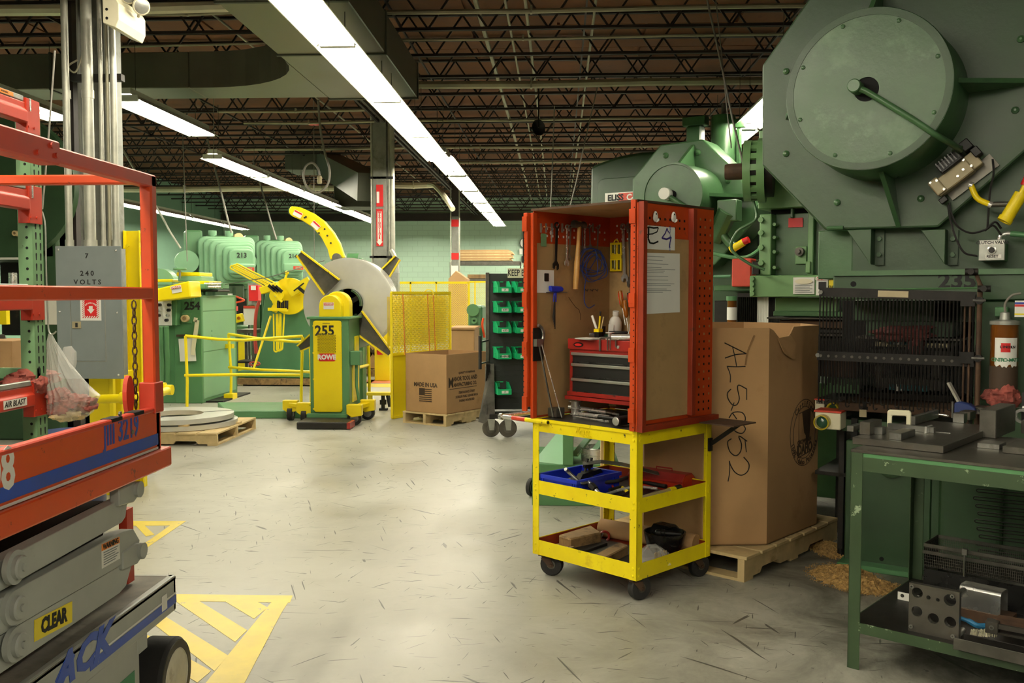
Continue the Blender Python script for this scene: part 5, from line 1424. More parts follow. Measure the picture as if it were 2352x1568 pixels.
ob('foot_flange',MB().box(a.x-.03,b.x-.04,-.12,.3,.0,.03),'machine_green',press,bev=.004)
# bolster
ob('bolster',pbx(1926,923,2236,962,-.02,.7),'rust',press,bev=.003)
ob('bolster_under',pbx(1935,962,2236,1012,.03,.7),'press_dark',press)
for px in (1982,2193):ob('tee_slot',pbx(px,922,px+8,940,-.024,-.018).box(*(lambda a,b:(a.x,b.x,-.024,-.018,b.z,a.z))(ph(px-5,932),ph(px+13,940))),'void',press)
ob('slot_plate',pbx(1974,940,1990,958,-.024,-.019),'valve_tan',press)
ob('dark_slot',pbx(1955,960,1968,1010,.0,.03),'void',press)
# spare bent guard bars stacked against the base
random.seed(5)
t=thing('bent_rods','row of dark bent guard rods stacked on the press base behind the bench','rods',PR.M @ ph(2240,1300,-.14),PR.rz)
o0=ph(2240,1300,-.14)
for k in range(13):
    a=ph(2232+(k % 3)*4+k*1.0,1092+k*17.5,-.14)-o0
    x1=a.x+.5
    ob('rod_loop',MB().tube([(x1,0,a.z-.004)]+[(a.x+.01-.008*math.sin(R(q)),0,a.z-.008*math.cos(R(q))+.004) for q in range(0,181,30)]+[(x1,0,a.z+.012)],.0035,6),'guard_bar',t)
# die area seen through the bars
def die(name,px0,py0,px1,py1,y0,y1,m,bev=.003):return ob(name,pbx(px0,py0,px1,py1,y0,y1),m,press,bev=bev)
die('slide',1990,735,2190,775,.35,.8,'press_dark');die('slide_plate',1966,772,2210,784,.3,.8,'steel_worn')
die('upper_die',2010,784,2180,800,.34,.8,'valve_tan');die('number_plate',2040,780,2085,792,.32,.34,'sign_teal')
die('upper_die_block',1985,800,2185,845,.36,.8,'iron_dark')
die('die_set',2010,866,2160,898,.3,.8,'steel_worn');die('lower_shoe',1975,898,2190,925,.26,.8,'iron_dark')
die('lower_number_plate',2040,882,2130,900,.28,.3,'sign_teal')
q=ph(2062,785,.318);text('151',.05,'white',press,(q.x,.317,q.z),'-y',bold=.002)
q=ph(2066,891,.278);text('11',.05,'white',press,(q.x,.277,q.z),'-y',bold=.003)
die('guide_post',2010,840,2024,870,.3,.36,'steel_worn');die('guide_post',2146,830,2160,870,.3,.36,'steel_worn')
die('recess_shade',1935,690,2240,925,.82,.86,'void');die('feed_box',2195,845,2232,905,.2,.6,'black')  # recess: a black sheet paints the shade behind the dies
die('green_shelf',1900,868,1975,905,.35,.8,'press_green');die('left_block',1885,826,1965,868,.4,.8,'rust')
die('side_window',2145,697,2200,737,.3,.32,'void');die('frame_rear',1960,690,2236,740,.34,.8,'press_dark')
# rag bundle over the slide
def rumple(mb,rx,ry,rzz,seed,c=(0,0,0)):
    from mathutils import noise
    mb.lathe([(max(.001,math.sin(math.pi*i/20)),-math.cos(math.pi*i/20)) for i in range(21)],(0,0,0),40)
    o_=V((seed*3.1,seed*1.7,0));out=[]
    for x,y,z in mb.v:
        p=V((x,y,z));k=.85+.38*noise.noise(p*1.6+o_)+.26*(abs(noise.noise(p*4.0+o_))-.2)+.12*noise.noise(p*9+o_)
        out.append((c[0]+x*rx*k,c[1]+y*ry*k,c[2]+z*rzz*k))
    mb.v=out
def rag(name,label,cat,org,rz,rx,ry,rzz,mat,seed,n=18):
    mb=MB();rumple(mb,rx,ry,rzz,seed)
    o=ob(name,mb,mat,None,label=label,cat=cat)
    o.data.transform(Matrix.Translation(o.location));o.location=org;o.rotation_euler=(0,0,rz)
    return o
rag('shop_rag','dark red rags bundled over the upper die behind the guard bars','rag',PR.M @ ph(2075,765,.28),PR.rz,.19,.05,.055,'rag_dark',4)
rag('shop_rag','dark red rag hanging in front of the 151 plate behind the bars','rag',PR.M @ ph(2105,790,.28),PR.rz,.05,.04,.07,'rag_dark',5)
# barrier guard with vertical rods
G0=-.16
a=ph(1882,667,G0);b=ph(2243,674,G0)
t=thing('rod_guard','dark steel barrier guard of many vertical rods in front of the dies','guard',PR.M @ V((a.x,G0,0)),PR.rz)
ox=a.x
def gr(px,py):q=ph(px,py,G0);return V((q.x-ox,0,q.z))
A,B=gr(1882,670),gr(2243,681);C,D=gr(1877,816),gr(2238,831)
ob('top_rail',MB().bar(A,B,.006,.05,(0,0,1)),'guard_bar',t)
ob('middle_rail',MB().bar(C,D,.006,.052,(0,0,1)),'guard_bar',t)
ob('tag_strip',MB().bar(gr(2017,674),gr(2087,676),.004,.034),'valve_tan',t).location=(0,-.006,0)
bars=None
NB=44
for k in range(NB):
    f=k/(NB-1);p=A.lerp(B,f);z1=C.lerp(D,f).z
    zz=gr(1990,925).z +(k % 2)*.0
    if bars is None:bars=ob('guard_rod',MB().cyl((0,.004,zz-A.z),(0,.004,0),.0042,n=6),'guard_bar',t);o=bars
    else:o=bars.copy();COL.objects.link(o)
    o.location=(p.x+.004,0,p.z-.0);o.scale=(1,1,1+.03*math.sin(k*1.7))
    if k % 2==0 and k<NB-1:
        w2=(B.x-A.x)/(NB-1)/2
        z=p.z+(zz-A.z)*(1+.03*math.sin(k*1.7))
        ob('rod_bend',MB().tube([(p.x+.004+w2-w2*math.cos(R(q)),.004,z-w2*math.sin(R(q))) for q in range(0,181,30)],.0042,6),'guard_bar',t)
mb=MB();rnd=random.Random(8)
for k in range(86):
    f=k/85;p=C.lerp(D,f);mb.cyl((p.x,.03,p.z-.15-rnd.random()*.04),(p.x,.03,p.z+.10+rnd.uniform(-.03,.02)),.0032,n=5)
ob('fine_rods',mb,'guard_bar',t,kind='stuff')
for k in range(19):
    p=C.lerp(D,(k+.5)/19);ob('rail_screw',MB().cyl((p.x,-.007,p.z),(p.x,-.003,p.z),.008,n=8),'steel_worn',t)
for q in (gr(1886,671),gr(1879,815)):ob('rail_pin',MB().cyl(q+V((0,-.012,0)),q+V((0,-.003,0)),.012,n=10),'steel',t)
e0,e1=gr(2252,652),gr(2247,1000)
ob('hinge_post',MB().cyl((e0.x,-.01,e1.z),(e0.x,-.01,e0.z),.013,n=12),'rust',t)
for z in (gr(2250,690).z,gr(2245,822).z):
    ob('clamp',MB().box(e0.x-.09,e0.x-.02,-.02,.02,z-.03,z+.03).cyl((e0.x,-.035,z),(e0.x,.02,z),.02,n=10),'guard_bar',t)
    ob('clamp_bolt',MB().cyl((e0.x-.03,-.03,z),(e0.x+.03,-.03,z),.007,n=8),'steel',t)
ob('end_rod',MB().cyl((e0.x-.045,0,e1.z),(e0.x-.045,0,gr(2250,700).z),.006,n=8),'rust',t)
ob('end_rod',MB().cyl((e0.x-.07,0,e1.z),(e0.x-.07,0,gr(2250,700).z),.005,n=8),'rust',t)
for q in (gr(2233,624),gr(2262,663)):ob('pipe_cross',MB().cyl(q+V((-.03,-.02,0)),q+V((.03,-.02,0)),.018,n=10).cyl(q+V((0,-.06,0)),q+V((0,.05,0)),.016,n=10),'iron_dark',t)
ob('support_pipe',MB().cyl(gr(2240,624),gr(2256,665),.01,n=8),'rust',t)
ob('tie_rod',MB().tube([gr(1990,665)+V((0,.05,0)),gr(2250,661)+V((0,.0,0))],.006,6),'press_green',t)
# oil reservoir
q0=ph(2308,745,-.12);q1=ph(2308,893,-.12);rr=(ph(2341,800,-.12).x-ph(2275,800,-.12).x)/2
t=thing('oil_reservoir','amber oil lubricator cylinder with torn green and white label','reservoir',PR.M @ V((q0.x,-.12,q1.z)),PR.rz)
hz=q0.z-q1.z
ob('glass_cylinder',MB().cyl((0,0,0),(0,0,hz),rr,n=32),'oil',t)
ob('oil_level',MB().cyl((0,0,0),(0,0,hz*.36),rr*1.004,n=32,caps=False),'ink_brown',t)
ob('top_cap',MB().lathe([(rr*1.08,hz),(rr*1.08,hz+.018),(rr*.4,hz+.026),(rr*.35,hz+.06),(rr*.2,hz+.065)],(0,0,0),28),'galv',t)
ob('bottom_cap',MB().lathe([(rr*.6,-.07),(rr*.8,-.03),(rr*.9,0)],(0,0,0),24),'steel_worn',t)
def wrap(r,a0,a1,z0,z1,n=12,jag=0,seed=1):
    rnd=random.Random(seed);mb=MB();vs=[];
    for i in range(n+1):
        a=R(a0+(a1-a0)*i/n);j0=rnd.uniform(0,jag) if i in (0,1) or jag else 0
        vs+=[(r*math.cos(a),r*math.sin(a),z0+(rnd.uniform(0,jag))),(r*math.cos(a),r*math.sin(a),z1)]
    mb._a(vs,[(2*i,2*i+2,2*i+3,2*i+1) for i in range(n)],True);return mb
ob('paper_label',wrap(rr*1.01,235,335,hz*.34,hz*.80,12,.02),'white',t)
ob('label_print',wrap(rr*1.02,262,300,hz*.58,hz*.72,6),'sign_red',t)
def wtext(s,size,m,z,a0,step,bold=.0008):
    for i,ch_ in enumerate(s):
        a=R(a0+step*i)
        M=Matrix.Rotation(a+R(90),4,'Z') @ Matrix.Translation((0,-rr*1.03,z)) @ Matrix.Rotation(R(90),4,'X')
        text(ch_,size,m,t,(0,0,0),M=M,bold=bold,ext=.0002)
wtext('LINCOLN',.018,'ink',hz*.66,262,9)
wtext('CENTRO-MATIC',.026,'decal_green',hz*.46,226,11,.0006)
ob('outlet_hose',MB().tube(smooth_path([V((.0,0,hz+.06)),V((0,0,hz+.11)),V((.03,0,hz+.15)),V((.07,0,hz+.16))]),.006,8),'cable_grey',t)
rag('shop_rag','red shop rag tied around the base of the amber oil reservoir','rag',PR.M @ V((q0.x,-.13,q1.z-.03)),PR.rz,rr*1.35,rr*1.3,.075,'rag_red',9)
a=ph(2331,690,-.14);b=ph(2362,728,-.14)
t=thing('hang_tag','white tag with blue, red and yellow bands hanging beside the reservoir','tag',PR.M @ V((a.x,-.14,b.z)),PR.rz)
ww,hh_=b.x-a.x,a.z-b.z
ob('card',MB().box(0,ww,0,.001,0,hh_),'white',t)
ob('blue_band',MB().box(0,ww,-.001,0,hh_*.78,hh_*.9),'ink_blue',t);ob('red_band',MB().box(0,ww,-.001,0,hh_*.63,hh_*.76),'sign_red',t);ob('yellow_band',MB().box(0,ww,-.001,0,hh_*.12,hh_*.22),'sign_yellow',t)

# palm button boxes at the bolster left end
t=thing('palm_button_box','cream control box with green palm button in a yellow ring','control box',PR.M @ V((ph(1880,990,-.1).x,-.1,ph(1880,990,-.1).z)),PR.rz)
q0=ph(1872,945,-.1);q1=ph(1930,988,-.1);o0=V((ph(1880,990,-.1).x,-.1,ph(1880,990,-.1).z))
ob('box',MB().box(q0.x-o0.x,q1.x-o0.x,0,.14,q1.z-o0.z,q0.z-o0.z),'ivory',t,bev=.004)
ob('red_top',MB().box(q0.x-o0.x-.005,q1.x-o0.x+.005,-.005,.145,q0.z-o0.z,q0.z-o0.z+.01),'lift_red',t)
q=ph(1891,968,-.1)-o0
ob('button_ring',MB().ring((q.x,-.05,q.z),(q.x,0,q.z),.043,.036,28),'clear_yellow',t)
ob('palm_button',MB().lathe([(.03,0),(.034,-.02),(.02,-.03),(.001,-.032)],(q.x,0,q.z),24,1),'acrylic_green',t)
q0=ph(1872,918,.1);q1=ph(1893,943,.1);o0=V((q0.x,.1,q1.z))
t=thing('second_button_box','smaller cream control box with red lid behind the carton edge','control box',PR.M @ o0,PR.rz)
ob('box',MB().box(0,q1.x-q0.x,0,.1,0,q0.z-q1.z),'ivory',t,bev=.003)
ob('red_top',MB().box(-.004,q1.x-q0.x+.004,-.004,.1,q0.z-q1.z,q0.z-q1.z+.008),'lift_red',t)
ob('button_ring',MB().ring((.11,-.04,.02),(.11,0,.02),.035,.026,24),'clear_yellow',t)
ob('post',MB().cyl((.12,-.02,-.03),(.12,-.02,0.0),.008,n=8),'steel',t)
# dark stand below
a=ph(1872,1080,.1);b=ph(1938,1095,.1)
t=thing('dark_trolley','blackened low steel frame in the shadow between carton and press base','frame',PR.M @ V((a.x,.1,0)),PR.rz)
ob('rail',MB().box(0,b.x-a.x+.1,0,.5,b.z,a.z),'iron_dark',t)
ob('upright',MB().box(b.x-a.x-.03,b.x-a.x,.0,.05,.05,.95),'iron_dark',t)
ob('shelf',MB().box(0,b.x-a.x+.1,0,.5,.9,.93),'iron_dark',t)
ob('back_plate',MB().box(0,b.x-a.x+.1,.5,.52,.02,.93),'iron_dark',t)
ob('foot',MB().cyl((b.x-a.x-.015,.025,0),(b.x-a.x-.015,.025,.05),.02,n=10),'iron_dark',t)

# ================================================================ press behind, its stronger lighting painted in as lighter green
LG=thing('green_side_press','green press frame in a lit tone, with bolted columns left of the huge guard','press',PR.M @ V((ph(1820,650,.9).x,.9,0)),PR.rz)
ox2,oy2=ph(1820,650,.9).x,.9
def lg(name,px0,py0,px1,py1,y0,y1,m,bev=.005,parent=None):
    a=ph(px0,py0,y0);b=ph(px1,py1,y0)
    return ob(name,MB().box(a.x-ox2,b.x-ox2,y0-oy2,y1-oy2,b.z,a.z),m,parent or LG,bev=bev)
lg('crown',1743,300,1900,472,.9,1.6,'press_lit')
lg('left_column',1745,492,1770,632,.88,1.5,'press_lit');lg('column_panel',1782,492,1915,632,.98,1.5,'press_green')
lg('gib',1856,487,1867,632,.92,1.0,'press_lit');lg('dark_gap',1770,474,1860,495,1.02,1.1,'void');lg('link',1816,470,1822,500,.95,1.0,'press_green')
lg('lower_beam',1722,633,1980,682,.84,1.5,'press_lit')
lg('slide_block',1780,683,1925,716,1.0,1.5,'press_lit');lg('slide_foot',1776,714,1960,728,.9,1.5,'press_green')
lg('die_plate',1760,728,1970,735,.86,1.5,'steel_plate');lg('die_under',1790,735,1960,755,.9,1.5,'rust')
lg('spring_bed',1872,755,1945,766,.9,1.4,'iron_dark');lg('die_bar',1872,766,1945,773,.88,1.4,'steel_plate');lg('die_block',1872,773,1960,830,.95,1.4,'iron_dark')
lg('base',1700,870,1960,1150,1.0,1.6,'press_green')
for py in (505,535,568,604):
    q=ph(1750,py,.88);ob('bolt',MB().cyl((q.x-ox2,-.05,q.z),(q.x-ox2,-.02,q.z),.02,n=6),'press_lit',LG)
    q=ph(1778,py+10,.9);ob('bolt',MB().cyl((q.x-ox2,.0,q.z),(q.x-ox2,.08,q.z),.013,n=6),'press_lit',LG)
for py in (640,652,664,674):
    q=ph(1730,py,.84);ob('bolt',MB().cyl((q.x-ox2,-.09,q.z),(q.x-ox2,-.06,q.z),.016,n=10),'press_lit',LG)
lg('red_plate',1811,501,1844,521,.97,.98,'sign_red',0)
lg('valve_plate',1827,566,1852,606,.96,.98,'press_lit',.003)
q=ph(1838,578,.95);ob('valve_knob',MB().cyl((q.x-ox2,.02,q.z),(q.x-ox2,.07,q.z),.03,n=14).cyl((q.x-ox2,-.01,q.z),(q.x-ox2,.02,q.z),.014,n=10),'steel_worn',LG)
lg('gib_clamp',1850,600,1861,627,.9,.95,'press_lit')
lg('black_counter',1889,577,1933,600,.94,.98,'black',.004);lg('blue_plate',1890,603,1934,630,.95,.98,'sign_blue',0)
mb=MB()
for k in range(6):
    a=ph(1894,606+k*4,.948);b=ph(1930-(k % 3)*5,606+k*4,.948);mb.box(a.x-ox2,b.x-ox2,.9-.9+.046,.9-.9+.048,a.z-.002,a.z+.002)
ob('plate_print',mb,'white',LG,kind='stuff')
q=ph(1908,587,.93);text('DANGER',.03,'valve_tan',LG,(q.x-ox2,.035,q.z),'-y',ext=.001)
lg('name_plate',1822,637,1870,675,.83,.84,'white',0);lg('danger_sign',1875,635,1901,678,.83,.84,'white',0);lg('danger_band',1877,636,1899,643,.825,.83,'sign_red',0)
q=ph(1888,640,.82);text('DANGER',.022,'white',LG,(q.x-ox2,.82-.9,q.z),'-y',bold=.0008,ext=.0005)
lg('sign_symbol',1880,647,1897,664,.825,.83,'ink',0)
lg('caution_sign',1904,635,1914,664,.83,.84,'sign_yellow',0);q=ph(1910,640,.82);text('CAU',.022,'ink',LG,(q.x-ox2,.82-.9,q.z),'-y',bold=.001,ext=.0005);q=ph(1910,659,.82);text('CUR',.022,'ink',LG,(q.x-ox2,.82-.9,q.z),'-y',bold=.001,ext=.0005)
ob('oval',MB().prism([(ph(1846,646,.825).x-ox2+.06*math.cos(R(a)),ph(1846,646,.825).z+.018*math.sin(R(a))) for a in range(0,360,20)],1,-.078,-.074),'ivory',LG)
mb=MB()
for k in range(5):
    a=ph(1826,655+k*4,.828);b=ph(1866-(k % 2)*6,655+k*4,.828);mb.box(a.x-ox2,b.x-ox2,-.0735,-.0725,a.z-.0015,a.z+.0015)
ob('plate_print',mb,'panel_grey',LG,kind='stuff')
lg('motor_box',1727,600,1744,630,.86,1.0,'iron_dark')
# clutch rim seen edge on
q=ph(1742,392,.7)
t=thing('clutch_ring','slotted yellow-green clutch ring standing out left of the huge guard','clutch',PR.M @ q,PR.rz+R(14))
rc=(ph(1742,322,.7).z-ph(1742,462,.7).z)/2
ob('rim',MB().ring((-.09,0,0),(-.04,0,0),rc,rc*.6,40),'press_lit',t)
ob('rim',MB().ring((.0,0,0),(.05,0,0),rc*1.05,rc*.6,40),'press_lit',t)
ob('drum',MB().cyl((-.05,0,0),(.1,0,0),rc*.88,n=32),'iron_dark',t)
for k in range(16):
    a=R(22.5*k);mb=MB();mb.M=Matrix.Rotation(a,4,'X');mb.box(-.06,.02,-.02,.02,rc*.86,rc*.98);ob('rib',mb,'press_lit',t)
ob('shaft',MB().lathe([(.05,-.22),(.055,-.2),(.055,-.08)],(0,0,0),20,0),'rust',t);ob('shaft_bore',MB().cyl((-.222,0,0),(-.218,0,0),.02,n=14),'void',t)
h0=V((-.03,0,-rc));
ob('hose',MB().tube(smooth_path([h0,h0+V((.02,-.02,-.12)),h0+V((-.1,-.02,-.2)),h0+V((-.14,0,-.32)),h0+V((-.02,0,-.42)),h0+V((.08,0,-.46))]),.010,10),'press_green',t)

# ================================================================ far press with octagon guard and the hood behind
P2=Fr(at(1560,450,12).xy.to_3d(),R(-30))
def h2(px,py,y=0.0):return P2.hit(px,py,1,y)
fp=fthing('second_press','green press with octagonal flywheel guard rising behind the red cabinet','press',P2)
pts=[(q.x,q.z) for q in (h2(*p) for p in ((1452,411),(1516,332),(1614,319),(1690,390),(1740,470),(1738,505),(1640,610),(1500,610),(1452,540)))]
ob('guard_plate',MB().prism(pts,1,0,.5),'press_green',fp,bev=.02,seg=2)
R2=(h2(1614,445,-.7).x-h2(1475,445,-.7).x)/2;m2=(h2(1614,445,-.7).x+h2(1475,445,-.7).x)/2;z2=h2(1545,447,-.7).z
ob('flywheel_drum',MB().lathe([(R2*1.03,0),(R2,-.68),(R2*.99,-.70),(R2*.93,-.70),(R2*.92,-.685),(.001,-.685)],(m2,0,z2),56,1),'press_green',fp)
ob('shaft_pit',MB().cyl((m2,-.69,z2),(m2,-.688,z2),R2*.14,n=24),'void',fp)
ob('shaft_cap',MB().cyl((m2-.06,-.8,z2+.01),(m2-.06,-.6,z2+.01),.07,n=18),'white',fp)
ob('air_pipe',MB().tube([(m2-.05,-.74,z2),(m2+.4,-.7,z2-.3)],.03,10),'press_green',fp)
for ang,L in ((0,.4),(92,.3)):
    a=R(ang);ca,sa=math.cos(a),math.sin(a);p=[(R2,-.5),(R2+L,-.001),(R2,-.001)];vs=[]
    for s in (-.02,.02):
        for r_,y_ in p:vs.append((m2+r_*ca-s*sa,y_,z2+r_*sa+s*ca))
    ob('gusset',MB()._a(vs,[(0,1,2),(5,4,3),(0,3,4,1),(1,4,5,2),(2,5,3,0)]),'press_green',fp)
for px,py in ((1529,357),(1603,350),(1672,415),(1712,448),(1676,482)):
    q=h2(px,py);ob('bolt',MB().lathe([(.04,0),(.035,-.02),(.01,-.035)],(q.x,0,q.z),10,1),'press_green',fp)
def f2(name,px0,py0,px1,py1,y0,y1,m,bev=.01):
    a=h2(px0,py0,y0);b=h2(px1,py1,y0);return ob(name,MB().box(a.x,b.x,y0,y1,max(b.z,0),a.z),m,fp,bev=bev)
f2('frame_body',1500,600,1760,1000,.3,1.6,'press_dark');f2('upper_body',1560,400,1740,600,.5,1.6,'press_dark')
f2('red_junction_box',1681,594,1724,658,-.5,-.3,'lift_red');
f2('frame_rail',1640,655,1730,668,-.4,.3,'press_green');f2('dark_mouth',1640,690,1690,760,-.3,.3,'iron_dark')
q=h2(1660,510,-.35)
ob('valve_body',MB().cyl(q+V((-.1,0,-.2)),q+V((.1,-.1,.12)),.12,n=8).box(q.x-.02,q.x+.22,-.5,-.3,q.z+.0,q.z+.25),'press_green',fp,bev=.01)
ob('valve_pipe',MB().tube(smooth_path([h2(1655,530,-.4),h2(1672,555,-.4),h2(1690,568,-.4)]),.05,10),'press_green',fp)
ob('yellow_valve',MB().cyl(h2(1678,574,-.5),h2(1708,556,-.5),.045,n=12),'yellow',fp);ob('red_knob',MB().cyl(h2(1706,556,-.5),h2(1720,550,-.5),.04,n=12),'sign_red',fp)
ob('green_hose',MB().tube(smooth_path([h2(1640,582,-.3),h2(1690,592,-.35),h2(1722,588,-.3),h2(1745,572,.0)]),.024,8),'machine_green',fp)
ob('green_hose',MB().tube(smooth_path([h2(1640,635,-.3),h2(1680,634,-.35)]),.018,8),'hose_green',fp)
for px0,px1,py0,py1,y in ((1579,1613,270,325,.6),(1690,1702,273,380,.7)):
    a=h2(px0,py0,y);b=h2(px1,py1,y);r=(b.x-a.x)/2
    ob('air_cylinder',MB().box(a.x,b.x,y-r*.5,y+r,b.z,a.z-.12),'press_green',fp,bev=.02);ob('cylinder_head',MB().box(a.x-.05,b.x+.05,y-r*.6,y+r*1.1,a.z-.12,a.z),'press_green',fp,bev=.01)
a=h2(1635,285,.7);b=h2(1688,350,.7);r=(b.x-a.x)/2
ob('air_tank',MB().lathe([(r,b.z-.6),(r,a.z+.05),(r*.96,a.z+.09),(.02,a.z+.12)],((a.x+b.x)/2,.7,0),28),'press_green',fp);ob('tank_valve',MB().cyl(((a.x+b.x)/2,.7,a.z+.1),((a.x+b.x)/2,.7,a.z+.25),.03,n=8),'steel',fp)
# lubricator and striped barrier left of it
q0=h2(1671,690,-.6);q1=h2(1692,752,-.6)
t=thing('small_lubricator','small amber lubricator with white label seen above the carton','reservoir',P2.M @ V(((q0.x+q1.x)/2,-.6,q1.z)),P2.rz)
r=(q1.x-q0.x)/2;hz2=q0.z-q1.z
ob('glass',MB().cyl((0,0,0),(0,0,hz2),r,n=20),'oil',t);ob('label_wrap',MB().cyl((0,0,hz2*.28),(0,0,hz2*.75),r*1.02,n=20,caps=False),'white',t)
ob('cap',MB().cyl((0,0,hz2),(0,0,hz2+.05),r*1.2,n=20),'machine_green',t);ob('base',MB().cyl((0,0,-.06),(0,0,0),r*1.2,n=20),'machine_green',t)
q0=PR.hit(1695,682,1,1.6);q1=PR.hit(1790,760,1,1.6)
t=thing('far_rod_guard','curved barrier of thin dark and white rods above the carton','guard',PR.M @ V((q0.x,1.6,q1.z)),PR.rz)
n=26
for k in range(n):
    x=(q1.x-q0.x)*k/(n-1);w_=9<k<17
    ob('guard_rod',MB().cyl((x,.1*math.sin(k/n*3),0),(x,.1*math.sin(k/n*3),q0.z-q1.z),.009,n=6),'white' if w_ else 'guard_bar',t)
ob('top_rail',MB().box(0,q1.x-q0.x,-.01,.12,q0.z-q1.z,q0.z-q1.z+.03),'guard_bar',t)
# hood of a third press
P3=Fr(at(1430,420,15).xy.to_3d(),R(-30))
def h3(px,py,y=0.0):return P3.hit(px,py,1,y)
t=fthing('press_hood','dark green press hood with red maker plate behind the octagon guard','press',P3)
pts=[(q.x,q.z) for q in (h3(*p) for p in ((1354,480),(1356,383),(1372,375),(1420,358),(1470,349),(1530,345),(1600,345),(1600,480)))]
ob('hood',MB().prism(pts,1,0,1.5),'press_dark',t,bev=.05,seg=2)
a=h3(1376,412,0);b=h3(1460,480,0)
ob('hood_panel',MB().prism(rpoly(a.x,b.x+1,b.z-.3,a.z,.12),1,-.06,0),'press_dark',t,bev=.01)
a=h3(1391,444,-.06);b=h3(1470,463,-.06)
ob('maker_plate',MB().box(a.x,b.x,-.08,-.06,b.z,a.z),'white',t);ob('plate_field',MB().box(a.x+.24,b.x-.01,-.084,-.08,b.z+.015,a.z-.015),'lift_red',t)
q=h3(1416,454,-.09);text('ELISS',.13,'ink',t,(q.x-.02,-.086,q.z),'-y',bold=.005);q=h3(1445,453,-.09);text('C-',.13,'white',t,(q.x+.02,-.088,q.z),'-y',bold=.005)
ob('lower_body',MB().box(h3(1380,480).x,h3(1600,480).x,.3,1.5,0,h3(1380,478).z),'press_dark',t,bev=.02)
# ================================================================ scissor lift, left foreground
LX=-1.43
LF=Fr((LX,0,0),0)
def sx_(px,py,off=0.0):return LF.hit(px,py,0,off)          # on the lift's aisle side
ye=sx_(380,1060).y
lift=fthing('scissor_lift','orange and grey scissor lift with guard rails filling the left foreground','lift',LF)
YL=-.6
zt1,zt0=sx_(371,938).z,sx_(371,1031).z
zs1,zs0=zt0,sx_(380,1073).z
LW=.79
ob('toe_board',MB().box(-.02,0,YL,ye-.04,zt0,zt1),'lift_orange',lift,bev=.004)
ob('toe_rim',MB().box(-.03,.004,YL,ye-.04,zt1-.004,zt1+.012),'lift_red',lift,bev=.004)
ob('platform_skirt',MB().prism([(.02,zs1+.004),(.02,zs0+.008),(.0,zs0),(-LW,zs0),(-LW,zs1+.004)],1,YL,ye+.01),'lift_orange',lift,bev=.004)
ob('platform_floor',MB().box(-LW,0,YL,ye-.05,zt0,zt0+.01),'lift_deck',lift)
ob('blue_stripe',MB().box(.0,.0012,YL,ye-.06,zt0+.022,zt0+.062),'decal_blue',lift)
ob('white_stripe',MB().box(.0,.0012,YL,ye-.06,zt0+.006,zt0+.014),'white',lift)
q=sx_(286,990);text('JIII 3219',.105,'decal_blue',lift,(.001,q.y-.02,q.z+.005),'+x',bold=.0022,sx=.72)
q=sx_(12,1078);text('08',.155,'white',lift,(.001,q.y-.02,q.z-.004),'+x',bold=.004,sx=.8)
q=sx_(260,960)
for px,py in ((274,950),(302,992)):
    q=sx_(px,py);ob('bolt',MB().cyl((0,q.y,q.z),(.006,q.y,q.z),.008,n=8),'steel',lift)
for px,py in ((317,940),(266,955)):
    q=sx_(px,py);ob('rim_notch',MB().box(-.034,.0055,q.y-.035,q.y+.035,zt1+.002,zt1+.0135),'void',lift)
# guard rails
zr=sx_(355,402).z
pw=.045
def post(y):return MB().box(-pw,0,y-pw,y,zt0,zr)
ob('rail_post',post(ye-.03),'lift_orange',lift,bev=.006)
ob('rail_post',MB().box(-LW,-LW+pw,ye-.03-pw,ye-.03,zt0,zr),'lift_orange',lift,bev=.006)
ob('post_socket',MB().box(-pw-.006,.008,ye-.03-pw-.02,ye-.022,zt1-.01,zt1+.10),'lift_red',lift,bev=.003)
ysp=sx_(130,360).y
ob('top_rail',MB().box(-pw,0,ysp-.05,ye-.03,zr-.045,zr),'lift_red',lift,bev=.005)
ob('sliding_top_rail',MB().box(-pw-.006,.012,YL,ysp,zr-.055,zr+.012),'lift_red',lift,bev=.005)
for y,z in ((ysp-.025,zr-.03),(ysp-.05,zr-.006),(ysp-.12,zr-.035)):ob('rivet',MB().cyl((.012,y,z),(.018,y,z),.008,n=8),'lift_red',lift)
ob('end_top_rail',MB().box(-LW,-pw,ye-.03-pw,ye-.03,zr-.033,zr),'lift_orange',lift,bev=.005)
zm=sx_(355,674).z
ob('middle_rail',MB().box(-.035,0,YL,ye-.03-pw,zm-.02,zm+.022),'lift_orange',lift,bev=.004)
ob('end_middle_rail',MB().box(-LW,-pw,ye-.03-pw,ye-.05,zm-.018,zm+.018),'lift_orange',lift,bev=.004)
# hanging gate chain beside the post
cx_=sx_(336,780,-.05);zc=sx_(336,700,-.05).z
for k in range(16):
    z=zc -k*.027
    if z<zt1+.02:break
    M=Matrix.Translation((-.06,ye-.1,z)) @ Matrix.Rotation(R(90*(k % 2)),4,'Z');mb=MB();mb.M=M
    mb.tube([(.008*math.cos(R(a)),0,.017*math.sin(R(a))) for a in range(0,360,45)],.0028,5,closed=True);ob('chain_link',mb,'rust',lift)
ob('gate_latch',MB().prism([(ye-.14+.03*math.cos(R(a)),zt1+.06+.07*math.sin(R(a))) for a in range(0,360,24)],0,-.075,-.06),'lift_red',lift)
ob('control_pod',MB().cyl((-.35,2.2,zt1-.04),(-.35,2.75,zt1-.01),.06,n=16),'lift_orange',lift)
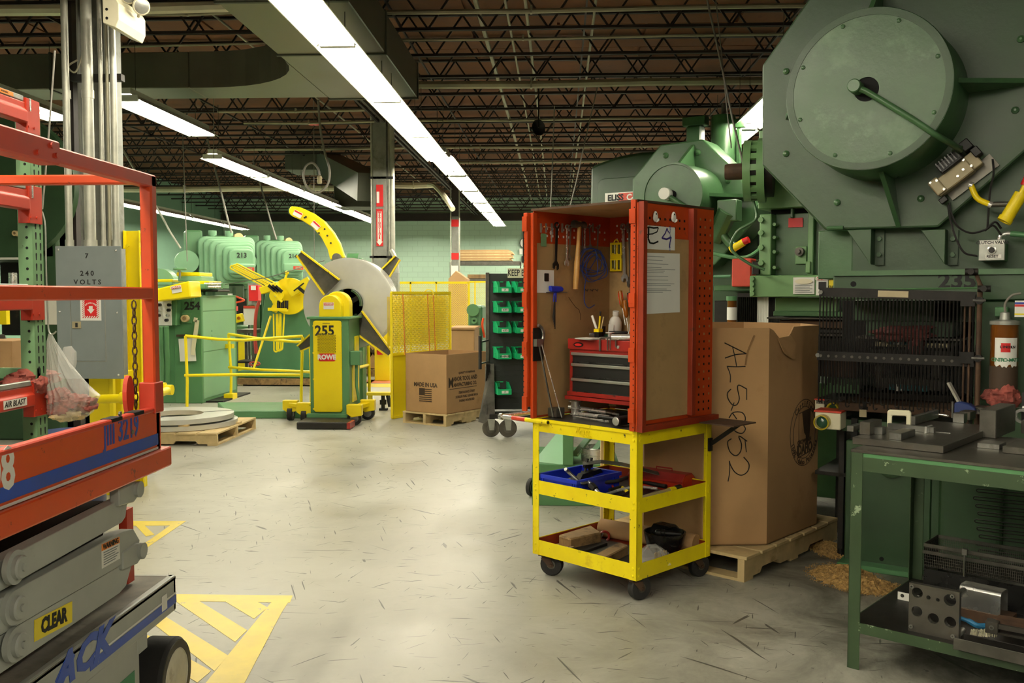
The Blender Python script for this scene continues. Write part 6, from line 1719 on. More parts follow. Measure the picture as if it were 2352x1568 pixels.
# scissor arms: polygons on the side, (y, z)
def arm(name,pxs,x0,x1,m,bev=.006,off=-.03):
    P=[sx_(x,y,off) for x,y in pxs]
    return ob(name,MB().prism([(p.y,p.z) for p in P],0,x0,x1),m,lift,bev=bev,seg=2)
arm('scissor_arm',[(308,1140),(292,1160),(289,1187),(280,1200),(0,1359),(-260,1505),(-260,1430),(0,1288),(290,1140)],-.075,-.03,'lift_grey',.003)
arm('scissor_arm',[(300,1214),(315,1240),(312,1258),(302,1280),(0,1455),(-260,1600),(-260,1500),(0,1370),(275,1220)],-.065,-.02,'lift_grey',.003)
arm('scissor_arm',[(305,1290),(290,1345),(275,1362),(0,1548),(-260,1700),(-260,1590),(0,1460),(290,1290)],-.075,-.03,'lift_grey',.003)
arm('far_arm',[(300,1140),(0,1300),(0,1500),(300,1330)],-LW+.1,-LW+.15,'lift_grey',.004,-.1)
arm('core_shade',[(270,1150),(0,1290),(0,1540),(268,1360)],-.5,-.15,'void',0,-.1)  # near-black block paints the shade between the arms
for px,py,r in ((305,1123,.028),(313,1264,.028)):
    q=sx_(px,py,-.03);ob('end_pin',MB().prism([(q.y-.13,q.z+.03),(q.y-.13,q.z-.03),(q.y-.02,q.z-.04),(q.y+.03,q.z-.02),(q.y+.03,q.z+.02),(q.y-.03,q.z+.035)],0,-.05,-.015),'lift_grey',lift,bev=.004)
    ob('pin_head',MB().cyl((-.015,q.y,q.z),(-.002,q.y,q.z),r,n=16),'lift_grey',lift)
for px,py in ((35,1302),(32,1395),(35,1480)):
    q=sx_(px,py,-.01)
    ob('pivot_boss',MB().lathe([(.046,-.02),(.046,-.006),(.038,-.004),(.032,-.004),(.032,.008),(.028,.013),(.001,.013)],(0,q.y,q.z),28,0),'lift_grey',lift)
    ob('pivot_pin',MB().cyl((.013,q.y,q.z),(.018,q.y,q.z),.010,n=14),'lift_grey',lift)
# end post between the arms
q0=sx_(303,1168,-.1);q1=sx_(303,1340,-.1)
ob('end_guard',MB().box(-.14,-.11,q0.y-.02,q0.y+.03,q1.z,q0.z),'lift_red',lift)
# chassis
ce=sx_(405,1350).y
zc1=sx_(405,1318).z;zc0=sx_(405,1400).z
ob('chassis_side',MB().box(-.03,0,YL,ce,zc0,zc1),'lift_grey',lift,bev=.008,seg=2)
ob('chassis_deck',MB().box(-LW,-.0,YL,ce,zc1-.02,zc1-.002),'lift_deck',lift,bev=.004)
ob('chassis_end',MB().box(-LW,0,ce-.03,ce,zc0,zc1),'lift_grey',lift,bev=.008)
ob('chassis_stripe',MB().box(0,.0012,sx_(205,1470).y,ce-.003,zc0+.03,zc0+.06),'decal_blue',lift)
ob('white_stripe',MB().box(0,.0012,sx_(205,1470).y,ce-.003,zc0+.064,zc0+.07),'white',lift)
yb0=sx_(322,1500).y
ob('lower_tray',MB().box(-.05,-.002,YL,yb0,.12,zc0+.01),'lift_grey',lift,bev=.006)
ob('tray_bracket',MB().box(-.04,.0,yb0-.02,yb0+.06,zc0-.05,zc0+.01),'lift_grey',lift,bev=.004)
q=sx_(190,1505);text('ACK',.13,'decal_blue',lift,(.0013,q.y,q.z-.006),'+x',bold=.006,shear=.35,sx=1.25)
for k in range(2):
    p0,p1=sx_(128+k*14,1568),sx_(158+k*12,1500+k*2)
    ob('logo_slash',MB().bar((.0006,p0.y,p0.z),(.0006,p1.y,p1.z),.0012,.014,(0,1,0)),'decal_blue',lift)
def decal(name,px0,py0,px1,py1,m,off=-.0185,ex=0,fr=0.0015):
    """upright rectangle on an arm: left-top and right-bottom pixels at its own slope"""
    a=sx_(px0,py0,off);b=sx_(px1,py1,off)
    return ob(name,MB().box(off-.001,off+fr,a.y,b.y,b.z,a.z),m,lift),a,b
o,a,b=decal('clear_decal',78,1412,166,1440,'sign_yellow',-.029)
P=[sx_(*p,-.0285) for p in ((79,1474),(166,1428),(166,1380),(79,1424))]
o.data.clear_geometry();mb=MB()._a([tuple(p) for p in P]+[(p.x-.001,p.y,p.z) for p in P],[(0,1,2,3),(7,6,5,4),(0,4,5,1),(1,5,6,2),(2,6,7,3),(3,7,4,0)])
o.data.from_pydata(mb.v,[],mb.f);o.data.materials.append(MT['sign_yellow']) if not o.data.materials else None
sl=math.atan2(P[1].z-P[0].z,P[1].y-P[0].y)
c_=(P[0]+P[2])/2;text('CLEAR',(P[3].z-P[0].z)*.95,'ink',lift,(c_.x+.001,c_.y,c_.z),'+x',bold=.0028,tilt=sl,sx=.8 if True else 1)
P=[sx_(*p,-.0195) for p in ((234,1306),(276,1282),(274,1232),(233,1250))]
mb=MB()._a([tuple(p) for p in P]+[(p.x-.001,p.y,p.z) for p in P],[(0,1,2,3),(7,6,5,4),(0,4,5,1),(1,5,6,2),(2,6,7,3),(3,7,4,0)])
ob('warning_decal',mb,'white',lift)
Q=[P[3].lerp(P[0],.28),P[2].lerp(P[1],.28),P[2],P[3]]
mb=MB()._a([(p.x+.0008,p.y,p.z) for p in Q]+[tuple(p) for p in Q],[(0,1,2,3),(7,6,5,4),(0,4,5,1),(1,5,6,2),(2,6,7,3),(3,7,4,0)])
ob('warning_band',mb,'sign_orange',lift)
c_=(Q[0]+Q[2])/2;text('WARNING',.024,'ink',lift,(c_.x+.0012,c_.y,c_.z),'+x',bold=.0008,tilt=math.atan2(Q[1].z-Q[0].z,Q[1].y-Q[0].y),sx=.9)
mb=MB()
for k in range(6):
    f=.38+.1*k;a=P[3].lerp(P[0],f);b=P[2].lerp(P[1],f);a=a.lerp(b,.1);b=a.lerp(b,.9-.1*(k % 3));mb.bar((a.x+.0006,a.y,a.z),(b.x+.0006,b.y,b.z),.0006,.003,(0,0,1))
ob('fine_print',mb,'panel_grey',lift,kind='stuff')
o=ob('white_tag',MB().box(.0012,.002,sx_(371,1395).y,sx_(383,1390).y,sx_(378,1400).z,sx_(378,1365).z),'white',lift)
q=sx_(305,1552);ob('green_decal',MB().box(-.002,-.001,sx_(275,1560,-.002).y,sx_(309,1550,-.002).y,.1,sx_(305,1543).z),'decal_green',lift)
# wheel
q=sx_(405,1545,.03)
rw=.143
ob('tyre',MB().lathe([(.09,-.115),(rw-.012,-.12),(rw,-.105),(rw,-.012),(rw-.01,0),(.105,.0),(.1,-.02)],(.03,q.y,rw),48,0),'rubber',lift)
ob('tyre_side',MB().ring((.028,q.y,rw),(.033,q.y,rw),rw-.012,.104,48),'rubber_brown',lift)
ob('wheel_rim',MB().lathe([(.104,.0),(.1,.004),(.095,-.004),(.088,-.03),(.06,-.035),(.055,-.02),(.03,-.018),(.028,.0),(.001,.002)],(.03,q.y,rw),40,0),'wheel_hub',lift)
for k in range(5):
    a=R(72*k+10);ob('lug',MB().cyl((-.0,q.y+.043*math.cos(a),rw+.043*math.sin(a)),(.022,q.y+.043*math.cos(a),rw+.043*math.sin(a)),.007,n=6),'steel',lift)
ob('tyre',MB().lathe([(.09,-.115),(rw,-.105),(rw,-.012),(.105,.0)],(-LW+.12,q.y,rw),40,0),'rubber',lift)
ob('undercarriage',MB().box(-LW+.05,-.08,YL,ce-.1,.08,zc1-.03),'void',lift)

# ================================================================ pallet rack at the left edge
RX=-2.56
def rx(px,py,off=0.0):return LF.hit(px,py,0,RX-LX+off)+V((LX,0,0))
yu=rx(79,700).y;yu2=rx(103,700).y
rack=thing('pallet_rack','green perforated rack upright with stepped red shelf beams at the left edge','rack',(RX,yu,0))
ztop=rx(78,240).z
ob('upright',MB().box(RX-.075,RX,yu,yu+.003,0,ztop).box(RX-.003,RX,yu,yu2,0,ztop).box(RX-.075,RX,yu2-.003,yu2,0,ztop),'rack_green',rack,w=True,bev=.002)
mb=MB();z=.2
while z<ztop-.05:
    for yy in (yu+(yu2-yu)*.3,yu+(yu2-yu)*.72):
        mb.prism([(yy+.006*math.cos(R(a)),z+.02+.008*math.sin(R(a))) for a in range(0,181,30)]+[(yy-.0035,z-.008),(yy+.0035,z-.008)],0,RX,RX+.0008)
    mb.cyl((RX-.03,yu-.0008,z),(RX-.03,yu,z),.007,n=10)
    z+=.0508
ob('punched_holes',mb,'void',rack,w=True,kind='stuff')
conn=[(235,312),(430,515),(655,735),(873,955)]
for k,(p0,p1) in enumerate(conn):
    z1,z0=rx(88,p0).z,rx(88,p1).z
    c_=ob('beam_connector',MB().box(RX,RX+.006,yu-.03,yu2-.012,z0,z1).box(RX-.05,RX+.006,yu-.036,yu-.03,z0,z1),'rack_red',rack,w=True,bev=.002)
    zz=z1-.02
    mbm=MB().prism([(RX-.045,zz),(RX+.0,zz),(RX+.0,zz-.035),(RX+.012,zz-.045),(RX+.012,zz-.1),(RX-.045,zz-.1)],1,1.6,yu-.03)
    ob('shelf_beam',mbm,'rack_red',rack,w=True,bev=.006,seg=2)
    ob('grey_ledge',MB().box(RX-.02,RX+.002,1.6,yu-.05,zz,zz+.025),'galv',rack,w=True,bev=.003)
    ob('safety_clip',MB().box(RX+.006,RX+.01,yu-.012,yu+.0,z1-.06,z1+.0),'alu',rack,w=True)
    for yy in (yu-.02,yu+.03):ob('rivet',MB().cyl((RX+.006,yy,z0+.03),(RX+.01,yy,z0+.03),.006,n=8),'rack_red',rack,w=True)
    ob('shelf_deck',MB().box(RX-1.0,RX-.05,1.6,yu,zz-.02,zz),'iron_dark' if k==3 else 'galv',rack,w=True) if k==3 else None
    if k in (0,1):
        a=rx(4 if k else 0,0).y
        q=rx(24,(228,437)[k]);ob('warning_strip',MB().box(RX+.0022,RX+.003,q.y-.13,q.y+.02,zz+.003,zz+.022),'sign_orange',rack,w=True)
        text('WARNING',.012,'ink',rack,(RX+.0035,q.y-.05,zz+.012),'+x',ext=.0003,w=True)
z1=rx(88,873).z-.02
q=rx(28,922)
ob('shelf_label',MB().box(RX+.0125,RX+.0135,q.y-.09,q.y+.1,z1-.088,z1-.048),'white',rack,w=True)
text('AIR BLAST',.038,'ink',rack,(RX+.014,q.y+.0,z1-.068),'+x',bold=.0006,w=True,sx=.95,shear=.2)
ob('diagonal_brace',MB().cyl(rx(0,775,-.5),rx(46,858,-.5),.028,n=14),'steel_worn',rack,w=True)
ob('cross_tie',MB().box(RX-1.0,RX-.0,yu+.01,yu+.04,z1+.03,z1+.08),'rack_green',rack,w=True)
ob('rear_upright',MB().box(RX-1.0,RX-.93,yu,yu2,0,ztop),'rack_green',rack,w=True)
# things on the rack's low shelf
a=rx(30,880,-.1)
t=thing('red_fixture','red and grey steel stacked fixture on the low rack shelf','fixture',(a.x,a.y-.35,z1))
ob('block',MB().box(-.06,.06,-.3,.12,0,.05),'rack_red',t,bev=.004);ob('block',MB().box(-.07,.05,-.3,.1,.05,.07),'galv',t,bev=.003)
ob('block',MB().box(-.06,.05,-.3,.1,.13,.17),'rack_red',t,bev=.004);ob('plate',MB().box(-.07,.06,-.3,.13,.17,.185),'galv',t)
ob('post',MB().box(.05,.065,.09,.11,0,.185),'alu',t);ob('post',MB().box(.05,.065,-.1,-.08,0,.185),'alu',t)
rag('shop_rag','dirty red rag draped over the low rack shelf edge','rag',rx(75,868,-.06),R(80),.19,.07,.055,'rag_red',21)
rag('shop_rag','tail of red rag hanging down the red shelf beam','rag',rx(88,885,.0),R(80),.07,.03,.05,'rag_red',22)
ob('carton_box',MB().box(RX-.5,RX-.3,yu+.3,yu+.6,z1+.05,z1+.2),'cardboard',None,label='small cardboard box behind the rack upright at the low shelf',cat='box',bev=.003)
a=rx(25,990,-.1)
ob('red_bin',MB().prism([(-.1,0),(.1,0),(.13,.14),(.12,.15),(-.13,.15)],1,-.3,.2),'chest_red',None,label='dark red open bin under the low rack shelf',cat='bin').location=(a.x-.05,a.y-.1,.62)
# bag of rags on a wire hook
bp=rx(165,880,.12);by=bp.y+.0
def bg(px,py,dy=0.0):return at(px,py,by+dy)
t=thing('rag_bag','clear plastic bag half full of red rags hanging from a wire hook','bag',bg(165,970))
I_=WM[t.name].inverted()
outl=[(765,112,118),(785,108,128),(800,108,138),(830,109,155),(860,108,180),(885,109,200),(908,110,228),(920,111,222),(945,112,212),(958,120,196),(968,140,160)]
mb=MB();n=64;rnd=random.Random(6);rings=[]
for j,(py,xl_,xr_) in enumerate(outl):
    l=I_ @ bg(xl_,py);r_=I_ @ bg(xr_,py);cxm=(l.x+r_.x)/2;hw_=(r_.x-l.x)/2;dep=min(hw_*.8,.085)
    rings.append([(cxm+hw_*math.cos(2*math.pi*k/n),dep*math.sin(2*math.pi*k/n)*(1+(.16*math.sin(k*1.9)+.1*math.sin(k*.8+j*.35))*(1-j/14)),l.z+rnd.uniform(-.003,.003)) for k in range(n)])
vs=[p for g in rings for p in g]
mb._a(vs,[(j*n+k,j*n+(k+1) % n,(j+1)*n+(k+1) % n,(j+1)*n+k) for j in range(len(outl)-1) for k in range(n)],True)
mb._a(rings[-1],[tuple(range(n))])
bag=ob('film',mb,'film',t)
mb=MB()
for (px,py) in ((150,805),(160,800),(168,815),(170,840)):pass
P=[I_ @ bg(x,y,.02) for x,y in ((142,812),(146,797),(158,795),(166,803),(171,808),(170,835),(163,848))]
mb._a([tuple(p) for p in P]+[(p.x+rnd.uniform(-.01,.01),p.y+.03,p.z) for p in P],[tuple(range(7)),tuple(range(7,14))[::-1]]+[(k,(k+1) % 7,7+(k+1) % 7,7+k) for k in range(7)])
ob('film_tail',mb,'film_thin',t)
def lump(px,py,rx_,rz__,m,seed,dy=0):
    q=I_ @ bg(px,py,dy);mb=MB();rumple(mb,rx_*1.15,.075,rz__*1.2,seed,q);ob('rag_lump',mb,m,t)
lump(138,915,.058,.052,'rag_red',1);lump(180,925,.07,.04,'rag_red',2);lump(150,938,.08,.045,'rag_red',3);lump(200,930,.045,.035,'rag_red',4)
lump(160,950,.09,.03,'wood',5)
ob('wire_hook',MB().tube(smooth_path([I_ @ bg(x,y,.0) for x,y in ((97,486),(104,520),(106,620),(110,730),(112,758),(118,768),(127,763),(128,760))],5),.004,6),'galv',t)
# blue drum behind the bag
a=at(160,960,5.9)
t=thing('blue_drum','dark blue plastic drum on the floor behind the hanging rag bag','drum',(a.x,5.9,0))
ob('drum',MB().lathe([(.2,0),(.21,.02),(.21,.3),(.215,.31),(.21,.32),(.21,.6),(.2,.66),(.19,.66)],(0,0,0),32),'barrel_blue',t)

# ================================================================ column, conduits, electrical panel
a=at(188,500,7.12);b=at(254,500,7.12)
col_=thing('building_column','grey steel building column with yellow painted base behind the electrical panel','column',((a.x+b.x)/2,7.2,0))
cxm=(a.x+b.x)/2;hw_=(b.x-a.x)/2
ob('flange',MB().box(a.x,a.x+.014,7.1,7.35,.95,4.7),'steel_col',col_,w=True)
ob('flange',MB().box(b.x-.014,b.x,7.1,7.35,.95,4.7),'steel_col',col_,w=True)
ob('web',MB().box(a.x+.014,b.x-.014,7.22,7.235,.95,4.7),'steel_col',col_,w=True)
for z in (4.4,4.0,3.4,3.0):ob('bolt',MB().cyl((b.x,7.22,z),(b.x+.008,7.22,z),.01,n=8),'steel',col_,w=True)
a2=at(204,900,7.0);b2=at(272,900,7.0)
ob('yellow_base',MB().box(a2.x,b2.x-.07,7.0,7.38,0,.95),'yellow_clean',col_,w=True,bev=.004);ob('yellow_base',MB().box(b2.x-.06,b2.x,7.05,7.38,0,.95),'yellow_clean',col_,w=True,bev=.004)
ob('base_strip',MB().box(a2.x+.18,a2.x+.21,6.96,7.0,0,.95),'yellow_clean',col_,w=True)
for px,r,mt_,nth in ((160,.026,'conduit','bright silver leftmost'),(208,.040,'conduit','thickest pale'),(238,.016,'conduit','thin pale middle'),(253,.013,'pipe_pale','thinnest rusty'),(267,.024,'conduit','rightmost grey')):
    p=at(px,560,6.86)
    if px==160:pts=[(p.x,6.86,p.z-.02),(p.x,6.86,5.0)]
    else:pts=[(p.x,6.86,p.z-.02),(p.x,6.87,3.2),(p.x-.01,6.88,5.0)]
    t=thing('vertical_conduit',f'{nth} conduit rising from the grey electrical panel','conduit',(p.x,6.86,p.z-.02),0,'conduits above the panel')
    ob('pipe',MB().tube(pts,r,14),mt_,t,w=True)
    ob('coupling',MB().cyl((p.x,6.86,p.z-.02),(p.x,6.86,p.z+.03),r*1.22,n=14),mt_,t,w=True)
    if px in (160,208):ob('coupling',MB().cyl((p.x,6.87,3.0),(p.x,6.87,3.06),r*1.12,n=14),mt_,t,w=True)
a=at(162,178,6.94);b=at(278,178,6.94)
ob('strut_channel',MB().box(a.x,b.x,6.94,7.0,a.z-.025,a.z+.025),'iron_dark',None,label='dark green strut channel clamping the conduits to the column',cat='bracket')
ob('grey_wire',MB().tube(smooth_path([at(192,115,6.92),at(182,150,6.92),at(172,166,6.92),at(160,160,6.92),at(158,150,6.92),at(178,138,6.92)]),.007,6),'pipe_pale',None,label='pale cable looping beside the conduits near the strut channel',cat='cable')
# panel
y0=6.72
a=at(126,565,y0);b=at(284,870,y0);
pn=thing('electrical_panel','grey electrical breaker panel stencilled 7 240 VOLTS on the column','panel',((a.x+b.x)/2,y0,b.z))
pc=(a.x+b.x)/2;pwid=b.x-a.x
def pa(px,py,dy=0.0):return at(px,py,y0-dy)
ob('enclosure',MB().box(a.x+.02,b.x-.035,y0+.01,y0+.15,b.z+.02,a.z-.015),'galv',pn,w=True,bev=.003)
ob('cover',MB().box(a.x,b.x,y0,y0+.012,b.z,a.z),'panel_grey',pn,w=True,bev=.004,seg=2)
d0,d1=pa(162,662),pa(243,829)
ob('door_frame',MB().box(d0.x-.006,d1.x+.006,y0-.002,y0,d1.z-.006,pa(162,655).z),'steel_col',pn,w=True)
dr=ob('door',MB().box(d0.x,d1.x,y0-.006,y0-.001,d1.z,d0.z),'panel_grey',pn,w=True,bev=.003)
l0,l1=pa(167,738),pa(188,754);ob('latch',MB().box(l0.x,l1.x,y0-.014,y0-.006,l1.z,l0.z),'valve_tan',dr,w=True,bev=.003)
l0,l1=pa(175,741),pa(181,751);ob('latch_slot',MB().box(l0.x,l1.x,y0-.0155,y0-.014,l1.z,l0.z),'ink',dr,w=True)
for px,py in ((134,573),(266,575),(137,716),(269,718),(272,861)):
    q=pa(px,py);ob('screw',MB().lathe([(.009,-.001),(.007,-.007),(.002,-.009)],(q.x,y0,q.z),10,1),'steel_bright',pn,w=True)
def stencil(s,px,py,size,sp=1.0):
    q=pa(px,py);text(s,size,'ink',pn,(q.x,y0-.001,q.z),'-y',bold=.0012,w=True)
stencil('7',199,588,.05);stencil('2 4 0',200,628,.05);stencil('V O L T S',201,648,.05)
s0,s1=pa(185,683),pa(234,736)
ob('sign_sheet',MB().box(s0.x,s1.x,y0-.008,y0-.0065,s1.z,s0.z+.01),'white',pn,w=True)
q0,q1=pa(190,688),pa(229,730);ob('sign_hatch_field',MB().box(q0.x,q1.x,y0-.0086,y0-.008,q1.z,s0.z+.008),'sign_red',pn,w=True)
mb=MB()
hx=q1.x-q0.x;hz_=q0.z-q1.z
for k in range(9):
    z=q1.z+.012+k*hz_/9
    for x in (q0.x,q1.x-.017):mb.bar((x,y0-.0088,z-.004),(x+.017,y0-.0088,z+.012),.0004,.007,(0,0,1))
for k in range(7):
    x=q0.x+.01+k*hx/7;mb.bar((x,y0-.0088,q1.z+.0),(x+.012,y0-.0088,q1.z+.014),.0004,.007,(0,0,1))
ob('sign_hatching',mb,'white',pn,w=True,kind='stuff')
q2,q3=pa(196,690),pa(223,724);ob('sign_centre',MB().box(q2.x,q3.x,y0-.0094,y0-.0088,q3.z,s0.z+.006),'sign_red',pn,w=True)
c_=pa(210,710);
ob('arrow',MB().prism([(c_.x-.014,c_.z+.024),(c_.x+.014,c_.z+.024),(c_.x+.014,c_.z-.0),(c_.x+.028,c_.z-.0),(c_.x,c_.z-.032),(c_.x-.028,c_.z-.0),(c_.x-.014,c_.z-.0)],1,y0-.010,y0-.0094),'white',pn,w=True)
for i,ch_ in enumerate('EXTINGUISHER'):
    a_=R(150-11*i);text(ch_,.013,'white',pn,(c_.x+.044*math.cos(a_),y0-.0096,c_.z+.012+.034*math.sin(a_)),'-y',tilt=a_-R(90),bold=.0005,w=True,ext=.0003)
for k in range(14):
    z=b.z+.08+k*.06;ob('knockout',MB().ring((b.x-.035,y0+.05,z),(b.x-.0335,y0+.05,z),.018,.015,16),'galv',pn,w=True)
# emergency light
a=at(238,60,6.5)
t=thing('emergency_light','ivory twin-head emergency light box at the top of the conduit column','light',at(275,60,6.5))
I_=WM[t.name].inverted()
p0,p1=I_ @ at(236,52,6.4),I_ @ at(262,52,6.4)
prof=[(p0.x,p0.z),(p1.x+.01,p0.z-.035),(p1.x+.035,p0.z+.02),(p1.x+.035,p0.z+.13),(p1.x,p0.z+.19),(p0.x,p0.z+.2)]
ob('housing',MB().prism(prof[::-1],1,p0.y,p0.y+.42),'ivory',t,bev=.004)
for zz in (.03,.09):ob('knockout',MB().cyl((p0.x+.03,p0.y-.003,p0.z+zz),(p0.x+.03,p0.y,p0.z+zz),.01,n=10),'black',t)
for k,(px,py) in enumerate(((322,14),(292,-12))):
    c=I_ @ at(px,py,6.55);M=Matrix.Translation(c) @ Matrix.Rotation(R(40),4,'Z') @ Matrix.Rotation(R(20),4,'X')
    ob('neck',MB().cyl(c+V((-.05,.08,-.05)),c,.01,n=10),'ivory',t)
    mb=MB();mb.M=M;mb.lathe([(.02,.06),(.045,.04),(.055,.0),(.06,-.03),(.054,-.035)],(0,0,0),20,1);hd=ob('lamp_head',mb,'ivory',t)
    mb=MB();mb.M=M;mb.lathe([(.052,-.034),(.03,-.042),(.001,-.044)],(0,0,0),20,1);ob('lens',mb,'galv',hd)
# yellow guard post and pipe rail
yv=7.35
a=at(288,530,yv);b=at(326,530,yv)
t=thing('guard_post','bright yellow steel guard post right of the electrical panel','post',((a.x+b.x)/2,yv,0))
ob('channel',MB().box(a.x,b.x,yv,yv+.01,0,a.z).box(a.x,a.x+.01,yv-.05,yv,0,a.z).box(b.x-.01,b.x,yv-.05,yv,0,a.z),'yellow_clean',t,w=True,bev=.003)
ob('top_arm',MB().box(b.x,b.x+.09,yv+.01,yv+.05,a.z-.07,a.z-.015),'yellow_clean',t,w=True);ob('rear_bar',MB().box(b.x-.11,b.x-.07,yv+.3,yv+.34,.05,a.z),'yellow_clean',t,w=True)
ob('arm',MB().box(b.x,b.x+.09,yv+.01,yv+.05,a.z-.18,a.z-.13),'yellow_clean',t,w=True);ob('pin',MB().cyl((a.x+.04,yv-.06,a.z-.12),(a.x+.04,yv-.04,a.z-.12),.012,n=8),'yellow_clean',t,w=True)
ob('latch_tab',MB().box(a.x-.05,a.x,yv-.03,yv-.02,a.z-.13,a.z-.08),'yellow_clean',t,w=True)
t=thing('pipe_rail','thick yellow pipe guard rail at knee height around the column','rail',(at(300,915,6.5).x,6.5,0))
pts=[at(228,916,6.55),at(283,915,6.5),at(330,913,6.5),at(355,908,6.7),at(385,896,7.6)]
ob('pipe',MB().tube(pts,.032,14),'yellow_clean',t,w=True)
for px,py,Y in ((290,914,6.5),(318,913,6.5),(372,890,7.6),(388,895,7.6)):
    q=at(px,py,Y);ob('pipe_fitting',MB().cyl(q+V((-.04,0,0)),q+V((.03,0,0)),.043,n=14),'yellow_clean',t,w=True)

# dark green machine in the gloom at far left
a=at(-60,335,9.5);b=at(140,900,9.5)
t=thing('dark_press','dark green press in the gloom behind the rack, letter S on its side','press',((a.x+b.x)/2,9.5,0))
zt_=at(60,330,9.5).z;zb_=at(60,600,9.5).z
ob('upper_housing',MB().box(a.x-.6,b.x,9.5,11,zb_,zt_),'press_dark',t,w=True,bev=.05,seg=2)
ob('round_cover',MB().lathe([(.75,0),(.73,-.06),(.001,-.07)],(at(20,430,9.5).x,9.5,at(20,430,9.5).z),48,1),'press_dark',t,w=True)
q=at(38,536,9.4);ob('hub',MB().ring((q.x,9.36,q.z),(q.x,9.44,q.z),.028,.014,16),'wood',t,w=True)
q=at(106,482,9.45);text('S',.13,'ink',t,(q.x,9.49,q.z),'-y',bold=.006,w=True)
ob('tie_bar',MB().box(a.x,b.x-.3,9.3,9.33,at(0,596,9.3).z,at(0,591,9.3).z),'white',t,w=True)
ob('dark_mouth',MB().box(a.x,b.x-.25,9.9,10,at(0,770,9.9).z,zb_),'iron_dark',t,w=True)
ob('bed',MB().box(a.x,b.x,9.6,11,0,at(60,850,9.6).z),'press_dark',t,w=True,bev=.02);ob('bolster',MB().box(a.x,b.x-.3,9.5,10.5,at(0,850,9.6).z,at(0,820,9.6).z),'rust',t,w=True)
ob('side_frame',MB().box(b.x-.22,b.x,9.5,11,0,zt_),'press_dark',t,w=True,bev=.02)
ob('dark_post',MB().box(b.x+.02,b.x+.1,9.7,9.8,0,4.6),'joist_steel',t,w=True)
q=at(0,735,8.5);ob('yellow_stand',MB().box(q.x-.2,q.x+.06,8.5,8.56,at(0,745,8.5).z,at(0,712,8.5).z),'yellow_clean',t,w=True)
q=at(30,640,9.2);ob('valve',MB().cyl((q.x,9.2,q.z-.12),(q.x,9.2,q.z+.06),.04,n=12).cyl((q.x-.1,9.2,q.z-.1),(q.x-.02,9.2,q.z-.1),.03,n=8),'steel_bright',t,w=True)
q=at(118,700,9);ob('pale_panel',MB().box(q.x-.1,q.x+.06,9.0,9.05,at(0,745,9).z,at(0,690,9).z),'white',t,w=True)
# ================================================================ middle distance: straightener 254
def wbx(px0,py0,px1,py1,Y0,Y1,zmin=None):
    a=at(px0,py0,Y0);b=at(px1,py1,Y0);return MB().box(a.x,b.x,Y0,Y1,(b.z if zmin is None else zmin),a.z)
Ys=13.0
t=thing('straightener','green coil straightener machine numbered 254 with a yellow slanted cover','machine',(at(465,930,Ys).x,Ys,0))
ob('cabinet',wbx(358,700,465,930,Ys,14.4,0),'machine_green',t,w=True,bev=.01)
ob('side_cabinet',wbx(398,678,466,932,Ys-.02,14.42,0),'machine_green',t,w=True,bev=.01)
a=at(465,932,Ys);X_=a.x+.005
for z0,z1 in ((.06,.72),(.73,1.3),(1.31,1.5)):ob('side_panel',MB().box(X_,X_+.012,Ys+.03,14.35,z0,z1),'housing_green',t,w=True,bev=.004)  # lighter green than the front: light from the lamp row painted in
ob('side_louvre',MB().box(X_+.012,X_+.02,Ys+.35,Ys+.75,.86,.89).box(X_+.012,X_+.02,Ys+.35,Ys+.75,.93,.96).box(X_+.012,X_+.02,Ys+.35,Ys+.75,1.0,1.03),'housing_green',t,w=True)
q=at(441,703,Ys-.03);text('254',.15,'ink',t,(q.x,Ys-.024,q.z),'-y',bold=.006,w=True)
a,b=at(355,684,12.8),at(395,747,12.8)
cb_=ob('control_box',MB().prism([(12.8,b.z),(12.83,a.z),(12.98,a.z),(12.98,b.z)],0,a.x,at(404,700,12.8).x),'machine_green',t,w=True,bev=.01)
ob('control_plate',MB().box(a.x,b.x,12.785,12.8,b.z,a.z),'white',cb_,w=True)
for px,py,m in ((368,700,'black'),(390,700,'iron_dark'),(367,713,'steel_bright'),(389,712,'iron_dark'),(366,724,'iron_dark'),(387,724,'steel_bright'),(384,735,'black')):
    q=at(px,py,12.78);ob('knob',MB().cyl((q.x,12.73,q.z),(q.x,12.785,q.z),.022,n=10),m,cb_,w=True)
P=[at(x,y,12.5) for x,y in ((352,693),(438,682),(434,645),(352,665))]
ob('slanted_cover',MB().prism([(p.x,p.z) for p in P],1,12.5,12.9),'yellow_clean',t,w=True,bev=.012)
P=[at(x,y,12.48) for x,y in ((395,674),(417,670),(414,654),(392,658))]
ob('danger_label',MB().prism([(p.x,p.z) for p in P],1,12.49,12.5),'white',t,w=True)
P=[at(x,y,12.47) for x,y in ((393,664),(415,660),(414,655),(392,659))]
ob('danger_band',MB().prism([(p.x,p.z) for p in P],1,12.48,12.49),'sign_red',t,w=True)
c_=(P[0]+P[2])/2;text('DANGER',.038,'white',t,(c_.x,12.475,c_.z),'-y',bold=.001,tilt=R(10),w=True)
for px0,py0,px1,py1,Y,m in ((352,641,396,648,13.6,'yellow_clean'),(405,625,459,634,13.3,'yellow_clean'),(438,645,480,655,13.1,'yellow_clean'),(352,648,396,655,13.6,'housing_green'),(408,634,462,646,13.3,'housing_green'),(457,652,472,664,13.0,'machine_green'),(430,665,500,670,13.2,'iron_dark')):
    ob('roll_cover',wbx(px0,py0,px1,py1,Y,Y+.5),m,t,w=True,bev=.01)
for py in (652,659):ob('guide_roll',MB().cyl(at(470,py,13.1),at(511,py,13.1),.022,n=12),'steel_bright',t,w=True)
ob('roll_end',wbx(508,650,512,662,13.05,13.3),'machine_green',t,w=True)
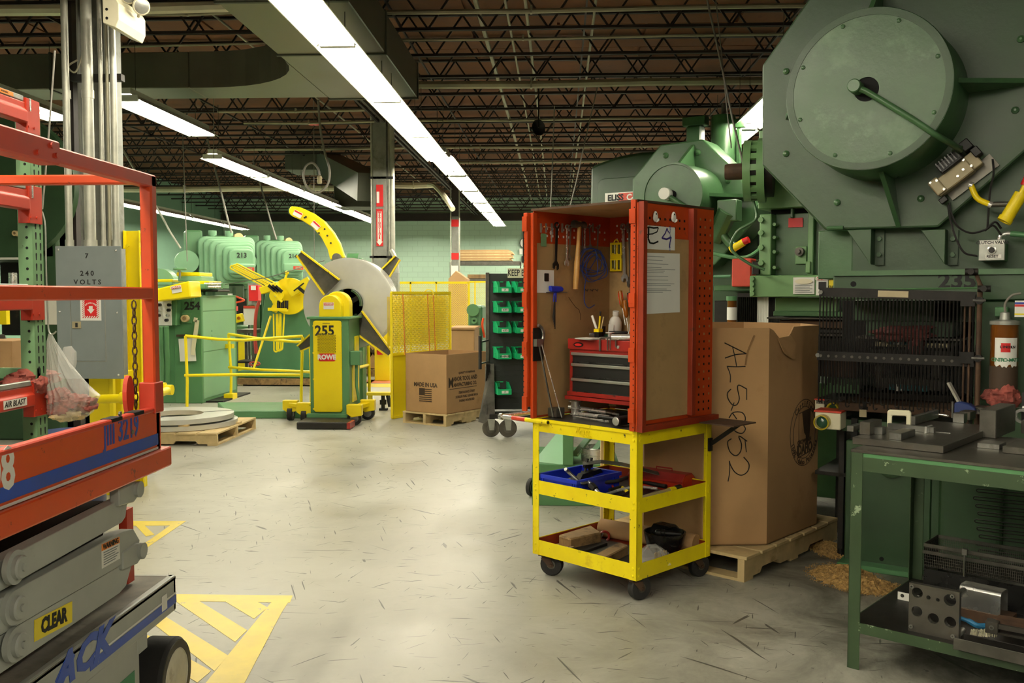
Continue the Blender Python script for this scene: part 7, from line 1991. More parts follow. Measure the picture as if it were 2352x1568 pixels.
q=at(413,620,13.2);ob('handwheel',MB().lathe([(.09,.0),(.095,.015),(.09,.03),(.02,.012)],(q.x,13.2,q.z),24),'machine_green',t,w=True)
ob('handwheel_stem',MB().cyl((q.x,13.2,q.z-.12),(q.x,13.2,q.z+.01),.015,n=8),'steel',t,w=True)
for px,py,r in ((372,640,.2),):q=at(px,645,14.2);ob('round_guard',MB().cyl((q.x,14.1,q.z-.05),(q.x,14.3,q.z-.05),.24,n=28),'housing_green',t,w=True)
q=at(428,731,12.95);ob('gauge_flange',MB().box(q.x-.07,q.x+.07,12.95,12.98,q.z-.07,q.z+.07),'machine_green',t,w=True,bev=.004);ob('gauge',MB().lathe([(.05,0),(.05,-.08),(.03,-.08),(.03,-.04),(.001,-.04)],(q.x,12.95,q.z),20,1),'wood',t,w=True)
mb=MB();pts_=[at(x,y,12.93) for x,y in ((445,733),(453,735),(450,760),(445,790),(443,815))]
for p,q in zip(pts_[:-1],pts_[1:]):mb.bar(p,q,.004,.06,(1,0,0)) if False else mb.bar(p,q,.06,.004,(0,1,0))
ob('paper_strip',mb,'cream',t,w=True)
P=[at(x,y,12.94) for x,y in ((409,778),(446,776),(450,829),(413,830))]
ob('instruction_sheet',MB().prism([(p.x,p.z) for p in P],1,12.95,12.955),'paper',t,w=True)
ob('sheet_rail',wbx(405,768,460,773,12.95,12.97),'rust',t,w=True)
for px in (371,382):ob('cable_pipe',MB().tube([at(px,750,12.7),at(px+1,800,12.75),at(px+3,835,12.85),at(px+3,880,12.9)],.035,10),'machine_green',t,w=True)
ob('lever_valve',MB().cyl(at(440,668,12.9),at(443,690,12.9),.03,n=10),'machine_green',t,w=True)
ob('base_plinth',wbx(360,920,512,932,13.1,14.3,0),'iron_dark',t,w=True)

# floor ramp plate
P=[fl(x,y,.06) for x,y in ((500,930),(520,950),(700,950),(712,930))]
ob('floor_plate',MB().prism([(p.x,p.y) for p in P],2,0.001,.1),'machine_green',None,label='low green steel floor platform between the straightener and machine 255',cat='platform',bev=.01)
# ---------------------------------------------------------------- presses 213 and 214 with stepped hoods
def hood(px,py,Y,sc,num,label,name):
    o0=at(px,py,Y);t=thing(name,label,'press',(o0.x,o0.y,0),R(27))
    z0=o0.z
    W_=[(1.35,1.30,0),(1.22,1.22,.16),(1.08,1.12,.32),(.92,1.0,.48),(.72,.84,.66),(.60,.70,.84)]
    for k,(w_,h_,d) in enumerate(W_):
        w_ *= sc;h_ *= sc;d *= sc
        ob('hood_step',MB().prism([(x+.045*k*sc,z+z0-.012*k*sc) for x,z in rpoly(-w_/2,w_/2,-h_*.55,h_*.45,.16*sc)],1,-d-.2*sc,-d+.2*sc),'housing_green',t,bev=.05*sc,seg=3)
    yb=-.84*sc-.2*sc
    ox3=.225*sc;oz3=z0-.06*sc
    ob('hood_brow',MB().prism([(ox3-.3*sc,oz3-.05*sc),(ox3+.3*sc,oz3-.05*sc),(ox3+.3*sc,oz3-.3*sc),(ox3-.3*sc,oz3-.3*sc)],1,yb-.14*sc,yb),'housing_green',t,bev=.05*sc,seg=3)
    text(num,.16*sc,'ink',t,(ox3,yb-.02,oz3+.15*sc),'-y',bold=.004)
    ob('maker_plate',MB().box(ox3-.02*sc,ox3+.27*sc,yb-.155*sc,yb-.142*sc,oz3-.24*sc,oz3-.14*sc),'lift_red',t)
    text('BLISS',.08*sc,'valve_tan',t,(ox3+.13*sc,yb-.158*sc,oz3-.19*sc),'-y',bold=.003)
    ob('frame',MB().box(-.5*sc,.5*sc,.0,1.2*sc,0,z0+.2*sc),'press_green',t,bev=.02)
    ob('frame_side',MB().box(-1.1*sc,-.5*sc,.2*sc,.9*sc,0,z0-.1*sc),'press_green',t,bev=.04)
    ob('drive_guard',MB().box(-.95*sc,-.55*sc,.1*sc,.7*sc,z0+.1*sc,z0+.75*sc),'machine_green',t,bev=.05*sc,seg=2)
    ob('wheel_guard',MB().lathe([(.28*sc,-.15),(.28*sc,.15)],(-.95*sc,.0,z0-.05*sc),24,1),'housing_green',t)
    ob('red_band',MB().box(-1.1*sc,-.5*sc,.19*sc,.2*sc,z0-.5*sc,z0-.36*sc),'lift_red',t)
    ob('slide',MB().box(-.35*sc,.35*sc,-.55*sc,.0,z0-.95*sc,z0-.6*sc),'press_dark',t,bev=.03)
    ob('die_space',MB().box(-.45*sc,.45*sc,-.2*sc,.01,z0-1.5*sc,z0-.95*sc),'iron_dark',t)
    ob('bed',MB().box(-.5*sc,.5*sc,-.7*sc,.1,.3,z0-1.6*sc),'press_green',t,bev=.03)
    for x in (-.3,.1):ob('motor',MB().cyl((x*sc,.2*sc,z0+.6*sc),(x*sc,.2*sc,z0+.75*sc),.1*sc,n=14),'housing_green',t)
    ob('top_plate',MB().box(-.45*sc,.45*sc,.1*sc,.9*sc,z0+.45*sc,z0+.62*sc),'press_green',t,bev=.02)
    ob('air_motor',MB().cyl((.3*sc,-.1*sc,z0+.58*sc),(.3*sc,.3*sc,z0+.58*sc),.11*sc,n=18),'wood',t)
    return t
hood(520,598,19,.82,'213','green press 213 with stepped rounded hood above the straightener','hooded_press')
hood(640,598,23.5,.84,'214','green press 214 with stepped rounded hood behind the yellow reel arms','hooded_press')
# clutter between the presses
def clut(name,label,cat,px0,py0,px1,py1,Y,dep,m,bev=.004,zmin=None):
    return ob(name,wbx(px0,py0,px1,py1,Y,Y+dep,zmin),m,None,label=label,cat=cat,bev=bev)
t=thing('red_phone_box','red wall box with white label beside the green reel stand','box',at(582,690,18))
ob('box',wbx(571,655,593,691,18,18.2),'sign_red',t,w=True,bev=.006);ob('label_plate',wbx(576,656,587,666,17.98,18),'white',t,w=True)
ob('mount_board',wbx(569,650,598,700,18.2,18.25),'galv',t,w=True);ob('post',wbx(576,700,586,860,18.2,18.3,0),'press_green',t,w=True)
t=thing('white_notice_board','white sheet holder hanging left of the red hoses','board',at(572,745,16.5))
ob('board',wbx(559,708,586,746,16.5,16.52),'white',t,w=True);ob('top_clip',wbx(559,702,586,708,16.48,16.5),'lift_red',t,w=True);ob('post',wbx(570,746,575,860,16.52,16.56,0),'steel_worn',t,w=True)
t=thing('pushbutton_pendant','yellow and green push button pendant tilted beside the straightener','control',at(537,740,15.5))
mb=MB();o0=at(537,733,15.5);mb.M=Matrix.Translation(o0) @ Matrix.Rotation(R(-14),4,'Y');mb.box(-.14,.14,0,.12,-.07,.07);ob('body',mb,'yellow_clean',t,w=True,bev=.01)
for k,m in enumerate(('steel','sign_red','amber')):ob('button',MB().cyl(o0+V((-.09+.09*k,-.03,.02-.0*k)),o0+V((-.09+.09*k,0,.02)),.028,n=10),m,t,w=True)
ob('post',MB().cyl(o0+V((0,.06,-.05)),(o0.x,o0.y+.06,0),.03,n=8),'machine_green',t,w=True)
t=thing('small_table','small grey machine table with papers behind the yellow rail','table',(at(560,850,16).x,16,0))
a,b=at(537,757,16),at(585,765,16)
ob('tabletop',MB().box(a.x,b.x,16,16.6,b.z,a.z),'steel_worn',t,w=True)
for x in (a.x,b.x-.05):
    for y in (16,16.55):ob('leg',MB().box(x,x+.05,y,y+.05,0,b.z),'steel_worn',t,w=True)
ob('shelf',MB().box(a.x,b.x,16,16.6,.35,.38),'iron_dark',t,w=True);
ob('paper_sheet',MB().box(a.x+.1,b.x-.03,16.1,16.4,0,.004),'paper',None,label='white papers lying on the small grey table',cat='paper').location.z=a.z+.001
t=thing('mesh_guard','small yellow mesh guard panel low behind the rail','guard',(at(560,860,17).x,17,0))
ob('frame',wbx(547,785,562,832,17,17.03),'yellow_clean',t,w=True);ob('foot',wbx(540,832,562,838,17,17.2,0),'yellow_clean',t,w=True)
ob('yellow_bracket',wbx(513,790,533,800,13.9,14.0),'yellow_clean',None,label='small yellow bracket on the side of the straightener',cat='bracket')
q=at(524,700,14.35);clut('side_control','small green control box on the straightener right side','box',513,692,520,727,14.2,.2,'machine_green')
t=thing('red_valve_bank','cluster of red fittings and hoses between the presses','valves',at(530,715,18.5))
for k in range(4):ob('red_fitting',wbx(524+k*5,700+3*(k % 2),528+k*5,714,18.5,18.6),'sign_red',t,w=True)
ob('canister',wbx(523,674,531,700,18.5,18.6),'white',t,w=True);ob('hose',MB().tube(smooth_path([at(540,680,18.4),at(556,686,18.4),at(560,690,18.4),at(545,694,18.4),at(530,698,18.4)]),.02,6),'lift_orange',t,w=True);ob('post',wbx(536,660,542,860,18.6,18.7,0),'press_dark',t,w=True)

# ---------------------------------------------------------------- yellow pipe railings
def railing(name,label,pts,Y):
    P=[at(x,y,yy) for x,y,yy in pts]
    t=thing(name,label,'railing',(P[0].x,P[0].y,0));return t
def pole(t,pts,name='rail',r=.021,mat='yellow_clean'):ob(name,MB().tube([at(*p) for p in pts],r,8),mat,t,w=True)
t=railing('pipe_railing','front bent yellow pipe railing between the straightener and machine 255',[(427,770,12.6)],0)
Yr=12.6
fz=fl(0,0) if False else None
def foot(px,Y):p=at(px,800,Y);return p.x
def leg(t,px0,py0,px1,Y):
    a=at(px0,py0,Y);b=at(px1,900,Y);ob('leg',MB().tube([(b.x,Y,0),(b.x+.01,Y,.35),a],.021,8),'yellow_clean',t,w=True)
leg(t,426,771,429,Yr);leg(t,695,773,691,Yr)
pole(t,[(426,771,Yr),(500,779,Yr),(560,781,Yr),(630,776,Yr),(695,772,Yr)],'top_rail');pole(t,[(424,862,Yr),(560,860,Yr),(690,861,Yr)],'middle_rail')
t=railing('pipe_railing','rear yellow pipe railing with foot plate behind the front railing',[(525,768,13.4)],0)
leg(t,525,767,530,13.6);ob('foot_plate',MB().box(at(524,900,13.6).x-.03,at(535,900,13.6).x+.03,13.5,13.7,0,.08),'yellow_clean',t,w=True)
pole(t,[(525,767,13.6),(600,778,13.3),(680,785,13.0),(712,782,12.8)],'top_rail');pole(t,[(526,843,13.6),(600,849,13.3),(716,854,12.8)],'middle_rail');leg(t,712,782,714,12.8)
t=railing('pipe_railing','short yellow pipe railing to the right of machine 255',[(845,800,12.6)],0)
leg(t,846,790,847,12.8);pole(t,[(815,846,12.2),(846,838,12.8)],'middle_rail')

# ---------------------------------------------------------------- coils on pallet
c=fl(404,945,.27)
PL=pallet('coil_pallet','new pale wooden pallet carrying two flat steel coils',(c.x-.62,c.y-.62,0),0,1.3,1.24,'wood',6,h=.13,seed=9)
rest=[('lower',.135),('upper',.205)]
for i,(nm,z) in enumerate(rest):
    t=thing('steel_coil',f'{nm} flat shiny steel strip coil stacked on the pallet by the lift','coil',(c.x+(.02 if i else .05),c.y-(.03 if i else 0),z),0,'coils on the pallet')
    mb=MB();mb.ring((0,0,0),(0,0,.05),.6,.28,72);ob('strip',mb,'coil_steel',t)
    for a in (30,150,265):
        mb=MB();mb.M=Matrix.Rotation(R(a),4,'Z');mb.box(.28,.603,-.01,.01,.05,.052).box(.6,.603,-.01,.01,0,.05);ob('strap_band',mb,'black',t)
ob('spacer_block',MB().box(0,.1,0,.06,0,.02),'wood',None,label='small wood spacer between the two flat coils',cat='spacer').location=(c.x+.3,c.y-.52,.185)
ob('loose_plank',MB().box(0,.4,0,.09,0,.02),'wood',None,label='loose pale plank sticking out beside the coil pallet',cat='plank').location=(c.x+.48,c.y+.1,.131)

# ---------------------------------------------------------------- decoiler 255
Yd=10.98
t=thing('coil_reel','yellow and green motorised coil reel numbered 255 on a heavy base','reel',(at(760,980,Yd).x,Yd,0))
a,b=at(711,732,Yd),at(803,950,Yd)
z1=a.z;z0=.12
ob('pedestal',MB().box(a.x,b.x,Yd,Yd+.6,z0,z1),'machine_green',t,w=True,bev=.006)
ob('top_cap',MB().box(a.x-.03,b.x+.03,Yd-.03,Yd+.63,z1-.005,z1+.025),'machine_green',t,w=True,bev=.006)
p0,p1=at(719,736,Yd-.02),at(786,946,Yd-.02)
dp=ob('door_panel',MB().prism(rpoly(p0.x,p1.x,p1.z,p0.z,.03),1,Yd-.025,Yd),'yellow_clean',t,w=True,bev=.004)
for px,py in ((721,748),(784,748),(721,810),(784,810),(722,870),(784,870),(722,938),(784,938)):
    q=at(px,py,Yd);ob('screw',MB().cyl((q.x,Yd-.032,q.z),(q.x,Yd-.024,q.z),.01,n=8),'yellow',t,w=True)
q=at(747,760,Yd);text('255',.165,'ink',t,(q.x,Yd-.027,q.z),'-y',bold=.005,w=True,sx=.95)
p0,p1=at(731,768,Yd),at(772,809,Yd)
ob('vent_shade',MB().box(p0.x,p1.x,Yd-.028,Yd-.025,p1.z,p0.z),'ink',t,w=True)  # black sheet stands in for the shaded inside behind the mesh
mb=MB();n=11
for i in range(-n,n+1):
    for s in (1,-1):
        x0=p0.x+(p1.x-p0.x)*i/n;
        xa,za,xb,zb2=x0,(p1.z if s==1 else p0.z),x0+(p1.x-p0.x)*.6,(p0.z if s==1 else p1.z)
        # clip to the vent
        for (u0,u1) in ((0,1),):
            d=xb-xa;t0=max(0,(p0.x-xa)/d);t1=min(1,(p1.x-xa)/d)
            if t1>t0:mb.bar((xa+d*t0,Yd-.03,za+(zb2-za)*t0),(xa+d*t1,Yd-.03,za+(zb2-za)*t1),.003,.010,(0,0,1))
ob('vent_mesh',mb,'yellow_clean',t,w=True,kind='stuff')
p0,p1=at(733,811,Yd),at(771,829,Yd)
ob('name_badge',MB().prism(rpoly(p0.x,p1.x,p1.z,p0.z,.018),1,Yd-.03,Yd-.025),'sign_red',t,w=True)
text('ROWE',.078,'white',t,((p0.x+p1.x)/2,Yd-.032,(p0.z+p1.z)/2),'-y',bold=.004,w=True,sx=.95)
p0,p1=at(742,737,Yd),at(759,747,Yd);ob('info_plate',MB().box(p0.x,p1.x,Yd-.028,Yd-.025,p1.z,p0.z),'yellow',t,w=True);ob('plate_line',MB().box(p0.x,p1.x,Yd-.029,Yd-.028,(p0.z+p1.z)/2-.003,(p0.z+p1.z)/2+.003),'ink',t,w=True)
# domed guards
def dome(px0,px1,py0,py1,Y0,Y1,m):
    a,b=at(px0,py0,Y0),at(px1,py1,Y0);r=(b.x-a.x)/2;cxx=(a.x+b.x)/2
    pts=[(b.x,b.z)]+[(cxx+r*math.cos(R(q)),a.z-r+r*math.sin(R(q))) for q in range(0,181,15)]+[(a.x,b.z)]
    return ob('drive_guard',MB().prism(pts,1,Y0,Y1),m,t,w=True,bev=.012,seg=2)
dome(732,783,677,729,Yd,Yd+.15,'yellow_clean');dome(744,803,669,729,Yd+.15,Yd+.32,'yellow_clean')
p0,p1=at(743,694,Yd),at(767,710,Yd)
ob('danger_label',MB().box(p0.x,p1.x,Yd-.004,Yd,p1.z,p0.z),'white',t,w=True);ob('danger_band',MB().box(p0.x+.005,p1.x-.005,Yd-.006,Yd-.004,(p0.z+p1.z)/2+.005,p0.z-.005),'sign_red',t,w=True)
text('DANGER',.026,'white',t,((p0.x+p1.x)/2,Yd-.007,p0.z-.02),'-y',bold=.001,w=True)
bx=b.x
q0=at(803,790,Yd)
p0,p1=at(801,806,Yd+.1),at(820,838,Yd+.1)
ob('switch_box',MB().box(b.x,b.x+.12,Yd+.05,Yd+.2,p1.z,p0.z),'machine_green',t,w=True,bev=.006)
ob('side_cover',MB().box(b.x,b.x+.012,Yd+.3,Yd+.5,z1-.5,z1-.22),'yellow_clean',t,w=True);ob('side_cover',MB().box(b.x,b.x+.01,Yd+.15,Yd+.5,.25,.7),'yellow_pale',t,w=True)
ob('conduit_pipe',MB().tube([(b.x+.06,Yd+.12,p1.z),(b.x+.06,Yd+.12,.45),(b.x+.09,Yd+.12,.25)],.018,8),'machine_green',t,w=True)
ob('base_box',MB().box(a.x-.04,b.x+.06,Yd-.04,Yd+.7,.05,.13),'machine_green',t,w=True,bev=.006)
P0,P1=fl(681,986),fl(800,986)
ob('base_slab',MB().box(P0.x,P1.x,P0.y,Yd+.3,.0,.085),'iron_dark',t,w=True,bev=.01)
ob('slab_end',MB().box(P1.x-.01,P1.x+.03,P0.y-.005,P0.y+.25,.01,.08),'chest_red',t,w=True)
# coil
Yc=11.75
q=at(800,697,Yc);rc_=(at(800,592,Yc).z-at(800,802,Yc).z)/2
ct=thing('strip_coil','large bright coil of steel strip mounted on reel 255','coil',(q.x,Yc,q.z-rc_))
prof=[(.19,0)]+[(.19+(rc_-.19)*k/14,-.003*(k % 2)) for k in range(1,15)]+[(rc_,.36),(.19,.36),(.19,0)]
ob('strip',MB().lathe([(r,h) for r,h in prof],(q.x,Yc,q.z),96,1),'coil_steel',ct,w=True)
mb=MB()
for k in range(5):mb.ring((q.x,Yc+.05+.07*k,q.z),(q.x,Yc+.06+.07*k,q.z),rc_+.002,rc_-.01,64)
ob('wound_edge',mb,'steel',ct,w=True,kind='stuff')
# mandrel, spokes
t2=ob('mandrel',MB().cyl((q.x,Yd+.3,q.z),(q.x,Yc+.4,q.z),.07,n=20),'iron_dark',t,w=True)
for k in range(3):
    a_=R(30+120*k);mb=MB();mb.bar((q.x+.06*math.cos(a_),Yc-.02,q.z+.06*math.sin(a_)),(q.x+.18*math.cos(a_),Yc-.02,q.z+.18*math.sin(a_)),.06,.04,(0,1,0));ob('mandrel_link',mb,'iron_dark',t,w=True)
    mb=MB();pts=[(q.x+.187*math.cos(a_+R(d)),q.z+.187*math.sin(a_+R(d))) for d in range(-40,41,10)]+[(q.x+.165*math.cos(a_+R(d)),q.z+.165*math.sin(a_+R(d))) for d in range(40,-41,-10)]
    mb.prism(pts,1,Yc-.1,Yc+.38);ob('expanding_segment',mb,'press_dark',t,w=True)
def blade(tip,b0,b1,Yb,m='steel_worn'):
    T=at(*tip,Yb);A_=at(*b0,Yb);B_=at(*b1,Yb);d=(T-(A_+B_)/2).normalized();s=V((-d.z,0,d.x))
    w0=(A_-B_).length/2;c0=(A_+B_)/2
    vs=[c0-s*w0,c0+s*w0,T+s*.04,T-s*.04]
    mb=MB()._a([tuple(v) for v in vs]+[(v.x,v.y+.02,v.z) for v in vs],[(0,1,2,3),(7,6,5,4),(0,4,5,1),(1,5,6,2),(2,6,7,3),(3,7,4,0)])
    o=ob('keeper_blade',mb,m,t,w=True)
    for v0,v1 in ((vs[0],vs[3]),(vs[1],vs[2])):ob('blade_edge',MB().bar(v0+V((0,-.02,0)),v1+V((0,-.02,0)),.018,.06,(0,1,0)),'yellow',o,w=True)
    return o
blade((688,582),(742,672),(785,648),Yc-.12);blade((896,812),(800,752),(830,712),Yc-.12)
blade((914,592),(868,628),(884,652),Yc+.4);blade((688,800),(722,762),(730,790),Yc+.4)
ob('hub_shield',MB().ring((at(775,680,Yc).x,Yc-.14,at(775,690,Yc).z),(at(775,680,Yc).x,Yc-.06,at(775,690,Yc).z),.22,.2,32),'yellow',t,w=True) if False else None
# yellow casters brackets
for px,py,Y in ((668,935,11.3),(700,945,11.05),(845,938,11.4),(815,955,10.9)):
    q_=at(px,py,Y);zb3=.2
    ob('outrigger',MB().bar((q_.x,Y,.2),(at(740,py,Yd).x if px<750 else at(800,py,Yd).x,Yd+.2,.16),.11,.05),'yellow',t,w=True,bev=.006)
    ob('outrigger_head',MB().prism([(q_.x-.09,.14),(q_.x-.03,.1),(q_.x+.09,.12),(q_.x+.09,.25),(q_.x-.09,.25)],1,Y-.05,Y+.05),'yellow',t,w=True,bev=.006)
    ob('wheel',MB().lathe([(.03,-.03),(.085,-.03),(.085,.03),(.03,.03)],(q_.x,Y-.0,.087),24,1 if px % 2 else 0),'iron_dark',t,w=True)
    ob('wheel_face',MB().cyl((q_.x,Y-.032,.087),(q_.x,Y-.03,.087),.05,n=18),'steel',t,w=True)
# floor lock by the yellow screen
p=fl(880,942)
t3=thing('floor_jack','small black and yellow caster jack on the floor left of the yellow screen','jack',(p.x,p.y,0))
ob('plate',MB().box(-.22,.1,-.03,.1,.2,.24),'yellow_pale',t3,bev=.005);ob('bracket',MB().box(-.2,-.15,0,.05,.04,.2),'yellow_pale',t3)
ob('stem',MB().cyl((.0,0,.03),(0,0,.2),.025,n=10).box(-.05,.06,-.04,.04,0,.03),'black',t3);ob('lever',MB().bar((.06,0,.22),(.1,-.02,.05),.05,.03),'black',t3);ob('coil_spring',MB().cyl((.0,0,.08),(0,0,.14),.045,n=12),'iron_dark',t3)
# yellow horn arm behind the coil
Yh=12.4
o_=[(663,481),(668,473),(690,476),(720,490),(745,508),(765,532),(780,558),(791,592)]
i_=[(758,596),(752,572),(738,545),(718,522),(695,507),(672,497),(664,490)]
t=thing('hold_down_arm','curved yellow hold-down arm with danger labels above the big coil','arm',(at(775,590,Yh).x,Yh,0))
P=[at(x,y,Yh) for x,y in o_+i_]
ob('arm',MB().prism([(p.x,p.z) for p in P][::-1],1,Yh,Yh+.1),'yellow_clean',t,w=True,bev=.012)
P=[at(664+3,484,Yh+.12),at(690,477,Yh+.12),at(700,485,Yh+.12)]
ob('arm_roller',MB().cyl((at(668,483,Yh).x,Yh+.1,at(668,483,Yh).z),(at(668,483,Yh).x,Yh+.25,at(668,483,Yh).z),.07,n=18),'press_dark',t,w=True)
for px,py,an in ((684,491,-28),(725,517,-42)):
    q_=at(px,py,Yh-.01);mb=MB();mb.M=Matrix.Translation(q_) @ Matrix.Rotation(R(-an),4,'Y');mb.box(-.06,.06,-.004,0,-.04,.035);ob('danger_label',mb,'white',t,w=True)
    mb=MB();mb.M=Matrix.Translation(q_) @ Matrix.Rotation(R(-an),4,'Y');mb.box(-.055,.055,-.007,-.004,.01,.03);ob('label_band',mb,'sign_red',t,w=True)
for px,py in ((703,498),(746,526),(752,541),(760,558),(700,500),(733,535)):
    q_=at(px,py,Yh);ob('bolt',MB().cyl((q_.x,Yh-.015,q_.z),(q_.x,Yh,q_.z),.012,n=8),'ink',t,w=True)
q_=at(775,592,Yh);ob('pivot_boss',MB().cyl((q_.x,Yh-.06,q_.z),(q_.x,Yh+.3,q_.z),.06,n=16),'steel',t,w=True)
ob('arm_column',MB().box(q_.x-.12,q_.x+.3,Yh+.15,Yh+.4,.02,q_.z),'machine_green',t,w=True,bev=.01)
q_=at(800,595,Yh+.2);ob('motor',MB().cyl((q_.x,Yh+.2,q_.z-.02),(q_.x+.15,Yh+.2,q_.z-.02),.1,n=18),'machine_green',t,w=True)

# ---------------------------------------------------------------- second reel with spider
Yw=15.9
t=thing('reel_stand','dark green wedge-shaped reel stand with a yellow spider of levers','reel',(at(655,870,Yw).x,Yw,0))
P=[at(x,y,Yw) for x,y in ((588,850),(612,646),(712,642),(714,850))]
ob('body',MB().prism([(p.x,p.z) for p in P],1,Yw,Yw+.9),'reel_green',t,w=True,bev=.01)
a,b=at(545,852,Yw-.3),at(718,868,Yw-.3);ob('base_frame',MB().box(a.x,b.x,Yw-.3,Yw+1.1,b.z,a.z),'machine_green',t,w=True,bev=.01)
a,b=at(540,868,Yw-.4),at(722,884,Yw-.4);ob('base_timber',MB().box(a.x,b.x,Yw-.4,Yw-.3,max(0,b.z),a.z-.01),'wood_old',t,w=True)
ob('base_skid',MB().box(a.x+.1,b.x,Yw-.3,Yw+1.0,.0,b.z+.1),'iron_dark',t,w=True)
q=at(664,680,Yw-.3);rr=.31
ob('back_disc',MB().cyl((q.x,Yw-.3,q.z),(q.x,Yw-.22,q.z),rr,n=48),'yellow_clean',t,w=True)
ob('shaft',MB().cyl((q.x,Yw-.25,q.z),(q.x,Yw+.1,q.z),.12,n=20),'machine_green',t,w=True)
q2_=at(635,679,Yw-.6);ob('small_disc',MB().cyl((q2_.x,Yw-.62,q2_.z),(q2_.x,Yw-.56,q2_.z),.115,n=32),'yellow_clean',t,w=True);ob('disc_bolt',MB().cyl((q2_.x,Yw-.64,q2_.z),(q2_.x,Yw-.62,q2_.z),.02,n=12),'white',t,w=True)
ob('crank_bar',MB().bar(at(629,672,Yw-.66),at(648,693,Yw-.66),.03,.05,(0,1,0)),'yellow_clean',t,w=True)
ob('spoke',MB().bar(at(636,700,Yw-.5),at(628,715,Yw-.5),.1,.1,(0,1,0)),'yellow_clean',t,w=True)
def loopr(p0,p1,wd,r=.014,m='yellow_clean',Y=Yw-.5):
    A_,B_=at(*p0,Y),at(*p1,Y);d=(B_-A_).normalized();s=V((-d.z,0,d.x))*wd
    pts=[A_-s,B_-s]+[B_-s*math.cos(R(q))+d*wd*math.sin(R(q)) for q in range(20,170,25)]+[B_+s,A_+s]
    ob('lever_loop',MB().tube(pts,r,8),m,t,w=True)
for k in range(3):loopr((626+k*5,664-k*4),(533+k*6,614-k*2),.028)
for k,(x0,x1) in enumerate(((633,634),(640,640),(648,644))):loopr((x0,720),(x1,803-k*2),.035)
ob('arm_block',MB().bar(at(600,668,Yw-.5),at(640,655,Yw-.5),.12,.14,(0,1,0)),'yellow_clean',t,w=True,bev=.01)
for k in range(3):ob('clamp_bar',MB().bar(at(617+k*8,655+k,Yw-.65),at(632+k*8,668+k,Yw-.65),.05,.03,(0,1,0)),'iron_dark',t,w=True)
for k in range(3):ob('spring_post',MB().cyl(at(640+k*9,690,Yw-.6),at(640+k*9,710,Yw-.6),.03,n=10),'iron_dark',t,w=True)
ob('lower_plate',MB().bar(at(617,710,Yw-.6),at(660,711,Yw-.6),.05,.1,(0,1,0)),'yellow_clean',t,w=True)
ob('right_arm',MB().bar(at(665,672,Yw-.5),at(712,645,Yw-.5),.16,.05,(0,1,0)),'yellow_clean',t,w=True)
ob('right_clamp',MB().bar(at(685,660,Yw-.62),at(700,672,Yw-.62),.05,.04,(0,1,0)).bar(at(675,668,Yw-.62),at(698,650,Yw-.62),.02,.03,(0,1,0)),'iron_dark',t,w=True)
ob('top_knob',MB().tube([at(655,640,Yw-.4),at(659,628,Yw-.4)],.02,8).ball(tuple(at(659,626,Yw-.4)),.035,12),'yellow_clean',t,w=True)
ob('brace_rod',MB().tube([at(622,725,Yw-.4),at(583,845,Yw-.6)],.02,8),'yellow_clean',t,w=True)
for k in range(3):ob('red_hose',MB().tube(smooth_path([at(594+k*2,690,Yw-.1),at(586+k*2,720,Yw-.1),at(584+k*2,770,Yw-.1),at(586+k*3,812,Yw-.1)]),.014,6),'hose_red',t,w=True)
ob('red_hose',MB().tube([at(585+12*math.cos(R(a)),835+4*math.sin(R(a)),Yw-.3) for a in range(0,360,30)],.016,6,closed=True),'hose_red',t,w=True)
ob('strip_line',MB().tube([at(505,655,13.2),at(620,636,12.6),at(745,598,12.2)],.006,4),'steel',None,label='steel strip running from the straightener up to the big coil',cat='strip')

# ================================================================ columns in the middle and far
def column(px0,px1,Y,label,dark_top=None):
    a,b=at(px0,600,Y),at(px1,600,Y)
    t=thing('building_column',label,'column',((a.x+b.x)/2,Y,0));return t,a.x,b.x
t,xa,xb=column(862,892,16.6,'grey steel column with fire extinguisher signs and yellow foot')
ob('flange',MB().box(xa,xb,16.44,16.455,1.5,4.7),'steel_col',t,w=True);ob('flange',MB().box(xa,xb,16.85,16.865,1.5,4.7),'steel_col',t,w=True);ob('web',MB().box((xa+xb)/2-.008,(xa+xb)/2+.008,16.455,16.86,1.5,4.7),'steel_col',t,w=True)
ob('yellow_foot',MB().box(xa-.02,xb+.02,16.56,16.9,0,1.5),'yellow_clean',t,w=True,bev=.01)
for px,r in ((856,.025),(861,.018),(895,.022),(902,.045)):
    p=at(px,600,16.5);ob('conduit',MB().tube([(p.x,16.5,1.2 if px>900 else .8),(p.x,16.5,4.75)],r,10),'conduit',t,w=True)
for py in (408,590):
    q=at(880,py,16.45);ob('conduit_strap',MB().box(xa-.07,xb+.12,16.44,16.46,q.z-.02,q.z+.02),'black',t,w=True)
a,b=at(864,480,16.42),at(880,565,16.42)
sg=thing('extinguisher_sign','tall red arrow sign reading FIRE EXTINGUISHER on the middle column','sign',((a.x+b.x)/2,16.42,b.z))
ob('plate',MB().box(a.x,b.x,16.42,16.43,b.z,a.z),'sign_red',sg,w=True)
m_=(a.x+b.x)/2;w2=(b.x-a.x)*.3
ob('white_arrow',MB().prism([(m_-w2,a.z-.04),(m_+w2,a.z-.04),(m_+w2,b.z+.08),(b.x-.005,b.z+.08),(m_,b.z+.01),(a.x+.005,b.z+.08),(m_-w2,b.z+.08)],1,16.412,16.42),'white',sg,w=True)
hs=(a.z-b.z-.16)/13
text('FIRE',.04,'sign_red',sg,(m_,16.409,a.z-.06),'-y',bold=.002,w=True,sx=.8)
for k,ch_ in enumerate('EXTINGUISHER'):text(ch_,.052,'sign_red',sg,(m_,16.409,a.z-.06-hs*(k+1)),'-y',bold=.002,w=True)
a,b=at(864,424,16.42),at(880,474,16.42)
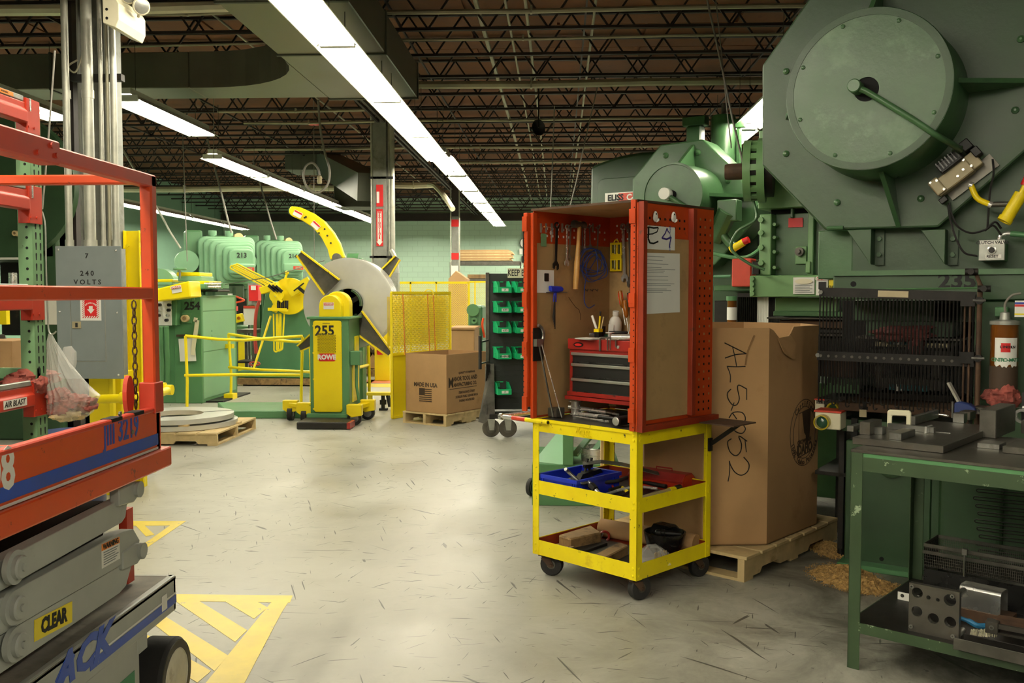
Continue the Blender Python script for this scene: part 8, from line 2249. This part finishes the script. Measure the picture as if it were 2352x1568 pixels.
ob('upper_sign',MB().box(a.x,b.x,16.42,16.43,b.z,a.z),'sign_red',None,label='upper red and white sign above the fire extinguisher arrow',cat='sign')
a,b=at(865,440,16.41),at(871,466,16.41);ob('white_tag_sign',MB().box(a.x,b.x,16.41,16.419,b.z,a.z),'white',None,label='small white card on the upper red column sign',cat='card')
# grey disconnect box right of the coil
t=thing('disconnect_box','grey metal switch box with conduit behind the right blade of the coil','box',at(907,672,16.3))
ob('box',wbx(893,624,914,674,16.2,16.4),'galv',t,w=True,bev=.01);ob('conduit',MB().tube([at(912,625,16.3),at(911,602,16.3),at(905,585,16.35),at(898,575,16.4)],.04,10),'conduit',t,w=True)
t=thing('fire_extinguisher','red fire extinguisher low on the yellow column foot','extinguisher',at(872,815,16.4))
q=at(872,812,16.4);ob('body',MB().lathe([(.05,0),(.06,.02),(.06,.2),(.03,.25),(.02,.28)],(q.x,16.45,q.z-.02),18),'sign_red',t,w=True);ob('body_label',MB().box(q.x-.035,q.x+.035,16.385,16.39,q.z+.06,q.z+.15),'white',t,w=True);ob('valve',MB().cyl((q.x,16.45,q.z+.26),(q.x,16.45,q.z+.33),.02,n=8),'black',t,w=True)
t,xa,xb=column(1038,1053,27,'far dark column with two red bands near the back wall')
za,zb4=at(1045,497,27).z,at(1045,640,27).z
ob('shaft',MB().box(xa,xb,27,27.2,za,4.7),'joist_steel',t,w=True);ob('shaft',MB().box(xa,xb,27,27.2,0,za),'steel_col',t,w=True)
for p0,p1 in ((508,524),(583,598)):ob('red_band',MB().box(xa-.01,xb+.01,26.98,27,at(0,p1,27).z,at(0,p0,27).z),'sign_red',t,w=True)
ob('conduit',MB().cyl((xa-.03,27,1.5),(xa-.03,27,4.6),.02,n=6).cyl((xb+.03,27,1.5),(xb+.03,27,4.6),.02,n=6),'conduit',t,w=True)
ob('white_sheet',wbx(1036,610,1052,638,26.9,26.92),'paper',t,w=True)

# ---------------------------------------------------------------- mesh screens
def mesh(name,t,A_,B_,z0,z1,dx,dz,m='yellow_clean',r=.0035):
    """expanded metal between two upright lines, real strands"""
    mb=MB();L_=(B_-A_).length;d=(B_-A_)/L_;H_=z1-z0;n=int(L_/dx);
    k0=-int(H_/dz)-1
    s=dz/dx
    for k in range(k0,n+1):
        for sg_ in (1,-1):
            x0=k*dx;x1=x0+H_/s
            ta=max(0,-x0/(x1-x0));tb=min(1,(L_-x0)/(x1-x0))
            if tb <= ta:continue
            xa_,xb_=x0+(x1-x0)*ta,x0+(x1-x0)*tb;za_,zb_=(z0+H_*ta,z0+H_*tb) if sg_==1 else (z1-H_*ta,z1-H_*tb)
            pa_=A_+d*xa_;pb_=A_+d*xb_
            mb.bar((pa_.x,pa_.y,za_),(pb_.x,pb_.y,zb_),r*2,r,(d.x,d.y,0))
    ob(name,mb,m,t,w=True,kind='stuff')
A_=at(899,700,11.45);B_=at(1034,700,12.5);A_.z=B_.z=0
z1=at(899,672,11.45).z;zm_=at(899,815,11.45).z
t=thing('mesh_screen','tall yellow expanded mesh guard screen behind the printed carton','screen',(A_.x,A_.y,0))
def fbar(p,q_,w_=.03,nm='frame_bar'):ob(nm,MB().bar(p,q_,w_,w_),'yellow_clean',t,w=True)
def zz_(p,z):return V((p.x,p.y,z))
fbar(zz_(A_,0.02),zz_(A_,z1));fbar(zz_(B_,0.02),zz_(B_,z1));fbar(zz_(A_,z1),zz_(B_,z1));fbar(zz_(A_,zm_),zz_(B_,zm_));fbar(zz_(A_,.02),zz_(B_,.02))
mesh('expanded_mesh',t,A_,B_,zm_,z1,.028,.05,r=.0045)
nrm_=(B_-A_).cross(V((0,0,1))).normalized()*.008
mb=MB();q0,q1=A_,B_;mb._a([(q0.x,q0.y,.03),(q1.x,q1.y,.03),(q1.x,q1.y,zm_),(q0.x,q0.y,zm_),(q0.x,q0.y+.006,.03),(q1.x,q1.y+.006,.03),(q1.x,q1.y+.006,zm_),(q0.x,q0.y+.006,zm_)],[(0,1,2,3),(7,6,5,4),(0,4,5,1),(1,5,6,2),(2,6,7,3),(3,7,4,0)])
ob('solid_panel',mb,'yellow_clean',t,w=True)
n2=(B_-A_).normalized();n2=V((-n2.y,n2.x,0))*.07;A2=A_+n2;B2=B_+n2
mb=MB()._a([(A2.x,A2.y,.9),(B2.x,B2.y,.9),(B2.x,B2.y,z1-.05),(A2.x,A2.y,z1-.05),(A2.x,A2.y+.004,.9),(B2.x,B2.y+.004,.9),(B2.x,B2.y+.004,z1-.05),(A2.x,A2.y+.004,z1-.05)],[(0,1,2,3),(7,6,5,4),(0,4,5,1),(1,5,6,2),(2,6,7,3),(3,7,4,0)])
ob('yellow_curtain',mb,'clear_yellow',None,label='translucent yellow plastic curtain hanging behind the mesh screen',cat='curtain')
t=thing('orange_rope','orange and white rope hanging down over the yellow mesh screen','rope',at(995,800,11.9))
for px,Y in ((927,11.6),(984,11.95),(997,12.05)):ob('strand',MB().tube(smooth_path([at(px-2,675,Y),at(px,720,Y),at(px+2,780,Y),at(px+3,815,Y)]),.008,6),'rope_orange',t,w=True)
ob('loop',MB().tube(smooth_path([at(975,670,11.9),at(982,665,11.9),at(993,668,11.9),at(996,678,11.9)]),.008,6),'yellow_pale',t,w=True)
# far fence
t=thing('mesh_fence','far yellow mesh fence bays beyond the printed carton','fence',(at(1000,700,19).x,19,0))
Yf=19.0
def fz(py,Y=Yf):return at(0,py,Y).z
xs_=[at(px,700,Yf).x for px in (915,943,1002,1076)]
for x in xs_:ob('frame_bar',MB().box(x-.015,x+.015,Yf,Yf+.03,.05,fz(648)),'yellow_clean',t,w=True)
ob('frame_bar',MB().box(xs_[0],xs_[-1],Yf,Yf+.03,fz(652),fz(647)),'yellow_clean',t,w=True);ob('frame_bar',MB().box(xs_[0],xs_[-1],Yf,Yf+.03,fz(750),fz(746)),'yellow_clean',t,w=True)
mesh('expanded_mesh',t,V((xs_[0],Yf+.01,0)),V((xs_[-1],Yf+.01,0)),fz(748),fz(649),.045,.045,r=.005)
Yg2=20.5;x2=[at(px,700,Yg2).x for px in (1078,1091,1121)]
for x in x2:ob('frame_bar',MB().box(x-.015,x+.015,Yg2,Yg2+.03,.05,at(0,647,Yg2).z),'yellow_clean',t,w=True)
ob('frame_bar',MB().box(x2[0],x2[-1],Yg2,Yg2+.03,at(0,650,Yg2).z,at(0,646,Yg2).z),'yellow_clean',t,w=True)
mesh('expanded_mesh',t,V((x2[0],Yg2,0)),V((x2[-1],Yg2,0)),at(0,740,Yg2).z,at(0,648,Yg2).z,.045,.045,r=.005)
# ---------------------------------------------------------------- printed carton
BX=Fr((-1.30,10.83,0),R(59))
pallet('carton_pallet','worn wooden pallet under the carton printed MADE IN USA',BX.loc,BX.rz,.9,.66,'wood',5,h=.14,seed=14)
t=thing('printed_carton','open square cardboard carton printed MADE IN USA with a flag','carton',BX.M @ V((.02,.01,.142)),BX.rz)
bw2,bl2,bh2=.84,.62,.70
for nm,a in (('panel',(0,bw2,0,.008,0,bh2)),('panel',(0,.008,.008,bl2,0,bh2)),('panel',(0,bw2,bl2-.008,bl2,0,bh2)),('panel',(bw2-.008,bw2,.008,bl2-.008,0,bh2)),('bottom',(0,bw2,0,bl2,0,.008))):ob(nm,MB().box(*a),'cardboard',t)
text('MADE IN USA',.068,'ink_brown',t,(-.001,.315,.33),'-x',bold=.0025,sx=.85)
fy0,fy1,fz0,fz1=.22,.41,.13,.285
mb=MB()
for k in range(7):
    z=fz0+(fz1-fz0)*k/6.5;mb.box(-.002,-.0005,fy0 if True else 0,fy1 if k<3 else fy1-.08,z,z+.012)
ob('flag_stripes',mb,'ink_brown',t);ob('flag_field',MB().box(-.002,-.0005,fy1-.085,fy1,.205,.29),'ink_brown',t)
text('ANOR TOOL AND',.072,'ink_brown',t,(.37,-.001,.40),'-y',bold=.0015,sx=.8);text('ANUFACTURING CO.',.06,'ink_brown',t,(.37,-.001,.33),'-y',bold=.0015,sx=.8);text('M',.17,'ink_brown',t,(.085,-.001,.36),'-y',bold=.0025,sx=.75)
ob('print_rule',MB().box(.06,.6,-.0015,-.0003,.285,.292),'ink_brown',t)
text('QUALITY STAMPINGS',.034,'ink_brown',t,(.4,-.001,.47),'-y',bold=.0008);
for k,s in enumerate(('7200 FAVANCE STREET','SCHILLER PARK, ILLINOIS 60176','PHONE: 847-678-2020')):text(s,.04,'ink_brown',t,(.40,-.001,.235-.05*k),'-y',bold=.0006,sx=.8)
# carton behind and others
t=thing('rear_carton','closed cardboard carton behind the mesh screen','carton',at(1064,830,14))
ob('box',wbx(1034,757,1090,840,14,14.9,0),'cardboard',t,w=True,bev=.01);ob('carton_lid',wbx(1032,752,1092,757,13.98,14.92),'cardboard',t,w=True)  # plain cardboard lid slab, a little wider than the box
t=thing('m_carton','brown carton with a letter M standing behind the coil reel','carton',at(840,850,17.5))
ob('box',wbx(826,765,862,852,17.5,18.5,.14),'cardboard',t,w=True,bev=.01);q=at(856,810,17.48);text('M',.3,'ink_brown',t,(q.x,17.49,q.z),'-y',bold=.01,w=True)
pallet('far_pallet','pallet under the brown carton marked M',(at(826,860,17.5).x,17.4,0),0,.5,1.0,'wood_old',4,h=.13,seed=3)
P=[at(x,y,24) for x,y in ((1030,640),(1047,622),(1072,640),(1072,814),(1030,814))]
ob('tipped_carton',MB().prism([(p.x,p.z) for p in P],1,24,24.8),'cardboard',None,label='peaked cardboard flap rising behind the far mesh fence',cat='carton')
# green machine with orange cable
t=thing('green_gearbox','dark green gearbox machine with orange cable left of the bin rack','machine',(at(1090,800,15).x,15,0))
ob('body',wbx(1075,702,1108,830,15,15.8,0),'reel_green',t,w=True,bev=.03);ob('head',MB().cyl(at(1086,712,14.95),at(1086,712,15.6),.1,n=16),'machine_green',t,w=True)
ob('port',MB().ring(at(1089,736,14.95),at(1089,736,15.05),.05,.02,14),'machine_green',t,w=True)
ob('orange_cable',MB().tube(smooth_path([at(1110,730,14.9),at(1108,745,14.9),at(1110,760,14.9),at(1113,775,14.9)]),.02,6),'lift_orange',t,w=True)
# far shelving with flattened cartons
Yq=30.0
t=thing('steel_shelving','grey steel shelving against the back wall holding flattened cartons','shelving',(at(1110,620,Yq).x,Yq,0))
ob('shelf',wbx(1035,600,1196,608,Yq,Yq+1,None),'steel_worn',t,w=True);ob('shelf',wbx(1035,640,1196,646,Yq,Yq+1,None),'steel_worn',t,w=True)
for px in (1033,1194):
    for Y in (Yq,Yq+.95):ob('upright',wbx(px,602,px+3,760,Y,Y+.05,0),'steel_worn',t,w=True)
rnd=random.Random(12)
for k in range(12):
    a=at(1052+rnd.uniform(-4,4),599-k*2.1,Yq);b=at(1175+rnd.uniform(-7,5),599,Yq)
    ob('flat_carton',MB().box(a.x,b.x,Yq+.1,Yq+.9,0,.026),'cardboard' if k % 3 else 'wood',None,label=('lowest','second lowest','third lowest','fourth lowest','fifth lowest','sixth lowest','sixth from top','fifth from top','fourth from top','third from top','second from top','topmost')[k]+' flattened carton in the stack on the far grey shelf',cat='carton',group='flattened cartons on the far shelf').location.z=at(0,600,Yq).z+.002+k*.029
for k in range(4):
    a=at(1073,640,Yq);b=at(1120,640,Yq)
    ob('flat_carton',MB().box(a.x,b.x,Yq+.1,Yq+.9,0,.03),'wood_old',None,label=('bottom','second','third','top')[k]+' flattened carton on the lower far shelf',cat='carton',group='flattened cartons on the lower far shelf').location.z=at(0,640,Yq).z+.002+k*.032
t=thing('wall_clock','round white wall clock on the green back wall behind the red cabinet','clock',at(1207,560,35.9))
q=at(1207,558,35.95);ob('case',MB().lathe([(.22,0),(.22,-.05),(.2,-.05)],(q.x,35.95,q.z),28,1),'black',t,w=True);ob('dial',MB().cyl((q.x,35.88,q.z),(q.x,35.9,q.z),.2,n=28),'white',t,w=True);ob('hand',MB().bar((q.x,35.87,q.z),(q.x+.08,35.87,q.z+.1),.01,.02,(0,1,0)),'ink',t,w=True)
for i,(px0,py0,px1,py1,m,lab) in enumerate(((1193,571,1206,584,'white','small white notice on the back wall beside the clock'),(1198,588,1208,603,'black','small black notice below the white one on the back wall'))):
    ob('wall_notice',wbx(px0,py0,px1,py1,35.9,35.95),m,None,label=lab,cat='notice')
# ---------------------------------------------------------------- bin rack on casters
RB=Fr(at(1122,800,10.35).xy.to_3d(),R(6))
def rb(px,py,y=0.0):return RB.hit(px,py,1,y)
t=fthing('bin_rack','black louvred rolling rack holding green plastic bins','rack',RB)
zt_,zb_=rb(1130,628).z,rb(1130,940).z
ob('louvre_panel',MB().box(0,1.0,0,.02,zb_,zt_),'black_board',t,bev=.003)
mb=MB();z=zb_+.05
while z<zt_-.04:
    for k in range(9):mb.box(.06+.105*k,.06+.105*k+.07,-.008,0,z,z+.012)
    z+=.062
ob('louvres',mb,'black_board',t,kind='stuff')
ob('side_post',MB().box(-.03,.01,-.02,.05,zb_-.1,zt_+.01),'steel_worn',t,bev=.003)
pts=[rb(x,y,-.28) for x,y in ((1105,958),(1122,872),(1140,872),(1160,940),(1158,985),(1148,982))]
ob('end_plate',MB().prism([(-.28,.25),(-.02,.75),(.08,.75),(.3,.25)],0,-.035,-.025),'steel_worn',t,bev=.003)
ob('end_skirt',MB()._a([(-.12,-.3,.17),(.06,-.3,.12),(.06,-.05,.78),(.0,-.05,.78),(-.12,-.28,.17),(.06,-.28,.12),(.06,-.03,.78),(.0,-.03,.78)],[(0,1,2,3),(7,6,5,4),(0,4,5,1),(1,5,6,2),(2,6,7,3),(3,7,4,0)]),'steel_worn',t)
ob('base_rail',MB().box(-.0,1.0,-.3,.3,.2,.25),'iron_dark',t,bev=.004)
for x,y in ((.02,-.28),(.2,-.3),(.9,-.28),(.9,.25)):
    ob('caster_fork',MB().prism([(x-.04,.2),(x+.04,.2),(x+.03,.08),(x-.02,.08)],1,y-.036,y-.03).prism([(x-.04,.2),(x+.04,.2),(x+.03,.08),(x-.02,.08)],1,y+.03,y+.036),'galv',t);ob('wheel',MB().lathe([(.02,-.022),(.09,-.024),(.098,0),(.09,.024),(.02,.022)],(x,y,.098),28,1),'rubber_brown',t);ob('hub',MB().cyl((x,y-.034,.098),(x,y+.02,.098),.05,n=16),'steel_worn',t)
h0,h1=rb(1118,775,-.25),rb(1109,838,-.25)
ob('push_handle',MB().tube([(-.1,-.3,1.1),(-.1,-.3,.74)],.018,8),'rubber',t);ob('handle_arm',MB().tube([(0,0,1.04),(-.1,-.3,1.03)],.01,6).tube([(0,0,.8),(-.1,-.3,.8)],.01,6),'steel_worn',t)
for k in range(4):ob('hanging_chain',MB().tube([(-.02+.01*k,-.12,.78),(-.03+.01*k,-.13,.6+.03*k)],.009,6),'iron_dark',t)
def make_bin():
    g=thing('parts_bin','x','bin',(0,0,0),0,'green bins on the black rack')
    w_,d_,h_=.15,.26,.125
    ob('floor_panel',MB().box(0,w_,-d_,0,0,.005),'bin_green',g);ob('back_panel',MB().box(0,w_,-.005,0,0,h_),'bin_green',g)
    for x in (0,w_-.005):ob('side_panel',MB().prism([(-d_,0),(0,0),(0,h_),(-d_*.55,h_),(-d_,h_*.45)],0,x,x+.005),'bin_green',g)
    ob('front_panel',MB().box(0,w_,-d_-.004,-d_,0,h_*.5),'bin_green',g);ob('rim',MB().box(-.008,w_+.008,-.012,.0,h_-.012,h_),'bin_green',g)
    for y in (-.19,-.12,-.05):ob('rib',MB().box(-.005,0,y,y+.006,.01,.06),'bin_green',g)
    ob('label_card',MB().box(.04,.115,-d_-.006,-d_-.004,.015,.045),'white',g);return g
bn=None;nm=['top','second','third','fourth','lowest'];wr=["3'",'4 1/2','6 1/2','WASHERS','']
for i,py in enumerate((676,721,767,825,905)):
    for k,px in enumerate((1140,1192)):
        if i==4 and k==1:continue
        q=rb(px,py-4,-.0)
        if bn is None:bn=make_bin();g=bn
        else:g=copy_tree(bn)
        place(g,RB.M @ V((.05+k*.205 if i != 4 else .05,-.008,q.z)),RB.rz+R(10),f'green plastic bin in the {nm[i]} row, {"left" if k == 0 else "right"} column, on the black rack');g['group']='green bins on the black rack'
        WM[g.name]=Matrix.Translation(g.location) @ Matrix.Rotation(RB.rz+R(10),4,'Z')
        if wr[i] and k==0:text(wr[i],.026,'ink',g,(.077,-.2665,.03),'-y',bold=.0006)
a,b=rb(1166,616,-.02),rb(1213,638,-.02)
t2=thing('keep_sign','cream card sign reading KEEP EVE on top of the bin rack','sign',RB.M @ V((a.x,-.02,b.z)),RB.rz)
ob('card',MB().box(0,.42,0,.01,0,a.z-b.z),'cream',t2);text('KEEP EVE',(a.z-b.z)*.95,'ink',t2,(.125,-.001,(a.z-b.z)/2),'-y',bold=.0012,sx=.62)
# ---------------------------------------------------------------- overhead cords
t=thing('cord_reel','dark air cord hanging from the roof in a loop with a grey plug','cord',at(730,430,15))
pts=smooth_path([at(*p,15) for p in ((731,230),(735,290),(746,350),(757,390),(752,425),(728,443),(706,430),(697,405),(702,382),(718,374),(731,388),(734,402))],5)
ob('cord',MB().tube(pts,.018,8),'cable_grey',t,w=True)
q=at(734,412,15);ob('plug',MB().lathe([(.03,-.07),(.04,-.05),(.035,0),(.045,.02),(.03,.06)],(q.x,15,q.z),14),'valve_tan',t,w=True)
q=at(721,287,17);t=thing('ceiling_reel','round red disc reel hanging below the joists','reel',q)
ob('disc',MB().lathe([(.09,0),(.1,.01),(.09,.03),(.02,.04)],(q.x,17,q.z),24),'sign_red',t,w=True);ob('cord',MB().tube([(q.x,17,q.z+1.6),(q.x,17,q.z),at(722,600,17)],.006,5),'cable_grey',t,w=True)
for i,(p0,p1,Y,r,lab) in enumerate((((125,130),(97,480),6.0,.006,'thin dark cord hanging left of the conduits'),((365,485),(415,570),18,.02,'white cord slanting down to press 213'),((1655,140),(1708,380),9,.010,'dark cord slanting down to the clutch ring'),((1660,150),(1680,340),9,.006,'thinner cord beside the one over the clutch ring'),((1272,285),(1265,480),16,.012,'dark hanging cord above the red cabinet'),((491,312),(491,365),14.5,.006,'short wire where the ceiling light row begins'),((607,455),(635,550),22,.02,'rusty brown pole slanting above press 214'),((510,450),(532,535),19,.02,'brown slanting pole above press 213'),((425,460),(430,600),18,.01,'thin cord hanging in front of press 213'),((1340,340),(1310,470),14,.01,'thin cord slanting above the red cabinet right'))):
    A0,B0=at(*p0,Y),at(*p1,Y);T0=A0+(A0-B0)*max(0,(4.72-A0.z)/(A0.z-B0.z+1e-6)) if i else A0+V((0,0,.01))
    ob('hanging_cord',MB().tube(smooth_path([T0,at(*p0,Y),(at(*p0,Y)+at(*p1,Y))/2+V((0,0,-.03)),at(*p1,Y)],4),r,6),'cable_grey' if i != 1 else 'conduit',None,label=lab,cat='cord')
q=at(1237,293,14);t=thing('horn_speaker','dark horn loudspeaker hanging below the joists','speaker',q)
mb=MB();mb.M=Matrix.Translation(q) @ Matrix.Rotation(R(35),4,'Z');mb.lathe([(.03,.16),(.05,.08),(.09,.02),(.12,0),(.11,0),(.04,.08)],(0,0,0),20,1);ob('horn',mb,'black',t,w=True);ob('bracket',MB().cyl(q,V((q.x,q.y+.05,4.72)),.012,n=6),'black',t,w=True)
# ---------------------------------------------------------------- painted floor markings
def mark(name,label,polys,m='floor_yellow'):
    mb=MB()
    for k,pl in enumerate(polys):
        P=[fl(274*0+x/2.537,950+y/2.537) for x,y in pl];mb.prism([(p.x,p.y) for p in P],2,.0004+.00008*k,.0016+.00008*k)
    ob(name,mb,m,None,label=label,cat='marking')
mark('floor_marking','nearer yellow hatched triangle painted on the concrete floor beside the lift wheel',[[(900,1050),(1705,1060),(1690,1100),(900,1090)],[(1705,1060),(1640,1160),(1430,1560),(1350,1720),(1090,1720),(1200,1568),(1330,1405),(1580,1100)],[(1310,1093),(1500,1096),(1560,1130),(1480,1195)],[(1020,1090),(1160,1092),(1440,1262),(1370,1330)],[(850,1190),(960,1180),(1330,1410),(1250,1500)],[(800,1350),(860,1290),(1230,1500),(1150,1568)]])
mark('floor_marking','farther yellow hatched triangle painted on the floor right of the lift arms',[[(700,625),(1085,625),(1050,650),(700,655)],[(1085,625),(820,805),(700,880),(700,850),(815,775),(1000,645)],[(780,640),(830,640),(900,705),(850,715)]])
def mark2(label,polys,m):
    mb=MB()
    for pl in polys:
        P=[fl(x,y) for x,y in pl];mb.prism([(p.x,p.y) for p in P],2,.0006,.002)
    ob('floor_marking',mb,m,None,label=label,cat='marking')
mark2('red and yellow painted hazard patch on the floor by the middle column',[[(835,880),(900,880),(900,872),(840,872)]],'floor_red')
mark2('yellow painted floor stripe in front of the middle column',[[(828,888),(902,889),(902,882),(832,881)],[(850,872),(862,872),(850,881),(838,881)]],'floor_yellow')
